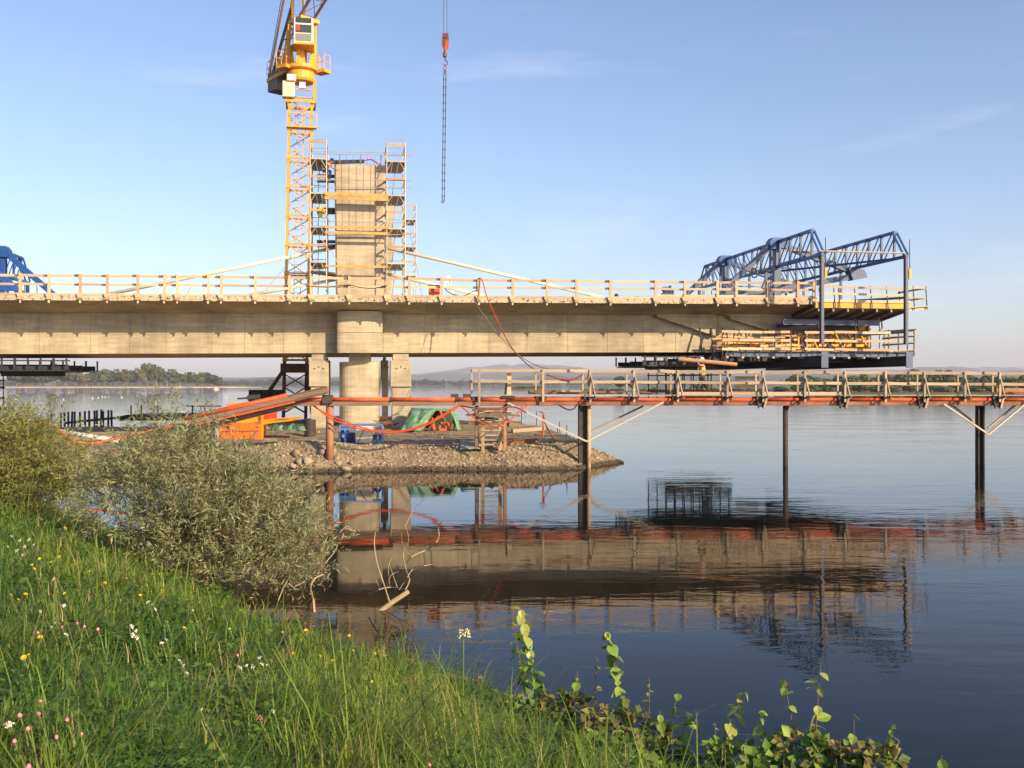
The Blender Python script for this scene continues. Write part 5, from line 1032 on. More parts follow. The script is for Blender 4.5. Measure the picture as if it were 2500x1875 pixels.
# blue framed pump unit with a beige panel
gu = thing('pump_unit', gp(878, 50.2), 'blue tubular frame holding a pump and a beige panel on the gravel', 'pump unit')
zg_ = 0.02
for x0, y0, x1, y1 in ((829, 1040, 829, 1085), (934, 1040, 934, 1083), (829, 1040, 934, 1038), (829, 1084, 934, 1083), (842, 1046, 842, 1084), (922, 1046, 922, 1083), (829, 1049, 868, 1049)):
    obj('frame_tube', G().tube(at(x0, y0, 50.2), at(x1, y1, 50.2), 0.05, 8), M('light blue paint', (0.10, 0.24, 0.52), 0.45, var=0.12), gu)
    obj('frame_tube', G().tube(at(x0, y0 - 2, 51.1), at(x1, y1 - 2, 51.1), 0.04, 8), BLUEB, gu)
c, s = BX(869, 1041, 909, 1082, 50.1, 0.7); obj('beige_panel', G().box(c, s), BEIGE, gu, bevel=0.02)
obj('pump_body', G().lathe(at(841, 1079, 50.5), [(0.15, 0), (0.28, 0.1), (0.30, 0.4), (0.2, 0.6)], 14), BLUEB, gu, smooth=True); obj('motor', G().tube(at(850, 1068, 50.5), at(866, 1068, 50.5), 0.26, 14), M('navy paint', (0.02, 0.035, 0.12), 0.4), gu)
obj('white_gauge', G().tube(at(839, 1065, 50.15), at(839, 1065, 50.25), 0.10, 12), WHITE, gu); obj('blue_drum', G().tube(at(922, 1068, 50.4), at(922, 1068, 51), 0.2, 12), BLUEB, gu)
obj('skid', G().box(at(882, 1086, 50.6), (2.3, 1.2, 0.08)), WOODW, gu)
for x0, x1 in ((895, 872), (926, 905)): obj('power_cable', G().path(catmull([at(x0, 1043, 49.9), at((x0 + x1) / 2, 1060, 49.7), at(x1, 1087, 49.7)], 5), 0.02), CABLED, gu)
# green tarpaulin over orange steel gear
tp_ = thing('tarpaulin_shelter', gp(1050, 58), 'green tarpaulin draped as a tent beside the right bridge support', 'tarpaulin')
def cloth(name, corner, nx_, ny_, bulge, mat, parent, seed):
    (a, b, c_, d) = [Vector(q) for q in corner]; V = []; Qs = []
    for j in range(ny_ + 1):
        for i in range(nx_ + 1):
            u_, v_ = i / nx_, j / ny_; p = (a * (1 - u_) + b * u_) * (1 - v_) + (d * (1 - u_) + c_ * u_) * v_
            n_ = Vector((0, -1, 0.3)); p = p + n_ * bulge * (math.sin(math.pi * u_) * math.sin(math.pi * v_) + 0.8 * fbm(u_ * 3, v_ * 3, 1.0, 3, seed)); V.append(p)
    g_ = G(); g_.add(V, [(j * (nx_ + 1) + i, j * (nx_ + 1) + i + 1, (j + 1) * (nx_ + 1) + i + 1, (j + 1) * (nx_ + 1) + i) for j in range(ny_) for i in range(nx_)])
    o = obj(name, g_, mat, parent, smooth=True); so = o.modifiers.new('thick', 'SOLIDIFY'); so.thickness = 0.015; return o
Yt = 57.5
cloth('front_sheet', [at(977, 1051, Yt - 0.9), at(1030, 1052, Yt - 1.0), at(1066, 1000, Yt + 0.3), at(1005, 1000, Yt + 0.3)], 12, 10, 0.42, GREEN, tp_, 1.0)
cloth('left_sheet', [at(974, 1052, Yt + 0.6), at(985, 1050, Yt - 0.8), at(1010, 1001, Yt + 0.2), at(1004, 998, Yt + 1.6)], 8, 10, 0.12, GREEN, tp_, 4.0)
cloth('ridge_sheet', [at(1003, 1001, Yt + 0.25), at(1110, 1004, Yt + 0.3), at(1112, 1000, Yt + 1.8), at(1004, 996, Yt + 1.8)], 12, 6, 0.16, GREEN, tp_, 2.0)
cloth('right_sheet', [at(1118, 1052, Yt - 0.4), at(1127, 1050, Yt + 0.6), at(1112, 1002, Yt + 0.6), at(1098, 1000, Yt + 0.2)], 8, 10, 0.25, GREEN, tp_, 6.0)
cloth('back_sheet', [at(990, 1048, Yt + 2.2), at(1120, 1048, Yt + 2.2), at(1112, 1000, Yt + 1.8), at(1004, 996, Yt + 1.8)], 10, 6, 0.10, M('dark green tarpaulin', (0.05, 0.11, 0.06), 0.6, var=0.2), tp_, 8.0)
gr = thing('steel_gear', gp(1085, 57.5), 'orange steel frames and tubes lying under the green tarpaulin', 'steel frames')
for x0, y0, x1, y1 in ((1045, 1050, 1075, 1010), (1075, 1004, 1092, 1050), (1060, 1050, 1052, 1022), (1072, 1050, 1075, 1034), (1075, 1034, 1092, 1032), (1092, 1032, 1100, 1050), (1072, 1050, 1100, 1050), (1100, 1050, 1112, 1026), (1084, 1020, 1087, 1050), (1054, 1020, 1062, 1050)):
    obj('frame_tube', G().tube(at(x0, y0, 57.4), at(x1, y1, 57.6), 0.07 if x0 != 1100 else 0.15, 8), ORANGE if random.random() < 0.7 else RUST, gr)
# scattered site clutter
ba = obj('steel_barrel', G().lathe(gp(757, 54), [(0.30, 0), (0.32, 0.03), (0.31, 0.3), (0.325, 0.32), (0.31, 0.36), (0.325, 0.6), (0.31, 0.64), (0.32, 0.9), (0.29, 0.92)], 16), RUSTD, loc=gp(757, 54)); tag(ba, 'dark rusty barrel standing by the left bridge support', 'barrel')
gb = thing('tarpaulin_heap', gp(700, 53), 'crumpled dark green tarpaulin heap behind the orange pump arm', 'tarpaulin')
for k in range(6):
    x = 660 + k * 13; cloth('fold', [at(x, 1051, 52.6), at(x + 22, 1052, 52.5), at(x + 18, 1032 + (k % 3) * 4, 53.2), at(x + 4, 1034 + (k % 2) * 5, 53.2)], 6, 5, 0.15, GREEN if k % 2 else M('deep green sheet', (0.05, 0.10, 0.055), 0.55, var=0.3), gb, k * 2.0)
gt = thing('tarpaulin_scrap', gp(1150, 48.2), 'grey green tarpaulin scrap lying at the foot of the stair', 'tarpaulin')
zq = spit_z(pxw(1150, 48.0), 48.0)
cloth('scrap_sheet', [Vector((pxw(1122, 47.4), 47.4, zq - 0.02)), Vector((pxw(1172, 47.4), 47.4, zq)), Vector((pxw(1165, 49), 49.0, zq + 0.25)), Vector((pxw(1126, 49), 49.0, zq + 0.35))], 10, 8, 0.14, GREENL, gt, 3.0)
tag(obj('rusty_beam', G().ibeam(gp(1236, 49.6) + Vector((0, 0, 0.12)), gp(1313, 50.2) + Vector((0, 0, 0.12)), 0.2, 0.2, 0.03), RUST, loc=gp(1275, 49.9)), 'rusty steel beam lying on the gravel right of the stair', 'steel beam')
tag(obj('timber_baulk', G().beam(gp(1250, 56) + Vector((0, 0, 0.12)), gp(1328, 57.5) + Vector((0, 0, 0.12)), 0.2, 0.2), WOODW, loc=gp(1290, 57)), 'pale square baulk lying on the gravel behind the stair', 'timber', 'timber on the gravel')
tag(obj('timber_baulk', G().beam(gp(1240, 60) + Vector((0, 0, 0.14)), gp(1325, 62) + Vector((0, 0, 0.14)), 0.24, 0.24), WOODD, loc=gp(1280, 61)), 'dark square baulk lying on the gravel further behind the stair', 'timber', 'timber on the gravel')
tag(obj('black_board', G().beam(gp(648, 48.9) + Vector((0, 0, 0.18)), gp(771, 48.6) + Vector((0, 0, 0.10)), 0.3, 0.08), BLACK, loc=gp(710, 48.8)), 'long black plank lying on the gravel below the orange pump', 'plank')
tag(obj('concrete_pipe', G().tube(gp(100, 51.5) + Vector((0, 0, 0.16)), gp(292, 51.5) + Vector((0, 0, 0.1)), 0.13, 10), M('pale plastic pipe', (0.55, 0.54, 0.5), 0.5), smooth=True, loc=gp(200, 51.5)), 'long pale pipe lying on the sand behind the willows', 'pipe')
db = thing('debris_heap', gp(1150, 66), 'heap of dark scrap timber and bars behind the tarpaulin', 'debris heap')
for k in range(26):
    a = gp(random.uniform(1128, 1200), random.uniform(63, 68)) + Vector((0, 0, random.uniform(0.05, 0.9))); an = random.uniform(-0.5, 0.5); ln = random.uniform(0.8, 2.4)
    obj('scrap_bar', G().beam(a, a + Vector((ln * math.cos(an), ln * math.sin(an) * 0.5, random.uniform(-0.35, 0.2))), random.uniform(0.05, 0.16)), random.choice([WOODD, RUST, RUSTD, WOODW]), db)
db2 = thing('rebar_heap', gp(930, 60), 'low heap of rusty bars between pier and right support', 'debris heap')
for k in range(18):
    a = gp(random.uniform(922, 945), random.uniform(58, 60)) + Vector((0, 0, random.uniform(0.05, 0.7))); obj('rusty_bar', G().tube(a, a + Vector((random.uniform(0.3, 0.9), random.uniform(-0.3, 0.3), random.uniform(-0.2, 0.3))), 0.03, 5), RUST, db2)
# sheet piles on the far side of the sand
names = ['leftmost', 'second', 'third', 'fourth', 'fifth', 'sixth', 'seventh', 'eighth', 'ninth', 'tenth', 'eleventh', 'twelfth', 'thirteenth', 'fourteenth', 'rightmost']
for i, (px, yt, yb) in enumerate(((127, 1010, 1032), (148, 1008, 1032), (158, 1007, 1029), (167, 1006, 1027), (175, 1005, 1026), (182, 1005, 1025), (196, 1006, 1022), (208, 1004, 1021), (218, 1003, 1020), (231, 1003, 1019), (237, 1002, 1018), (246, 1000, 1018), (252, 1004, 1018), (264, 1002, 1018), (273, 1002, 1018))):
    Y = 82.5 if i else 80.5; b = at(px, yb + 6, Y); tp2 = at(px, yt, Y)
    tag(obj('sheet_pile', G().prism([Vector((b.x - 0.09, Y, 0)), Vector((b.x - 0.05, Y - 0.1, 0)), Vector((b.x + 0.05, Y - 0.1, 0)), Vector((b.x + 0.09, Y, 0)), Vector((b.x + 0.03, Y - 0.03, 0)), Vector((b.x - 0.03, Y - 0.03, 0))], (random.uniform(-0.06, 0.06), 0, tp2.z)), RUSTD, loc=Vector((b.x, Y, 0))),
        names[i] + (' dark sheet pile' if i in (0, 14) else ' dark sheet pile from the left') + ' behind the sand', 'sheet pile', 'sheet piles behind the sand')
tag(obj('waling_beam', G().beam(at(160, 1033, 82.2), at(300, 1019, 82.2), 0.2, 0.2), STEELD, loc=at(230, 1028, 82.2)), 'dark waling beam running along the sheet piles', 'steel beam')
bk = thing('black_barge', at(360, 1020, 84), 'low black barge hull half hidden behind the big willow', 'barge')
obj('hull', G().prism([at(285, 1018, 83), at(310, 1013, 83), at(480, 1011, 83), at(520, 1014, 83), at(515, 1026, 83), at(290, 1028, 83)], (0, 4, 0)), STEELD, bk)
for px in (320, 345, 385, 470, 500): obj('railing_post', G().beam(at(px, 1014, 83.1), at(px, 990, 83.1), 0.10), STEELD, bk)
obj('deck_rail', G().beam(at(455, 992, 83.1), at(540, 992, 83.1), 0.08), STEELD, bk)
# orange stake with a gull, thin fence of rods along the tip
st = obj('orange_stake', G().tube(Vector((at(1326, 1040, 54).x, 54, 0.6)), at(1326, 1010, 54), 0.045, 8), ORANGE, loc=at(1326, 1050, 54)); tag(st, 'short orange stake with a bird on it at the gravel tip', 'stake')
def bird(name, loc, sc_, white, label, cat, group=None, yaw=0.0):
    g_ = G(); prof = [(-0.26, 0.012, 0.16), (-0.18, 0.05, 0.13), (-0.05, 0.085, 0.12), (0.08, 0.08, 0.13), (0.15, 0.05, 0.18), (0.17, 0.04, 0.25), (0.20, 0.045, 0.28), (0.24, 0.03, 0.275), (0.31, 0.006, 0.26)]
    vs_ = []; n_ = 8
    for x, r, z_ in prof: vs_ += [Vector((x, r * math.cos(2 * math.pi * k / n_), z_ + r * math.sin(2 * math.pi * k / n_))) for k in range(n_)]
    R = Matrix.Rotation(yaw, 3, 'Z')
    g_.add([Vector(loc) + (R @ v) * sc_ for v in vs_], [(i * n_ + k, i * n_ + (k + 1) % n_, (i + 1) * n_ + (k + 1) % n_, (i + 1) * n_ + k) for i in range(len(prof) - 1) for k in range(n_)])
    return tag(obj(name, g_, white, smooth=True, loc=loc), label, cat, group)
bird('gull', at(1326, 1008, 54) - Vector((0, 0, 0.06)), 0.9, M('grey gull', (0.30, 0.30, 0.32), 0.8), 'small grey gull perched on the orange stake', 'gull')
for i, (px, y0, y1, Y) in enumerate(((1238, 990, 1034, 74), (1273, 985, 1030, 70), (1310, 1004, 1036, 66), (1361, 1042, 1062, 56), (1384, 1038, 1068, 53.5), (1366, 1030, 1050, 60))):
    tag(obj('marker_rod', G().tube(Vector((at(px, y1, Y).x, Y, max(0.2, spit_z(at(px, y1, Y).x, Y)) - 0.15)), at(px, y0, Y), 0.025, 5), STEELD, loc=at(px, y1, Y)), ORD[i] + ' thin marker rod along the gravel tip', 'marker rod', 'marker rods on the tip')
# water birds far out and a small boat
SWAN = M('white plumage', (0.85, 0.85, 0.83), 0.8, var=0.03)
spots_ = [(38, 977), (138, 978), (155, 976), (226, 973), (240, 972), (250, 970), (257, 970), (266, 970), (297, 971), (335, 967), (380, 983), (18, 992), (553, 971), (640, 962), (78, 980), (205, 975)]
for i, (px, py) in enumerate(sorted(spots_)):
    p = on(px, py, 0.0); bird('water_bird', (p.x, p.y, -0.03), 0.75 + p.y / 700, SWAN, ORD[i] + ' small white bird from the left on the far water', 'water bird', 'white birds on the water', random.uniform(0, 6))
bo = thing('motor_boat', on(528, 951.5, 0), 'tiny pale boat moored off the sandy end of the island', 'boat'); q = on(528, 951.5, 0)
obj('hull', G().prism([q + Vector((-1.9, 0, -0.1)), q + Vector((1.7, 0, -0.1)), q + Vector((2.3, 0, 0.7)), q + Vector((-2.0, 0, 0.6))], (0, 1.6, 0)), BEIGE, bo); obj('cabin', G().box(q + Vector((-0.3, 0.8, 0.95)), (1.6, 1.1, 0.7)), WHITE, bo)
# ------------------------------------------------------------------ things on the deck
def dp(px, t): s_ = s_at(px, t); return BR(s_, t, ztop(s_))
ob = thing('orange_bin', dp(1060, 0.6), 'bright orange steel bin on the deck behind the guard rail', 'bin')
s0_, s1_ = s_at(1046, 0.6), s_at(1073, 0.6); zz = ztop(s0_)
obj('bin_body', G().prism([BR(s0_ + 0.05, 0.5, zz + 0.05), BR(s1_, 0.5, zz + 0.05), BR(s1_, 0.5, zz + 0.48), BR(s0_ + 0.05, 0.5, zz + 0.48)], BR(0, 0.6, 0) - BR(0, 0, 0)), ORANGE, ob)
obj('bin_lid', G().prism([BR(s0_ - 0.07, 0.45, zz + 0.62), BR(s1_, 0.45, zz + 0.62), BR(s1_, 0.45, zz + 0.70), BR(s0_ + 0.03, 0.45, zz + 0.70)], BR(0, 0.7, 0) - BR(0, 0, 0)), ORANGE, ob)
for a in (s0_ + 0.1, s1_ - 0.06): obj('bin_post', G().beam(BR(a, 0.55, zz + 0.45), BR(a, 0.55, zz + 0.64), 0.08), ORANGE, ob)
wa = thing('white_trestle', dp(1093, 0.7), 'white A-shaped folding trestle on the deck by the orange bin', 'trestle')
for x0, y0, x1, y1 in ((1090, 676, 1106, 722), (1094, 676, 1110, 722), (1092, 678, 1083, 700), (1096, 676, 1100, 690)):
    a, b = s_at(x0, 0.8), s_at(x1, 0.8); obj('leg', G().beam(BR(a, 0.8, z_at(y0, a, 0.8)), BR(b, 0.7, max(ztop(b) + 0.0, z_at(y1, b, 0.8))), 0.06), WHITE, wa)
obj('top_bar', G().beam(BR(s_at(1089, 0.8), 0.8, z_at(676, s_at(1089, 0.8), 0.8)), BR(s_at(1097, 0.8), 0.8, z_at(675, s_at(1097, 0.8), 0.8)), 0.09), WHITE, wa)
pu = thing('hydraulic_unit', dp(1628, 3.0), 'small dark blue hydraulic unit on the deck left of the right traveller', 'hydraulic unit')
for a, b, c_, d in ((1616, 716, 1642, 726), (1620, 702, 1632, 716), (1634, 698, 1637, 716), (1641, 705, 1643, 722)):
    s0_ = s_at(a, 3.0); s1_ = s_at(c_, 3.0); zA, zB = z_at(d, s0_, 3.0), z_at(b, s0_, 3.0); obj('unit_block', G().box(BR((s0_ + s1_) / 2, 3.0, (zA + zB) / 2), (s1_ - s0_, 0.4, zB - zA), RX), BLUE if a != 1620 else STEELD, pu, bevel=0.02)
obj('tank_drum', G().tube(BR(s_at(1624, 2.9), 2.8, z_at(706, s_at(1624, 2.9), 2.9)), BR(s_at(1624, 2.9), 3.2, z_at(706, s_at(1624, 2.9), 2.9)), 0.16, 12), BLUE, pu)
tag(obj('steel_pipe', G().tube(dp(1505, 1.0) + Vector((0, 0, 0.08)), dp(1590, 1.0) + Vector((0, 0, 0.08)), 0.08, 8), GALV, loc=dp(1545, 1)), 'grey steel pipe lying on the deck behind the guard rail', 'pipe')
tag(obj('suction_pump', G().lathe(dp(1505, 0.9), [(0.12, 0), (0.15, 0.1), (0.1, 0.25), (0.02, 0.3)], 10), STEELD, loc=dp(1505, 0.9)), 'small dark pump head at the left end of the steel pipe', 'pump')
# tie wires
for x0, y0, x1, y1, lab in ((700, 648, 630, 717, 'thin guy wire left of the crane mast above the guard rail'), (1000, 560, 1032, 675, 'thin guy wire slanting from the right scaffold to the deck'), (465, 702, 450, 718, 'short thin wire rising behind the left guard rail')):
    a, b = s_at(x0, 2.9), s_at(x1, 2.9); p_, q_ = BR(a, 2.9, z_at(y0, a, 2.9)), BR(b, 2.9, ztop(b)); tag(obj('guy_wire', G().tube(p_, q_, 0.014, 5), CABLE, loc=q_), lab, 'wire')

# ------------------------------------------------------------------ people
def skin_mesh(name, verts, edges, radii, mat, parent, root=0, sub=2):
    me = bpy.data.meshes.new(name); off = ORG[parent.name]; me.from_pydata([tuple(Vector(v) - off) for v in verts], edges, []); me.materials.append(mat)
    o = bpy.data.objects.new(name, me); COL.objects.link(o); o.parent = parent
    m_ = o.modifiers.new('skin', 'SKIN'); m_.use_smooth_shade = True
    if not me.skin_vertices: 
        bpy.context.view_layer.objects.active = o
    for i, r in enumerate(radii):
        d = me.skin_vertices[0].data[i]; d.radius = r if isinstance(r, tuple) else (r, r); d.use_root = (i == root)
    ss = o.modifiers.new('sub', 'SUBSURF'); ss.levels = sub; ss.render_levels = sub
    return o
def person(base, J, label, mats, yaw, helmet):
    """J: joints in the body's own frame (x forward, y left, z up)."""
    t = thing('person', base, label, 'person'); R = Matrix.Rotation(yaw, 3, 'Z')
    W = {k: Vector(base) + R @ Vector(v) for k, v in J.items()}; skin, top, leg, boot = mats
    E = []; names_ = []; rad = []
    def chain(seq, rs):
        for i, (n_, r) in enumerate(zip(seq, rs)):
            if n_ not in names_: names_.append(n_); rad.append(r)
            if i: E.append((names_.index(seq[i - 1]), names_.index(n_)))
    chain(['pelvis', 'waist', 'chest', 'neck', 'head', 'crown'], [(0.14, 0.11), (0.135, 0.10), (0.165, 0.115), 0.055, (0.085, 0.095), (0.07, 0.075)])
    chain(['head', 'nose'], [(0.085, 0.095), 0.018])
    for s in 'lr':
        chain(['chest', 'sh' + s, 'el' + s, 'wr' + s, 'pa' + s], [(0.165, 0.115), 0.058, 0.043, 0.031, (0.042, 0.022)])
        d_ = (W['pa' + s] - W['wr' + s]).normalized()
        side = d_.cross(Vector((0, 0, 1))); side = side.normalized() if side.length > 0.1 else Vector((1, 0, 0)); dn = d_.cross(side).normalized()
        for k in range(4):
            a, b, c_ = 'f%s%da' % (s, k), 'f%s%db' % (s, k), 'f%s%dc' % (s, k); ln = (0.035, 0.042, 0.038, 0.03)[k]
            W[a] = W['pa' + s] + side * (k - 1.5) * 0.019 + d_ * 0.035; W[b] = W[a] + d_ * ln - dn * 0.008; W[c_] = W[b] + d_ * ln * 0.6 - dn * 0.026
            chain(['pa' + s, a, b, c_], [(0.042, 0.022), 0.0095, 0.009, 0.007])
        W['t' + s] = W['wr' + s] * 0.5 + W['pa' + s] * 0.5 + side * -0.05; W['u' + s] = W['t' + s] + d_ * 0.05 - side * 0.006 - dn * 0.02
        chain(['pa' + s, 't' + s, 'u' + s], [(0.042, 0.022), 0.011, 0.009])
        chain(['pelvis', 'hip' + s, 'kn' + s, 'an' + s, 'toe' + s], [(0.14, 0.11), 0.09, 0.058, 0.042, 0.035])
    skin_mesh('body', [W[n_] for n_ in names_], E, rad, skin, t)
    seq = ['pelvis', 'waist', 'chest', 'shl', 'shr']; skin_mesh('vest', [W['pelvis'].lerp(W['waist'], 0.3), W['waist'], W['chest'], W['chest'].lerp(W['shl'], 0.8), W['chest'].lerp(W['shr'], 0.8)], [(0, 1), (1, 2), (2, 3), (2, 4)], [(0.155, 0.125), (0.155, 0.12), (0.185, 0.135), 0.068, 0.068], top, t)
    skin_mesh('trousers', [W['pelvis'].lerp(W['waist'], 0.4), W['pelvis'], W['hipl'], W['knl'], W['anl'], W['hipr'], W['knr'], W['anr']], [(0, 1), (1, 2), (2, 3), (3, 4), (1, 5), (5, 6), (6, 7)], [(0.15, 0.12), (0.16, 0.13), 0.11, 0.082, 0.072, 0.11, 0.082, 0.072], leg, t)
    for s in 'lr': skin_mesh('boot', [W['an' + s] + Vector((0, 0, 0.05)), W['an' + s] + Vector((0, 0, -0.03)), W['toe' + s]], [(0, 1), (1, 2)], [0.06, 0.062, (0.05, 0.042)], boot, t)
    up = (W['crown'] - W['head']).normalized(); hd = W['head'] * 0.4 + W['crown'] * 0.6; g_ = G()
    vs_ = []; n_ = 14; rings = [(0.155, -0.005), (0.152, 0.01), (0.125, 0.012), (0.122, 0.05), (0.105, 0.10), (0.06, 0.135), (0.01, 0.145)]
    q_ = up.to_track_quat('Z', 'Y').to_matrix()
    for r, z_ in rings: vs_ += [hd + q_ @ Vector((r * math.cos(2 * math.pi * k / n_), r * 0.9 * math.sin(2 * math.pi * k / n_), z_)) for k in range(n_)]
    g_.add(vs_, [(i * n_ + k, i * n_ + (k + 1) % n_, (i + 1) * n_ + (k + 1) % n_, (i + 1) * n_ + k) for i in range(len(rings) - 1) for k in range(n_)] + [tuple(range((len(rings) - 1) * n_, len(rings) * n_))])
    obj('helmet', g_, helmet, t, smooth=True)
    f_ = R @ Vector((1, 0, 0)); l_ = R @ Vector((0, 1, 0))
    for s in (-1, 1): obj('eye', G().lathe(W['head'] + f_ * 0.088 + l_ * 0.034 * s + Vector((0, 0, 0.005)), [(0.002, -0.01), (0.011, 0), (0.002, 0.01)], 8), BLACK, t)
    obj('mouth', G().box(W['head'] + f_ * 0.088 - Vector((0, 0, 0.06)), (0.02, 0.05, 0.008), R), M('lips', (0.30, 0.10, 0.08), 0.5), t)
    for s in (-1, 1): obj('ear', G().lathe(W['head'] + l_ * 0.092 * s - Vector((0, 0, 0.02)), [(0.004, -0.03), (0.018, 0), (0.004, 0.035)], 8), skin, t)
    return t, W
wb = TR(1716, 964.2, 0.75); WY = math.pi - 0.15
person((wb.x, wb.y, wb.z), dict(pelvis=(0, 0, 0.93), waist=(0.0, 0, 1.08), chest=(0.01, 0, 1.34), neck=(0.02, 0, 1.49), head=(0.05, 0, 1.62), crown=(0.05, 0, 1.72), nose=(0.165, 0, 1.61),
    shl=(0.0, 0.2, 1.43), ell=(0.18, 0.27, 1.42), wrl=(0.26, 0.17, 1.63), pal=(0.27, 0.12, 1.70), shr=(0.02, -0.2, 1.43), elr=(0.24, -0.24, 1.38), wrr=(0.22, -0.08, 1.58), par=(0.21, 0.0, 1.63),
    hipl=(0, 0.1, 0.90), knl=(0.18, 0.11, 0.50), anl=(0.30, 0.11, 0.10), toel=(0.45, 0.12, 0.045), hipr=(0, -0.1, 0.90), knr=(-0.08, -0.11, 0.48), anr=(-0.36, -0.12, 0.14), toer=(-0.26, -0.12, 0.045)),
    'man in white helmet and yellow vest walking on the walkway with a log', (SKIN, VEST, TROUSER, BOOT), WY, M('white helmet', (0.78, 0.77, 0.74), 0.35, var=0.03))
la_ = at(1657, 877, wb.y - 0.12); lb_ = at(1799, 890.5, wb.y - 0.12)
tag(obj('carried_log', G().path([la_, la_.lerp(lb_, 0.3), la_.lerp(lb_, 0.6), lb_], 0.105, 12, 0.095), M('peeled log', (0.45, 0.25, 0.14), 0.8, var=0.2, stretch=(0.5, 3, 3)), smooth=False, loc=(la_ + lb_) / 2), 'peeled round log carried on the shoulder of the walking man', 'log')
zw = zl[0] - 2.0 + 0.95; sw_ = s_at(808, 1.9)
bw = BR(sw_ - 0.25, 2.1, z_at(438, sw_, 2.1))
person(tuple(bw), dict(pelvis=(-0.15, 0, 0.50), waist=(-0.08, 0, 0.64), chest=(0.12, 0, 0.84), neck=(0.24, 0, 0.94), head=(0.32, 0, 1.02), crown=(0.35, 0, 1.11), nose=(0.42, 0, 0.98),
    shl=(0.15, 0.2, 0.9), ell=(0.30, 0.24, 0.66), wrl=(0.48, 0.16, 0.56), pal=(0.55, 0.13, 0.53), shr=(0.15, -0.2, 0.9), elr=(0.32, -0.24, 0.68), wrr=(0.5, -0.15, 0.6), par=(0.57, -0.12, 0.57),
    hipl=(-0.12, 0.1, 0.48), knl=(0.22, 0.13, 0.50), anl=(0.06, 0.13, 0.09), toel=(0.2, 0.14, 0.04), hipr=(-0.12, -0.1, 0.48), knr=(0.18, -0.13, 0.42), anr=(-0.06, -0.13, 0.09), toer=(0.08, -0.14, 0.04)),
    'person in navy overalls crouching on the left scaffold at the pylon top', (SKIN, NAVY, NAVY, BOOT), -0.3, M('navy cap', (0.04, 0.05, 0.10), 0.6))

# ------------------------------------------------------------------ foreground plants
def unit(a): return a / np.maximum(np.linalg.norm(a, axis=1)[:, None], 1e-9)
def leaf_quads(P, D, N, ln, wd, col, fold=0.25):
    """one folded leaf blade per row: base P, direction D, normal N"""
    D = unit(D); S = unit(np.cross(D, N)); N = unit(np.cross(S, D)); n = len(P); ln = ln[:, None]; wd = wd[:, None]
    a = P; b = P + D * ln * 0.45 + S * wd + N * wd * fold; c = P + D * ln - N * ln * 0.12; d = P + D * ln * 0.45 - S * wd + N * wd * fold
    V = np.stack([a, b, c, d], 1).reshape(-1, 3); I = np.arange(n) * 4
    T = np.concatenate([np.stack([I, I + 1, I + 2], 1), np.stack([I, I + 2, I + 3], 1)])
    return V, T, np.repeat(col, 4, axis=0)
WLEAF = foliage('willow leaves', None, trans=0.40, rough=0.45, var=0.18, scale=1.5)
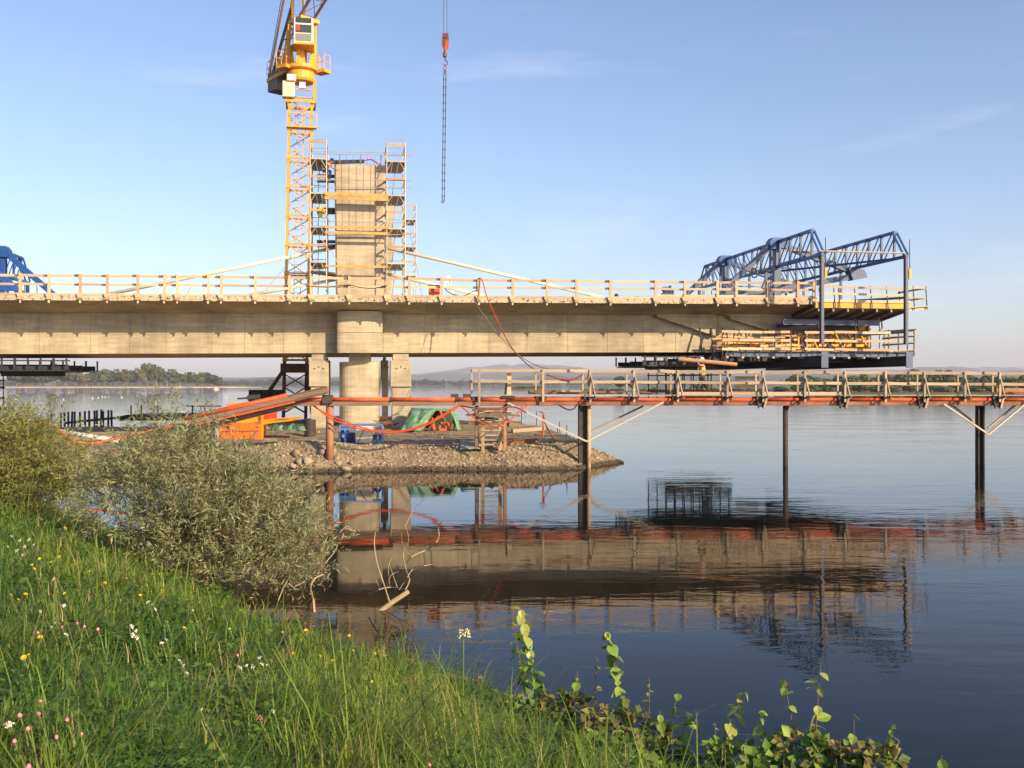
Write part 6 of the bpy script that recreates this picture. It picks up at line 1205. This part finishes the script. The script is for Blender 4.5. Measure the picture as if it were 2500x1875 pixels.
def willow(base, H, RX_, RY_, label, seed, lobes, n_tw, green):
    r = np.random.default_rng(seed); base = np.array(base)
    t = thing('willow_bush', tuple(base), label, 'willow', 'willow bushes')
    # lobes: (cx, cy, cz, rx, ry, rz) in metres from the base
    lob = np.array(lobes); lob[:, 2] *= 0.93; lob[:, 5] *= 0.95; vol = lob[:, 3] * lob[:, 4] * lob[:, 5]; vol = vol + 0.016; k = r.choice(len(lob), n_tw, p=vol / vol.sum())
    d = unit(r.normal(size=(n_tw, 3))); rad = r.uniform(0.25, 1.0, n_tw) ** 0.45
    P = lob[k, :3] + d * rad[:, None] * lob[k, 3:6]
    keep = P[:, 2] > 0.12; P, d = P[keep], d[keep]; n = len(P)
    ax = unit(d * 0.8 + np.array([0, 0, 0.65]) + r.normal(size=(n, 3)) * 0.30)
    # twigs
    L_ = r.uniform(0.35, 0.85, n); m = 17; tt = np.tile((np.arange(m) + 0.3) / m, n); ti = np.repeat(np.arange(n), m)
    up = P[ti] + ax[ti] * (tt * L_[ti])[:, None] + np.array([0, 0, -0.05]) * (tt ** 2)[:, None]
    an = r.uniform(0, 6.283, n * m); sd = unit(np.cross(ax[ti], r.normal(size=(n * m, 3))))
    D = unit(ax[ti] * 0.55 + sd * 0.8 + r.normal(size=(n * m, 3)) * 0.15)
    N = unit(np.cross(D, r.normal(size=(n * m, 3)))); 
    ln = r.uniform(0.06, 0.145, n * m); wd = ln * r.uniform(0.075, 0.11, n * m)
    tint = r.uniform(0, 1, n)[ti] * 0.6 + r.uniform(0, 1, n * m) * 0.4
    c0 = np.array(green[0]); c1 = np.array(green[1]); c2 = np.array([0.22, 0.17, 0.075])
    col = c0 + (c1 - c0) * tint[:, None]; dry = r.uniform(0, 1, n * m) < 0.12; col[dry] = c2
    V, T, C = leaf_quads(up + base * 0, D, N, ln, wd, col)
    link('crown', np_mesh('crown', V, tris=T, col=C, mat=WLEAF), t)
    # branches from the base up into the lobes, and the twig stems
    g_ = G(); sel = r.choice(n, 70, replace=False)
    for i in sel[:46]:
        e = P[i]; b0_ = np.array([r.uniform(-0.35, 0.35), r.uniform(-0.2, 0.2), -0.15]); mid = b0_ * 0.5 + e * 0.5 + np.array([0, 0, 0.18 * np.linalg.norm(e)]) * r.uniform(0.2, 1.0) + np.array([e[0] * -0.12, 0, 0])
        g_.path(catmull([b0_, b0_ * 0.75 + mid * 0.25 + np.array([0, 0, 0.15]), mid, e], 4), r.uniform(0.012, 0.028), 5, 0.004)
    o = bpy.data.meshes.new('trunk'); o.from_pydata([tuple(v) for v in g_.v], [], g_.f); o.materials.append(M('willow bark', (0.20, 0.145, 0.075), 0.85, var=0.25)); link('trunk', o, t)
    VV = np.stack([P - ax * 0.1 + [0.003, 0, 0], P - ax * 0.1 - [0.003, 0, 0], P + ax * L_[:, None]], 1).reshape(-1, 3)
    tw = link('twigs', np_mesh('twigs', VV, tris=np.arange(n * 3).reshape(n, 3), mat=BARK), t, kind='stuff')
    return t
WG = ((0.15, 0.195, 0.07), (0.55, 0.57, 0.33))
b1 = on(475, 1432, 0.30); b1.z = bank_z(b1.x, b1.y)
willow(b1, 3.5, 2.3, 1.5, 'big grey green willow bush at the water edge in the middle left', 11,
       [(-0.7, 0, 2.15, 0.8, 0.7, 0.9), (0.0, 0, 1.95, 1.0, 0.9, 0.95), (0.8, 0, 1.4, 0.9, 0.8, 0.75), (1.5, 0, 1.1, 0.8, 0.7, 0.7), (-1.4, 0, 1.65, 0.6, 0.6, 0.7), (2.0, 0, 0.75, 0.4, 0.5, 0.6), (0.4, -0.2, 1.0, 1.4, 0.8, 0.7), (1.2, -0.2, 0.4, 0.9, 0.7, 0.45),
        (-0.7, 0, 3.3, 0.12, 0.12, 0.45), (-0.42, 0, 3.35, 0.10, 0.10, 0.5), (-0.1, 0, 3.1, 0.12, 0.12, 0.4), (-1.1, 0, 2.9, 0.14, 0.14, 0.45), (-1.45, 0, 2.5, 0.12, 0.12, 0.4), (0.35, 0, 2.95, 0.10, 0.10, 0.4), (0.9, 0, 2.55, 0.12, 0.12, 0.4), (1.4, 0, 2.1, 0.12, 0.12, 0.4), (-1.95, 0, 1.9, 0.15, 0.15, 0.45), (-2.05, 0, 1.4, 0.15, 0.15, 0.4), (1.9, 0, 1.5, 0.15, 0.15, 0.35), (1.7, -0.2, 0.0, 0.4, 0.4, 0.3)], 2450, WG)
b2 = on(62, 1292, 0.75); b2.z = bank_z(b2.x, b2.y)
willow(b2, 2.8, 1.6, 1.3, 'smaller yellowish willow bush at the left edge of the picture', 12,
       [(-0.4, 0, 1.5, 1.0, 0.9, 0.95), (0.5, 0, 1.25, 0.75, 0.7, 0.75), (-1.3, 0, 1.3, 0.8, 0.8, 1.0), (0.0, 0, 0.7, 1.3, 0.8, 0.6), (0.55, 0, 2.2, 0.16, 0.16, 0.5), (-0.3, 0, 2.2, 0.2, 0.2, 0.5)], 2000, ((0.16, 0.20, 0.04), (0.42, 0.44, 0.13)))

# grass of the bank: nobody could count it
GRASS = foliage('grass blades', None, trans=0.35, rough=0.5, var=0.22, scale=1.2)
def scatter(n, near, far, dmin=0.05, umin=-0.60, umax=0.45, power=0.75):
    out = []
    while len(out) < n:
        u = RNG.uniform(umin, umax, 4000); Y = near * (far / near) ** (RNG.uniform(0, 1, 4000) ** power); X = u * Y
        d = (X - 1.5) * -0.804 + (Y - 10.0) * -0.595 - 1.3 * np.exp(-((X + 4.0) ** 2 / 5 + (Y - 16.0) ** 2 / 5))
        for x, y, dd in zip(X, Y, d):
            if dd > dmin: out.append((x, y, dd))
    return out[:n]
pts = scatter(150000, 3.6, 27.0); P = np.array([(x, y, bank_z(x, y) - 0.02) for x, y, d in pts]); dd = np.array([d for x, y, d in pts]); n = len(P)
Yv = P[:, 1]; patch = np.array([fbm(x, y, 0.55, 3, 11.0) for x, y in P[:, :2]]); patch2 = np.array([fbm(x, y, 1.7, 2, 17.0) for x, y in P[:, :2]])
tuft = np.array([fbm(x, y, 2.6, 2, 41.0) for x, y in P[:, :2]]); hgt = RNG.uniform(0.08, 0.32, n) * np.where(tuft > 0.12, 1.55, 0.85) * (1.0 + 0.55 * np.clip(patch, -0.8, 1.2)) * np.where(dd < 0.8, 0.75, 1.0); tall = RNG.uniform(0, 1, n) < 0.05; hgt[tall] *= 1.7
wid = RNG.uniform(0.0028, 0.0062, n) * (0.6 + Yv / 11.0)
ang = RNG.uniform(0, 6.283, n); lean = RNG.uniform(0.15, 1.25, n)
dirh = np.stack([np.cos(ang), np.sin(ang), np.zeros(n)], 1) + np.array([0.25, 0.1, 0]); side = unit(np.stack([-dirh[:, 1], dirh[:, 0], np.zeros(n)], 1)) * wid[:, None]
b0_ = P; m1 = P + dirh * (hgt * lean * 0.28)[:, None] + np.array([0, 0, 1.0]) * (hgt * 0.55)[:, None]; m2 = P + dirh * (hgt * lean * 0.65)[:, None] + np.array([0, 0, 1.0]) * (hgt * 0.86)[:, None]; tip = P + dirh * (hgt * lean * 1.05)[:, None] + np.array([0, 0, 1.0]) * (hgt * (1.02 - 0.25 * lean))[:, None]
V = np.stack([b0_ - side, b0_ + side, m1 + side * 0.8, m1 - side * 0.8, m2 + side * 0.5, m2 - side * 0.5, tip], 1).reshape(-1, 3); I = np.arange(n) * 7
Q = np.concatenate([np.stack([I, I + 1, I + 2, I + 3], 1), np.stack([I + 3, I + 2, I + 4, I + 5], 1)]); T = np.stack([I + 5, I + 4, I + 6], 1)
mixv = np.clip(0.45 + 0.8 * patch + 0.35 * patch2 + RNG.normal(0, 0.22, n), 0, 1)[:, None]
col = np.array([0.056, 0.142, 0.015]) * (1 - mixv) + np.array([0.220, 0.290, 0.040]) * mixv
dry = RNG.uniform(0, 1, n) < (0.03 + 0.09 * (patch2 > 0.28)); col[dry] = np.array([0.30, 0.235, 0.10]); col *= RNG.uniform(0.75, 1.25, (n, 1))
gr_o = link('grass', np_mesh('grass', V, quads=Q, tris=T, col=np.repeat(col, 7, axis=0), mat=GRASS), kind='stuff'); tag(gr_o, 'long green meadow grass covering the near bank', 'grass')
# broad herb leaves between the blades
pts = scatter(46000, 3.6, 22.0); P = np.array([(x, y, bank_z(x, y)) for x, y, d in pts]); n = len(P); patch = np.array([fbm(x, y, 0.8, 3, 31.0) for x, y in P[:, :2]])
keep = patch > -0.05; P = P[keep]; patch = patch[keep]; n = len(P); P[:, 2] += RNG.uniform(0.04, 0.26, n) * (1 + 0.6 * patch)
an = RNG.uniform(0, 6.283, n); D = np.stack([np.cos(an), np.sin(an), RNG.uniform(-0.3, 0.6, n)], 1); N = unit(np.array([0, 0, 1.0]) + RNG.normal(0, 0.4, (n, 3)))
ln = RNG.uniform(0.025, 0.08, n) * (0.55 + P[:, 1] / 14.0); wd = ln * RNG.uniform(0.22, 0.42, n); col = np.array([0.075, 0.155, 0.024]) * RNG.uniform(0.6, 1.7, (n, 1)) + np.array([0.03, 0.02, 0]) * RNG.uniform(0, 1, (n, 1))
V, T, C = leaf_quads(P, D, N, ln, wd, col, 0.3); hb = link('herb_leaves', np_mesh('herb_leaves', V, tris=T, col=C, mat=GRASS), kind='stuff'); tag(hb, 'low broad leaved clover and herbs among the grass', 'herbs')
pts = scatter(75, 4.0, 18.0, 0.2); g_ = G()
for x, y, d in pts:
    h_ = random.uniform(0.35, 0.8); a_ = random.uniform(0, 6.28); l_ = random.uniform(0.05, 0.4) * h_; z_ = bank_z(x, y); p_ = Vector((x, y, z_ - 0.02)); k_ = 0.5 + y / 12
    q_ = p_ + Vector((l_ * 0.4 * math.cos(a_), l_ * 0.4 * math.sin(a_), h_ * 0.6)); r_ = p_ + Vector((l_ * math.cos(a_), l_ * math.sin(a_), h_))
    g_.path([p_, q_, r_], 0.0018 * k_, 3, 0.0010 * k_)
    if random.random() < 0.6: g_.path([r_ - Vector((0, 0, 0.09)), r_ - Vector((0, 0, 0.04)), r_ + Vector((l_ * 0.1 * math.cos(a_), l_ * 0.1 * math.sin(a_), 0.02))], 0.004 * k_, 4, 0.0015)
ds_ = obj('dry_grass_stalks', g_, M('dry straw', (0.36, 0.27, 0.13), 0.85, var=0.25), kind='stuff'); tag(ds_, 'thin straw coloured stalks and seed spikes standing out of the grass', 'grass')
# flowers: each a thing with its stem and head
FY = M('yellow petals', (0.85, 0.62, 0.02), 0.6, var=0.06); FW = M('white petals', (0.80, 0.76, 0.68), 0.7, var=0.06); FP = M('pink clover', (0.62, 0.24, 0.30), 0.75, var=0.12); STEM = M('flower stem', (0.11, 0.16, 0.04), 0.7); FB = M('dry seed head', (0.30, 0.17, 0.09), 0.9, var=0.25)
def mesh_of(g_, mat):
    me = bpy.data.meshes.new('part'); me.from_pydata([tuple(v) for v in g_.v], [], g_.f); me.materials.append(mat); return me
g_ = G(); g_.path([(0, 0, -1.0), (0.03, 0.01, -0.6), (0.01, 0.02, -0.25), (0, 0, 0)], 0.0045, 4, 0.003); STEM_ME = mesh_of(g_, STEM)
def daisy(mat, r, np_, dz):
    g_ = G()
    for lay, rr in ((0, r), (1, r * 0.7)):
        for k in range(np_):
            a = 2 * math.pi * (k + 0.5 * lay) / np_; a2 = a + 2.2 / np_; a0 = a - 2.2 / np_
            g_.add([(0, 0, lay * 0.004), (rr * 0.8 * math.cos(a0), rr * 0.8 * math.sin(a0), dz + lay * 0.006), (rr * math.cos(a), rr * math.sin(a), dz + lay * 0.008), (rr * 0.8 * math.cos(a2), rr * 0.8 * math.sin(a2), dz + lay * 0.006)], [(0, 1, 2, 3)])
    return mesh_of(g_, mat)
YEL = daisy(FY, 0.026, 9, 0.006)
v0, f0 = ico(2); rr = 1 + np.random.default_rng(3).uniform(-0.18, 0.18, (len(v0), 1)); CLV = np_mesh('head', v0 * rr * np.array([0.017, 0.017, 0.019]), tris=f0, mat=FP)
def umbel(mat, n_, R_, s_, seed):
    r = random.Random(seed); VV = []; TT = []; off = 0
    for k in range(n_):
        a = r.uniform(0, 6.28); q = R_ * math.sqrt(r.random()); p = np.array([q * math.cos(a), q * math.sin(a), r.uniform(-0.6, 0.6) * R_ * 0.6 - q * q * 3]); VV.append(IV * s_ * r.uniform(0.7, 1.3) * np.array([1, 1, 0.7]) + p); TT.append(IF + off); off += len(IV)
    return np_mesh('head', np.concatenate(VV), tris=np.concatenate(TT), mat=mat)
UMB = umbel(FW, 16, 0.035, 0.009, 5); UMBC = umbel(M('cream petals', (0.55, 0.52, 0.33), 0.7, var=0.1), 40, 0.055, 0.0065, 6); SEED = umbel(FB, 22, 0.05, 0.010, 8)
def ground_hit(px, py):                                   # walk the view ray down to the bank
    lo = 3.0
    while lo < 40:
        p = at(px, py, lo)
        if p.z < bank_z(p.x, p.y) + 0.38: return p
        lo += 0.1
    return None
def flower(px, py, head, nm, label, cat, group, lift=0.36, k=1.0):
    p = ground_hit(px, py)
    if p is None: return
    gz_ = bank_z(p.x, p.y); h_ = max(p.z - gz_, 0.1); kk = k * (0.8 + p.y / 14.0)
    t = thing(nm, (p.x, p.y, gz_), label, cat, group)
    s_ = link('stem', STEM_ME, t, (0, 0, h_)); s_.scale = (1 + p.y / 10, 1 + p.y / 10, h_ + 0.02)
    f_ = link('flower_head', head, t, (0, 0, h_)); f_.scale = (kk, kk, kk); f_.rotation_euler = (random.uniform(0.2, 0.9), random.uniform(-0.4, 0.4), random.uniform(0, 6.28))
YF = [(95, 1365), (78, 1380), (125, 1373), (145, 1362), (178, 1370), (85, 1390), (150, 1300), (160, 1290), (115, 1262), (108, 1255), (118, 1258), (145, 1360), (182, 1380), (243, 1375), (213, 1399), (218, 1395), (322, 1415), (326, 1420), (390, 1402), (393, 1443), (396, 1448), (344, 1454), (192, 1444), (66, 1414), (62, 1452), (46, 1465), (28, 1454), (124, 1486), (540, 1484), (100, 1541), (98, 1557), (70, 1600), (57, 1607), (543, 1762), (456, 1465), (350, 1399), (310, 1414), (250, 1430), (257, 1425), (160, 1450), (406, 1519), (480, 1520), (465, 1520), (451, 1535),
      (797, 1525), (838, 1517), (878, 1525), (876, 1535), (884, 1541), (882, 1545), (852, 1553), (908, 1530), (923, 1551), (932, 1561), (800, 1560), (704, 1555), (748, 1540), (766, 1545), (735, 1550), (740, 1560), (862, 1590), (903, 1588), (914, 1597), (926, 1587), (937, 1590), (940, 1602), (905, 1613), (898, 1620), (910, 1614), (893, 1630), (908, 1665), (967, 1674), (1017, 1690), (1214, 1712), (1192, 1667), (1156, 1662), (983, 1710), (705, 1594), (718, 1596), (782, 1602), (812, 1614), (1555, 1800), (1570, 1795), (650, 1530), (690, 1545)]
for px, py in YF: flower(px + random.uniform(-2, 2), py, YEL, 'yellow_flower', 'small yellow composite flower on a thin stem in the bank grass', 'flower', 'yellow flowers in the grass', k=random.uniform(0.4, 0.65))
for px, py in [(98, 1493), (125, 1531), (135, 1521), (156, 1478), (332, 1540), (325, 1552), (335, 1556), (322, 1530), (361, 1470), (372, 1475), (380, 1488), (456, 1643), (446, 1625), (490, 1733), (586, 1630), (602, 1625), (617, 1628), (633, 1606), (640, 1622), (655, 1625), (668, 1738), (162, 1549), (395, 1570), (405, 1562), (30, 1310), (48, 1320), (60, 1335), (20, 1335), (40, 1345), (70, 1318), (82, 1330), (55, 1355), (560, 1535), (470, 1490), (25, 1770), (18, 1768), (130, 1414), (440, 1615)]:
    flower(px, py, UMB, 'white_flower', 'small white flower cluster on a stem in the bank grass', 'flower', 'white flowers in the grass', k=random.uniform(0.22, 0.42))
for px, py in [(110, 1503), (188, 1522), (206, 1530), (238, 1537), (151, 1531), (58, 1515), (92, 1545), (99, 1712), (94, 1743), (48, 1747), (163, 1757), (138, 1800), (67, 1780), (35, 1810), (198, 1793), (1048, 1867), (580, 1600), (70, 1872)]:
    flower(px, py, CLV, 'pink_clover', 'round pink clover head in the bank grass', 'flower', 'pink clover in the grass', k=random.uniform(0.4, 0.6))
for px, py in [(1105, 1605), (1120, 1590), (1112, 1620), (1148, 1575), (1090, 1585), (1050, 1622), (998, 1617), (1062, 1675), (1100, 1650), (1165, 1655), (1010, 1655), (985, 1660), (760, 1530), (810, 1500), (745, 1545), (640, 1755)]:
    flower(px, py, SEED, 'dry_seed_head', 'brown dry seed head standing among the bank plants', 'seed head', 'dry seed heads on the bank', k=random.uniform(0.5, 0.9))
tw = thing('white_umbel', tuple(on(1130, 1740, 0.2)), 'tall pale cream umbel plant at the shore in the lower middle', 'flower')
q0 = ground_hit(1130, 1700); q1 = at(1132, 1545, q0.y); ORG[tw.name] = Vector(tw.location)
obj('stem', G().path([Vector((q0.x, q0.y, bank_z(q0.x, q0.y))), at(1131, 1640, q0.y), q1], 0.008, 5, 0.005), STEM, tw)
o = link('flower_head', UMBC, tw, q1 - tw.location); o.scale = (1.2, 1.2, 1.9)

# leafy shoots along the near shore at the right, every leaf its own part
LEAFS = []
for rgb in ((0.26, 0.37, 0.06), (0.19, 0.31, 0.05), (0.35, 0.39, 0.10), (0.32, 0.28, 0.09), (0.14, 0.20, 0.05), (0.30, 0.18, 0.06)):
    g_ = G(); n_ = 12; ring = [(0, 0, 0)]
    out = [(0.0, 0.0), (0.12, 0.26), (0.32, 0.40), (0.55, 0.38), (0.78, 0.22), (1.0, 0.0)]
    vs_ = []
    for x, y in out: vs_.append((x, y, 0.22 * y - 0.18 * x * x)); 
    for x, y in reversed(out[1:-1]): vs_.append((x, -y, 0.22 * y - 0.18 * x * x))
    mid = [(x, 0, -0.18 * x * x) for x, y in out[1:-1]]
    allv = vs_ + mid; g_.v = [Vector(v) for v in allv]
    # right and left halves share the midrib
    g_.f = [(0, 1, 10), (10, 1, 2, 11), (11, 2, 3, 12), (12, 3, 4, 13), (13, 4, 5), (0, 10, 9), (10, 11, 8, 9), (11, 12, 7, 8), (12, 13, 6, 7), (13, 5, 6)]
    me = mesh_of(g_, foliage('shoot leaf', rgb, trans=0.35, rough=0.4, var=0.12, scale=4)); LEAFS.append(me)
def shoot(px_b, px_t, py_t, Y, label, leaves=18, size=0.055, tone=(0, 1, 2), bare=0.25, bend=None):
    x_b = pxw(px_b, Y); gz_ = bank_z(x_b, Y); t = thing('leafy_shoot', (x_b, Y, gz_), label, 'shoot', 'leafy shoots on the near shore')
    top = at(px_t, py_t, Y + 0.1); base = Vector((x_b, Y, gz_ - 0.05)); mid = base.lerp(top, 0.55) + Vector((random.uniform(-0.06, 0.06) if bend is None else bend, 0, 0.04))
    path = catmull([base, base.lerp(mid, 0.5) + Vector((0.02, 0, 0.02)), mid, top], 8); obj('stem', G().path(path, 0.008, 5, 0.003), M('reddish stem', (0.19, 0.10, 0.05), 0.7), t)
    leaves = int(leaves * 1.5)
    for k in range(leaves):
        q = min(0.995, max(bare * 0.8, bare + (1 - bare) * (k + 0.5 + random.uniform(-1.2, 1.2)) / leaves)); i = min(int(q * (len(path) - 1)), len(path) - 2); p = path[i].lerp(path[i + 1], q * (len(path) - 1) - i)
        tone_ = tone[random.randrange(len(tone))] if q > 0.45 else random.choice([3, 4, 2, 5, tone[0]])
        o = link('leaf', LEAFS[tone_], t, p - t.location); s_ = 1.4 * size * random.uniform(0.55, 1.3) * (1.0 if q < 0.92 else 0.75); o.scale = (s_, s_ * random.uniform(0.8, 1.1), s_)
        o.rotation_euler = (random.uniform(-0.8, 0.8), random.uniform(-0.3, 1.25), -0.9 + math.pi * (k % 2) + random.uniform(-1.4, 1.4))
shoot(1345, 1270, 1487, 11.0, 'tall leafy shoot with drooping pale green tip, second from the left', 28, 0.10, (0, 1, 2), 0.30, -0.02)
shoot(1310, 1250, 1520, 11.2, 'leafy shoot arching left, leftmost of the shore shoots', 18, 0.09, (0, 1), 0.45)
shoot(1535, 1478, 1542, 10.2, 'tall straight leafy shoot crowded with round leaves in the middle', 34, 0.095, (0, 2, 1), 0.22)
shoot(1455, 1458, 1605, 10.4, 'thin dry shoot with brown tip left of the tall straight shoot', 7, 0.05, (3, 5), 0.4)
shoot(1590, 1655, 1693, 9.8, 'small leaning shoot with few leaves right of the straight shoot', 9, 0.07, (0, 1), 0.45)
shoot(1672, 1680, 1740, 9.6, 'short bushy shoot with dark round leaves over the water', 20, 0.075, (1, 4, 0), 0.45)
shoot(1735, 1818, 1690, 9.2, 'leafy shoot with large pale leaves bending right', 18, 0.10, (0, 2, 1), 0.35)
shoot(1905, 1850, 1735, 9.0, 'leafy shoot arching down to the right of the pale leaves', 14, 0.075, (0, 1), 0.2, 0.06)
shoot(1958, 1915, 1660, 8.8, 'slim red stemmed shoot with paired leaves', 12, 0.085, (0, 2), 0.25)
shoot(2000, 2004, 1618, 8.7, 'tallest red stemmed shoot with a tuft of pale leaves', 16, 0.095, (2, 0), 0.30)
shoot(2110, 2178, 1768, 8.4, 'leafy shoot with bright leaves slanting right', 13, 0.085, (0, 1, 2), 0.3)
shoot(2200, 2300, 1845, 8.3, 'rightmost low shoot reaching over the dark water', 10, 0.10, (1, 0), 0.3)
for px_b, px_t, py_t, Y, lab, n_ in [(1395, 1410, 1640, 10.7, 'thin loose sprig between the drooping shoot and the dry shoot', 9), (1560, 1585, 1655, 10.0, 'thin sprig just right of the tall straight shoot', 8), (1640, 1612, 1735, 9.7, 'low sprig leaning left beside the bushy shoot', 9), (1775, 1745, 1765, 9.1, 'thin sprig left of the large pale leaves', 10), (1860, 1895, 1770, 8.9, 'low sprig between the arching and the slim shoot', 9), (2060, 2085, 1745, 8.6, 'thin sprig right of the tallest red stem', 9), (2150, 2120, 1800, 8.4, 'short sprig left of the rightmost low shoot', 8)]:
    shoot(px_b, px_t, py_t, Y, lab, n_, 0.07, (0, 2, 1), 0.3)
# brushy undergrowth at the foot of the shoots
def brush(px, py, Y, R_, n_, tones, label):
    c = at(px, py, Y); gz_ = bank_z(c.x, Y); t = thing('shrub', (c.x, Y, gz_), label, 'shrub', 'shrubs on the near shore'); r = np.random.default_rng(int(px))
    d = unit(r.normal(size=(n_, 3))); P_ = d * (r.uniform(0.3, 1, n_) ** 0.5)[:, None] * np.array([R_, R_ * 0.6, R_ * 0.65]) + np.array([0, 0, c.z - gz_]); P_[:, 2] = np.maximum(P_[:, 2], 0.02)
    D = unit(d + r.normal(size=(n_, 3)) * 0.8 + np.array([0, 0, -0.3])); N = unit(np.array([0.3, -0.6, 0.8]) + r.normal(0, 0.55, (n_, 3))); ln = r.uniform(0.05, 0.125, n_); wd = ln * r.uniform(0.34, 0.46, n_)
    col = np.array(tones)[r.integers(0, len(tones), n_)] * r.uniform(0.7, 1.2, (n_, 1))
    V, T, C = leaf_quads(P_, D, N, ln, wd, col, 0.25); link('foliage', np_mesh('foliage', V, tris=T, col=C, mat=GRASS), t)
    g2 = G()
    for k in range(14): e = P_[r.integers(0, n_)]; g2.path([(r.uniform(-0.05, 0.05), 0, -0.1), tuple(e * 0.5 + np.array([0, 0, 0.05])), tuple(e)], 0.006, 4, 0.002)
    link('stem', mesh_of(g2, BARK), t)
DT = [(0.12, 0.13, 0.04), (0.21, 0.20, 0.06), (0.11, 0.16, 0.04), (0.24, 0.17, 0.06)]; GT = [(0.13, 0.25, 0.04), (0.23, 0.34, 0.06), (0.10, 0.18, 0.03)]
for px, py, Y, R_, n_, tn, lab in [(1290, 1770, 10.6, 0.45, 420, GT + DT[:1], 'bright green herb clump left of the dark shore shrub'), (1390, 1765, 10.6, 0.5, 360, DT, 'brownish shore shrub below the drooping shoot'), (1510, 1805, 10.0, 0.5, 380, DT, 'dark brownish shore shrub under the tall straight shoot'),
        (1600, 1868, 9.5, 0.36, 260, DT + GT[:1], 'dark green shore shrub right of the tall straight shoot'), (1480, 1870, 9.2, 0.45, 420, GT, 'green broad leaved clump at the bottom edge under the straight shoot'), (1790, 1865, 9.0, 0.30, 190, GT + DT[1:2], 'green shrub at the bottom edge under the pale leaved shoot'),
        (1975, 1845, 8.7, 0.34, 260, GT + DT, 'mixed green and brown shrub under the tallest red stem'), (2050, 1868, 8.5, 0.26, 150, DT[1:] + GT[:1], 'yellowish brown shrub beside the mixed shrub'), (2140, 1860, 8.4, 0.22, 150, DT[1:] + GT[1:2], 'small yellow green tuft under the slanting shoot'), (1890, 1880, 8.7, 0.3, 220, GT, 'low green tuft between the arching and slim shoots')]:
    brush(px, py, Y, R_, n_, tn, lab)

# dead branches and driftwood in the shallows
def dead(name, strokes, Y, label, cat, mat=DEADWOOD):
    allp = [at(x, y, Y) for st_ in strokes for x, y in st_[1]]; base = min(allp, key=lambda v: v.z); t = thing(name, tuple(base), label, cat)
    for r_, st_ in strokes:
        pts_ = [at(x, y, Y + 0.25 * math.sin(i * 1.7 + x * 0.05)) for i, (x, y) in enumerate(st_)]
        obj('branch', G().path(catmull(pts_, 3), r_, 5, r_ * 0.45), mat, t)
Yd = on(960, 1487, 0).y
dead('dead_branch', [(0.014, [(951, 1470), (935, 1420), (922, 1380), (914, 1330), (920, 1290), (945, 1272)]), (0.013, [(990, 1440), (1000, 1415), (990, 1385), (1005, 1360), (1040, 1343), (1065, 1325), (1072, 1305), (1070, 1285), (1082, 1270)]), (0.010, [(990, 1385), (985, 1350), (998, 1320), (990, 1285)]),
     (0.010, [(995, 1410), (1010, 1388), (1035, 1382), (1055, 1378)]), (0.012, [(900, 1454), (925, 1440), (955, 1434), (990, 1440)]), (0.008, [(945, 1430), (955, 1405), (975, 1395), (990, 1388)]), (0.007, [(952, 1430), (948, 1385), (958, 1360)]), (0.007, [(970, 1435), (958, 1400), (950, 1375)]), (0.006, [(930, 1440), (918, 1415), (922, 1390)]), (0.006, [(975, 1440), (985, 1425), (992, 1418)]), (0.005, [(990, 1285), (1010, 1245), (1040, 1215)]), (0.005, [(1005, 1360), (985, 1335), (980, 1300)])], Yd, 'bare dead branches rising from the water beside the floating log', 'dead branches')
lg0, lg1 = on(928, 1490, 0.0), at(998, 1444, Yd); tag(obj('floating_log', G().path([lg0 - Vector((0.1, 0, 0.1)), lg0.lerp(lg1, 0.4), lg1], 0.05, 9, 0.042), DEADWOOD, loc=lg0), 'short pale log sticking out of the water by the dead branches', 'log')
Ye = on(760, 1500, 0).y
dead('dead_branch', [(0.022, [(768, 1500), (765, 1465), (758, 1435), (770, 1412), (790, 1403)]), (0.012, [(785, 1405), (785, 1370), (790, 1335), (800, 1310)]), (0.010, [(780, 1405), (795, 1375), (815, 1350), (825, 1330)]), (0.012, [(668, 1505), (680, 1465), (700, 1420), (720, 1395)]), (0.009, [(705, 1425), (730, 1440), (760, 1405)]), (0.008, [(720, 1432), (745, 1420), (755, 1405)]), (0.008, [(790, 1405), (798, 1412), (805, 1400)]), (0.007, [(800, 1310), (840, 1290), (870, 1300)]), (0.006, [(830, 1300), (850, 1285), (865, 1310)])], Ye, 'bare willow branches drooping into the water under the big bush', 'dead branches')
d0 = ground_hit(610, 1540); d0.z = bank_z(d0.x, d0.y) + 0.04; d1 = on(745, 1522, 0.12)
tag(obj('driftwood', G().path(catmull([d0 - Vector((0.25, 0, 0.10)), d0 + Vector((0.35, 0.15, 0.06)), d1 - Vector((0.4, 0, -0.05)), d1], 5), 0.065, 9, 0.02), M('brown driftwood', (0.20, 0.13, 0.065), 0.9, var=0.25, bump=0.01, bscale=30), loc=d0), 'thick brown driftwood root lying at the edge of the shallows', 'driftwood')

# ------------------------------------------------------------------ the air
hz = G().box((0, 5800, 118), (15600, 11900, 242)); hm = bpy.data.materials.new('haze'); hm.use_nodes = True; t_ = hm.node_tree; t_.nodes.clear()
o_ = t_.nodes.new('ShaderNodeOutputMaterial'); pv = t_.nodes.new('ShaderNodeVolumePrincipled'); pv.inputs['Color'].default_value = (0.80, 0.83, 1.0, 1); pv.inputs['Density'].default_value = 0.00012; pv.inputs['Anisotropy'].default_value = 0.0
t_.links.new(pv.outputs['Volume'], o_.inputs['Volume'])
haze = obj('haze', hz, hm, kind='stuff'); tag(haze, 'thin pale haze over the wide river valley', 'haze')
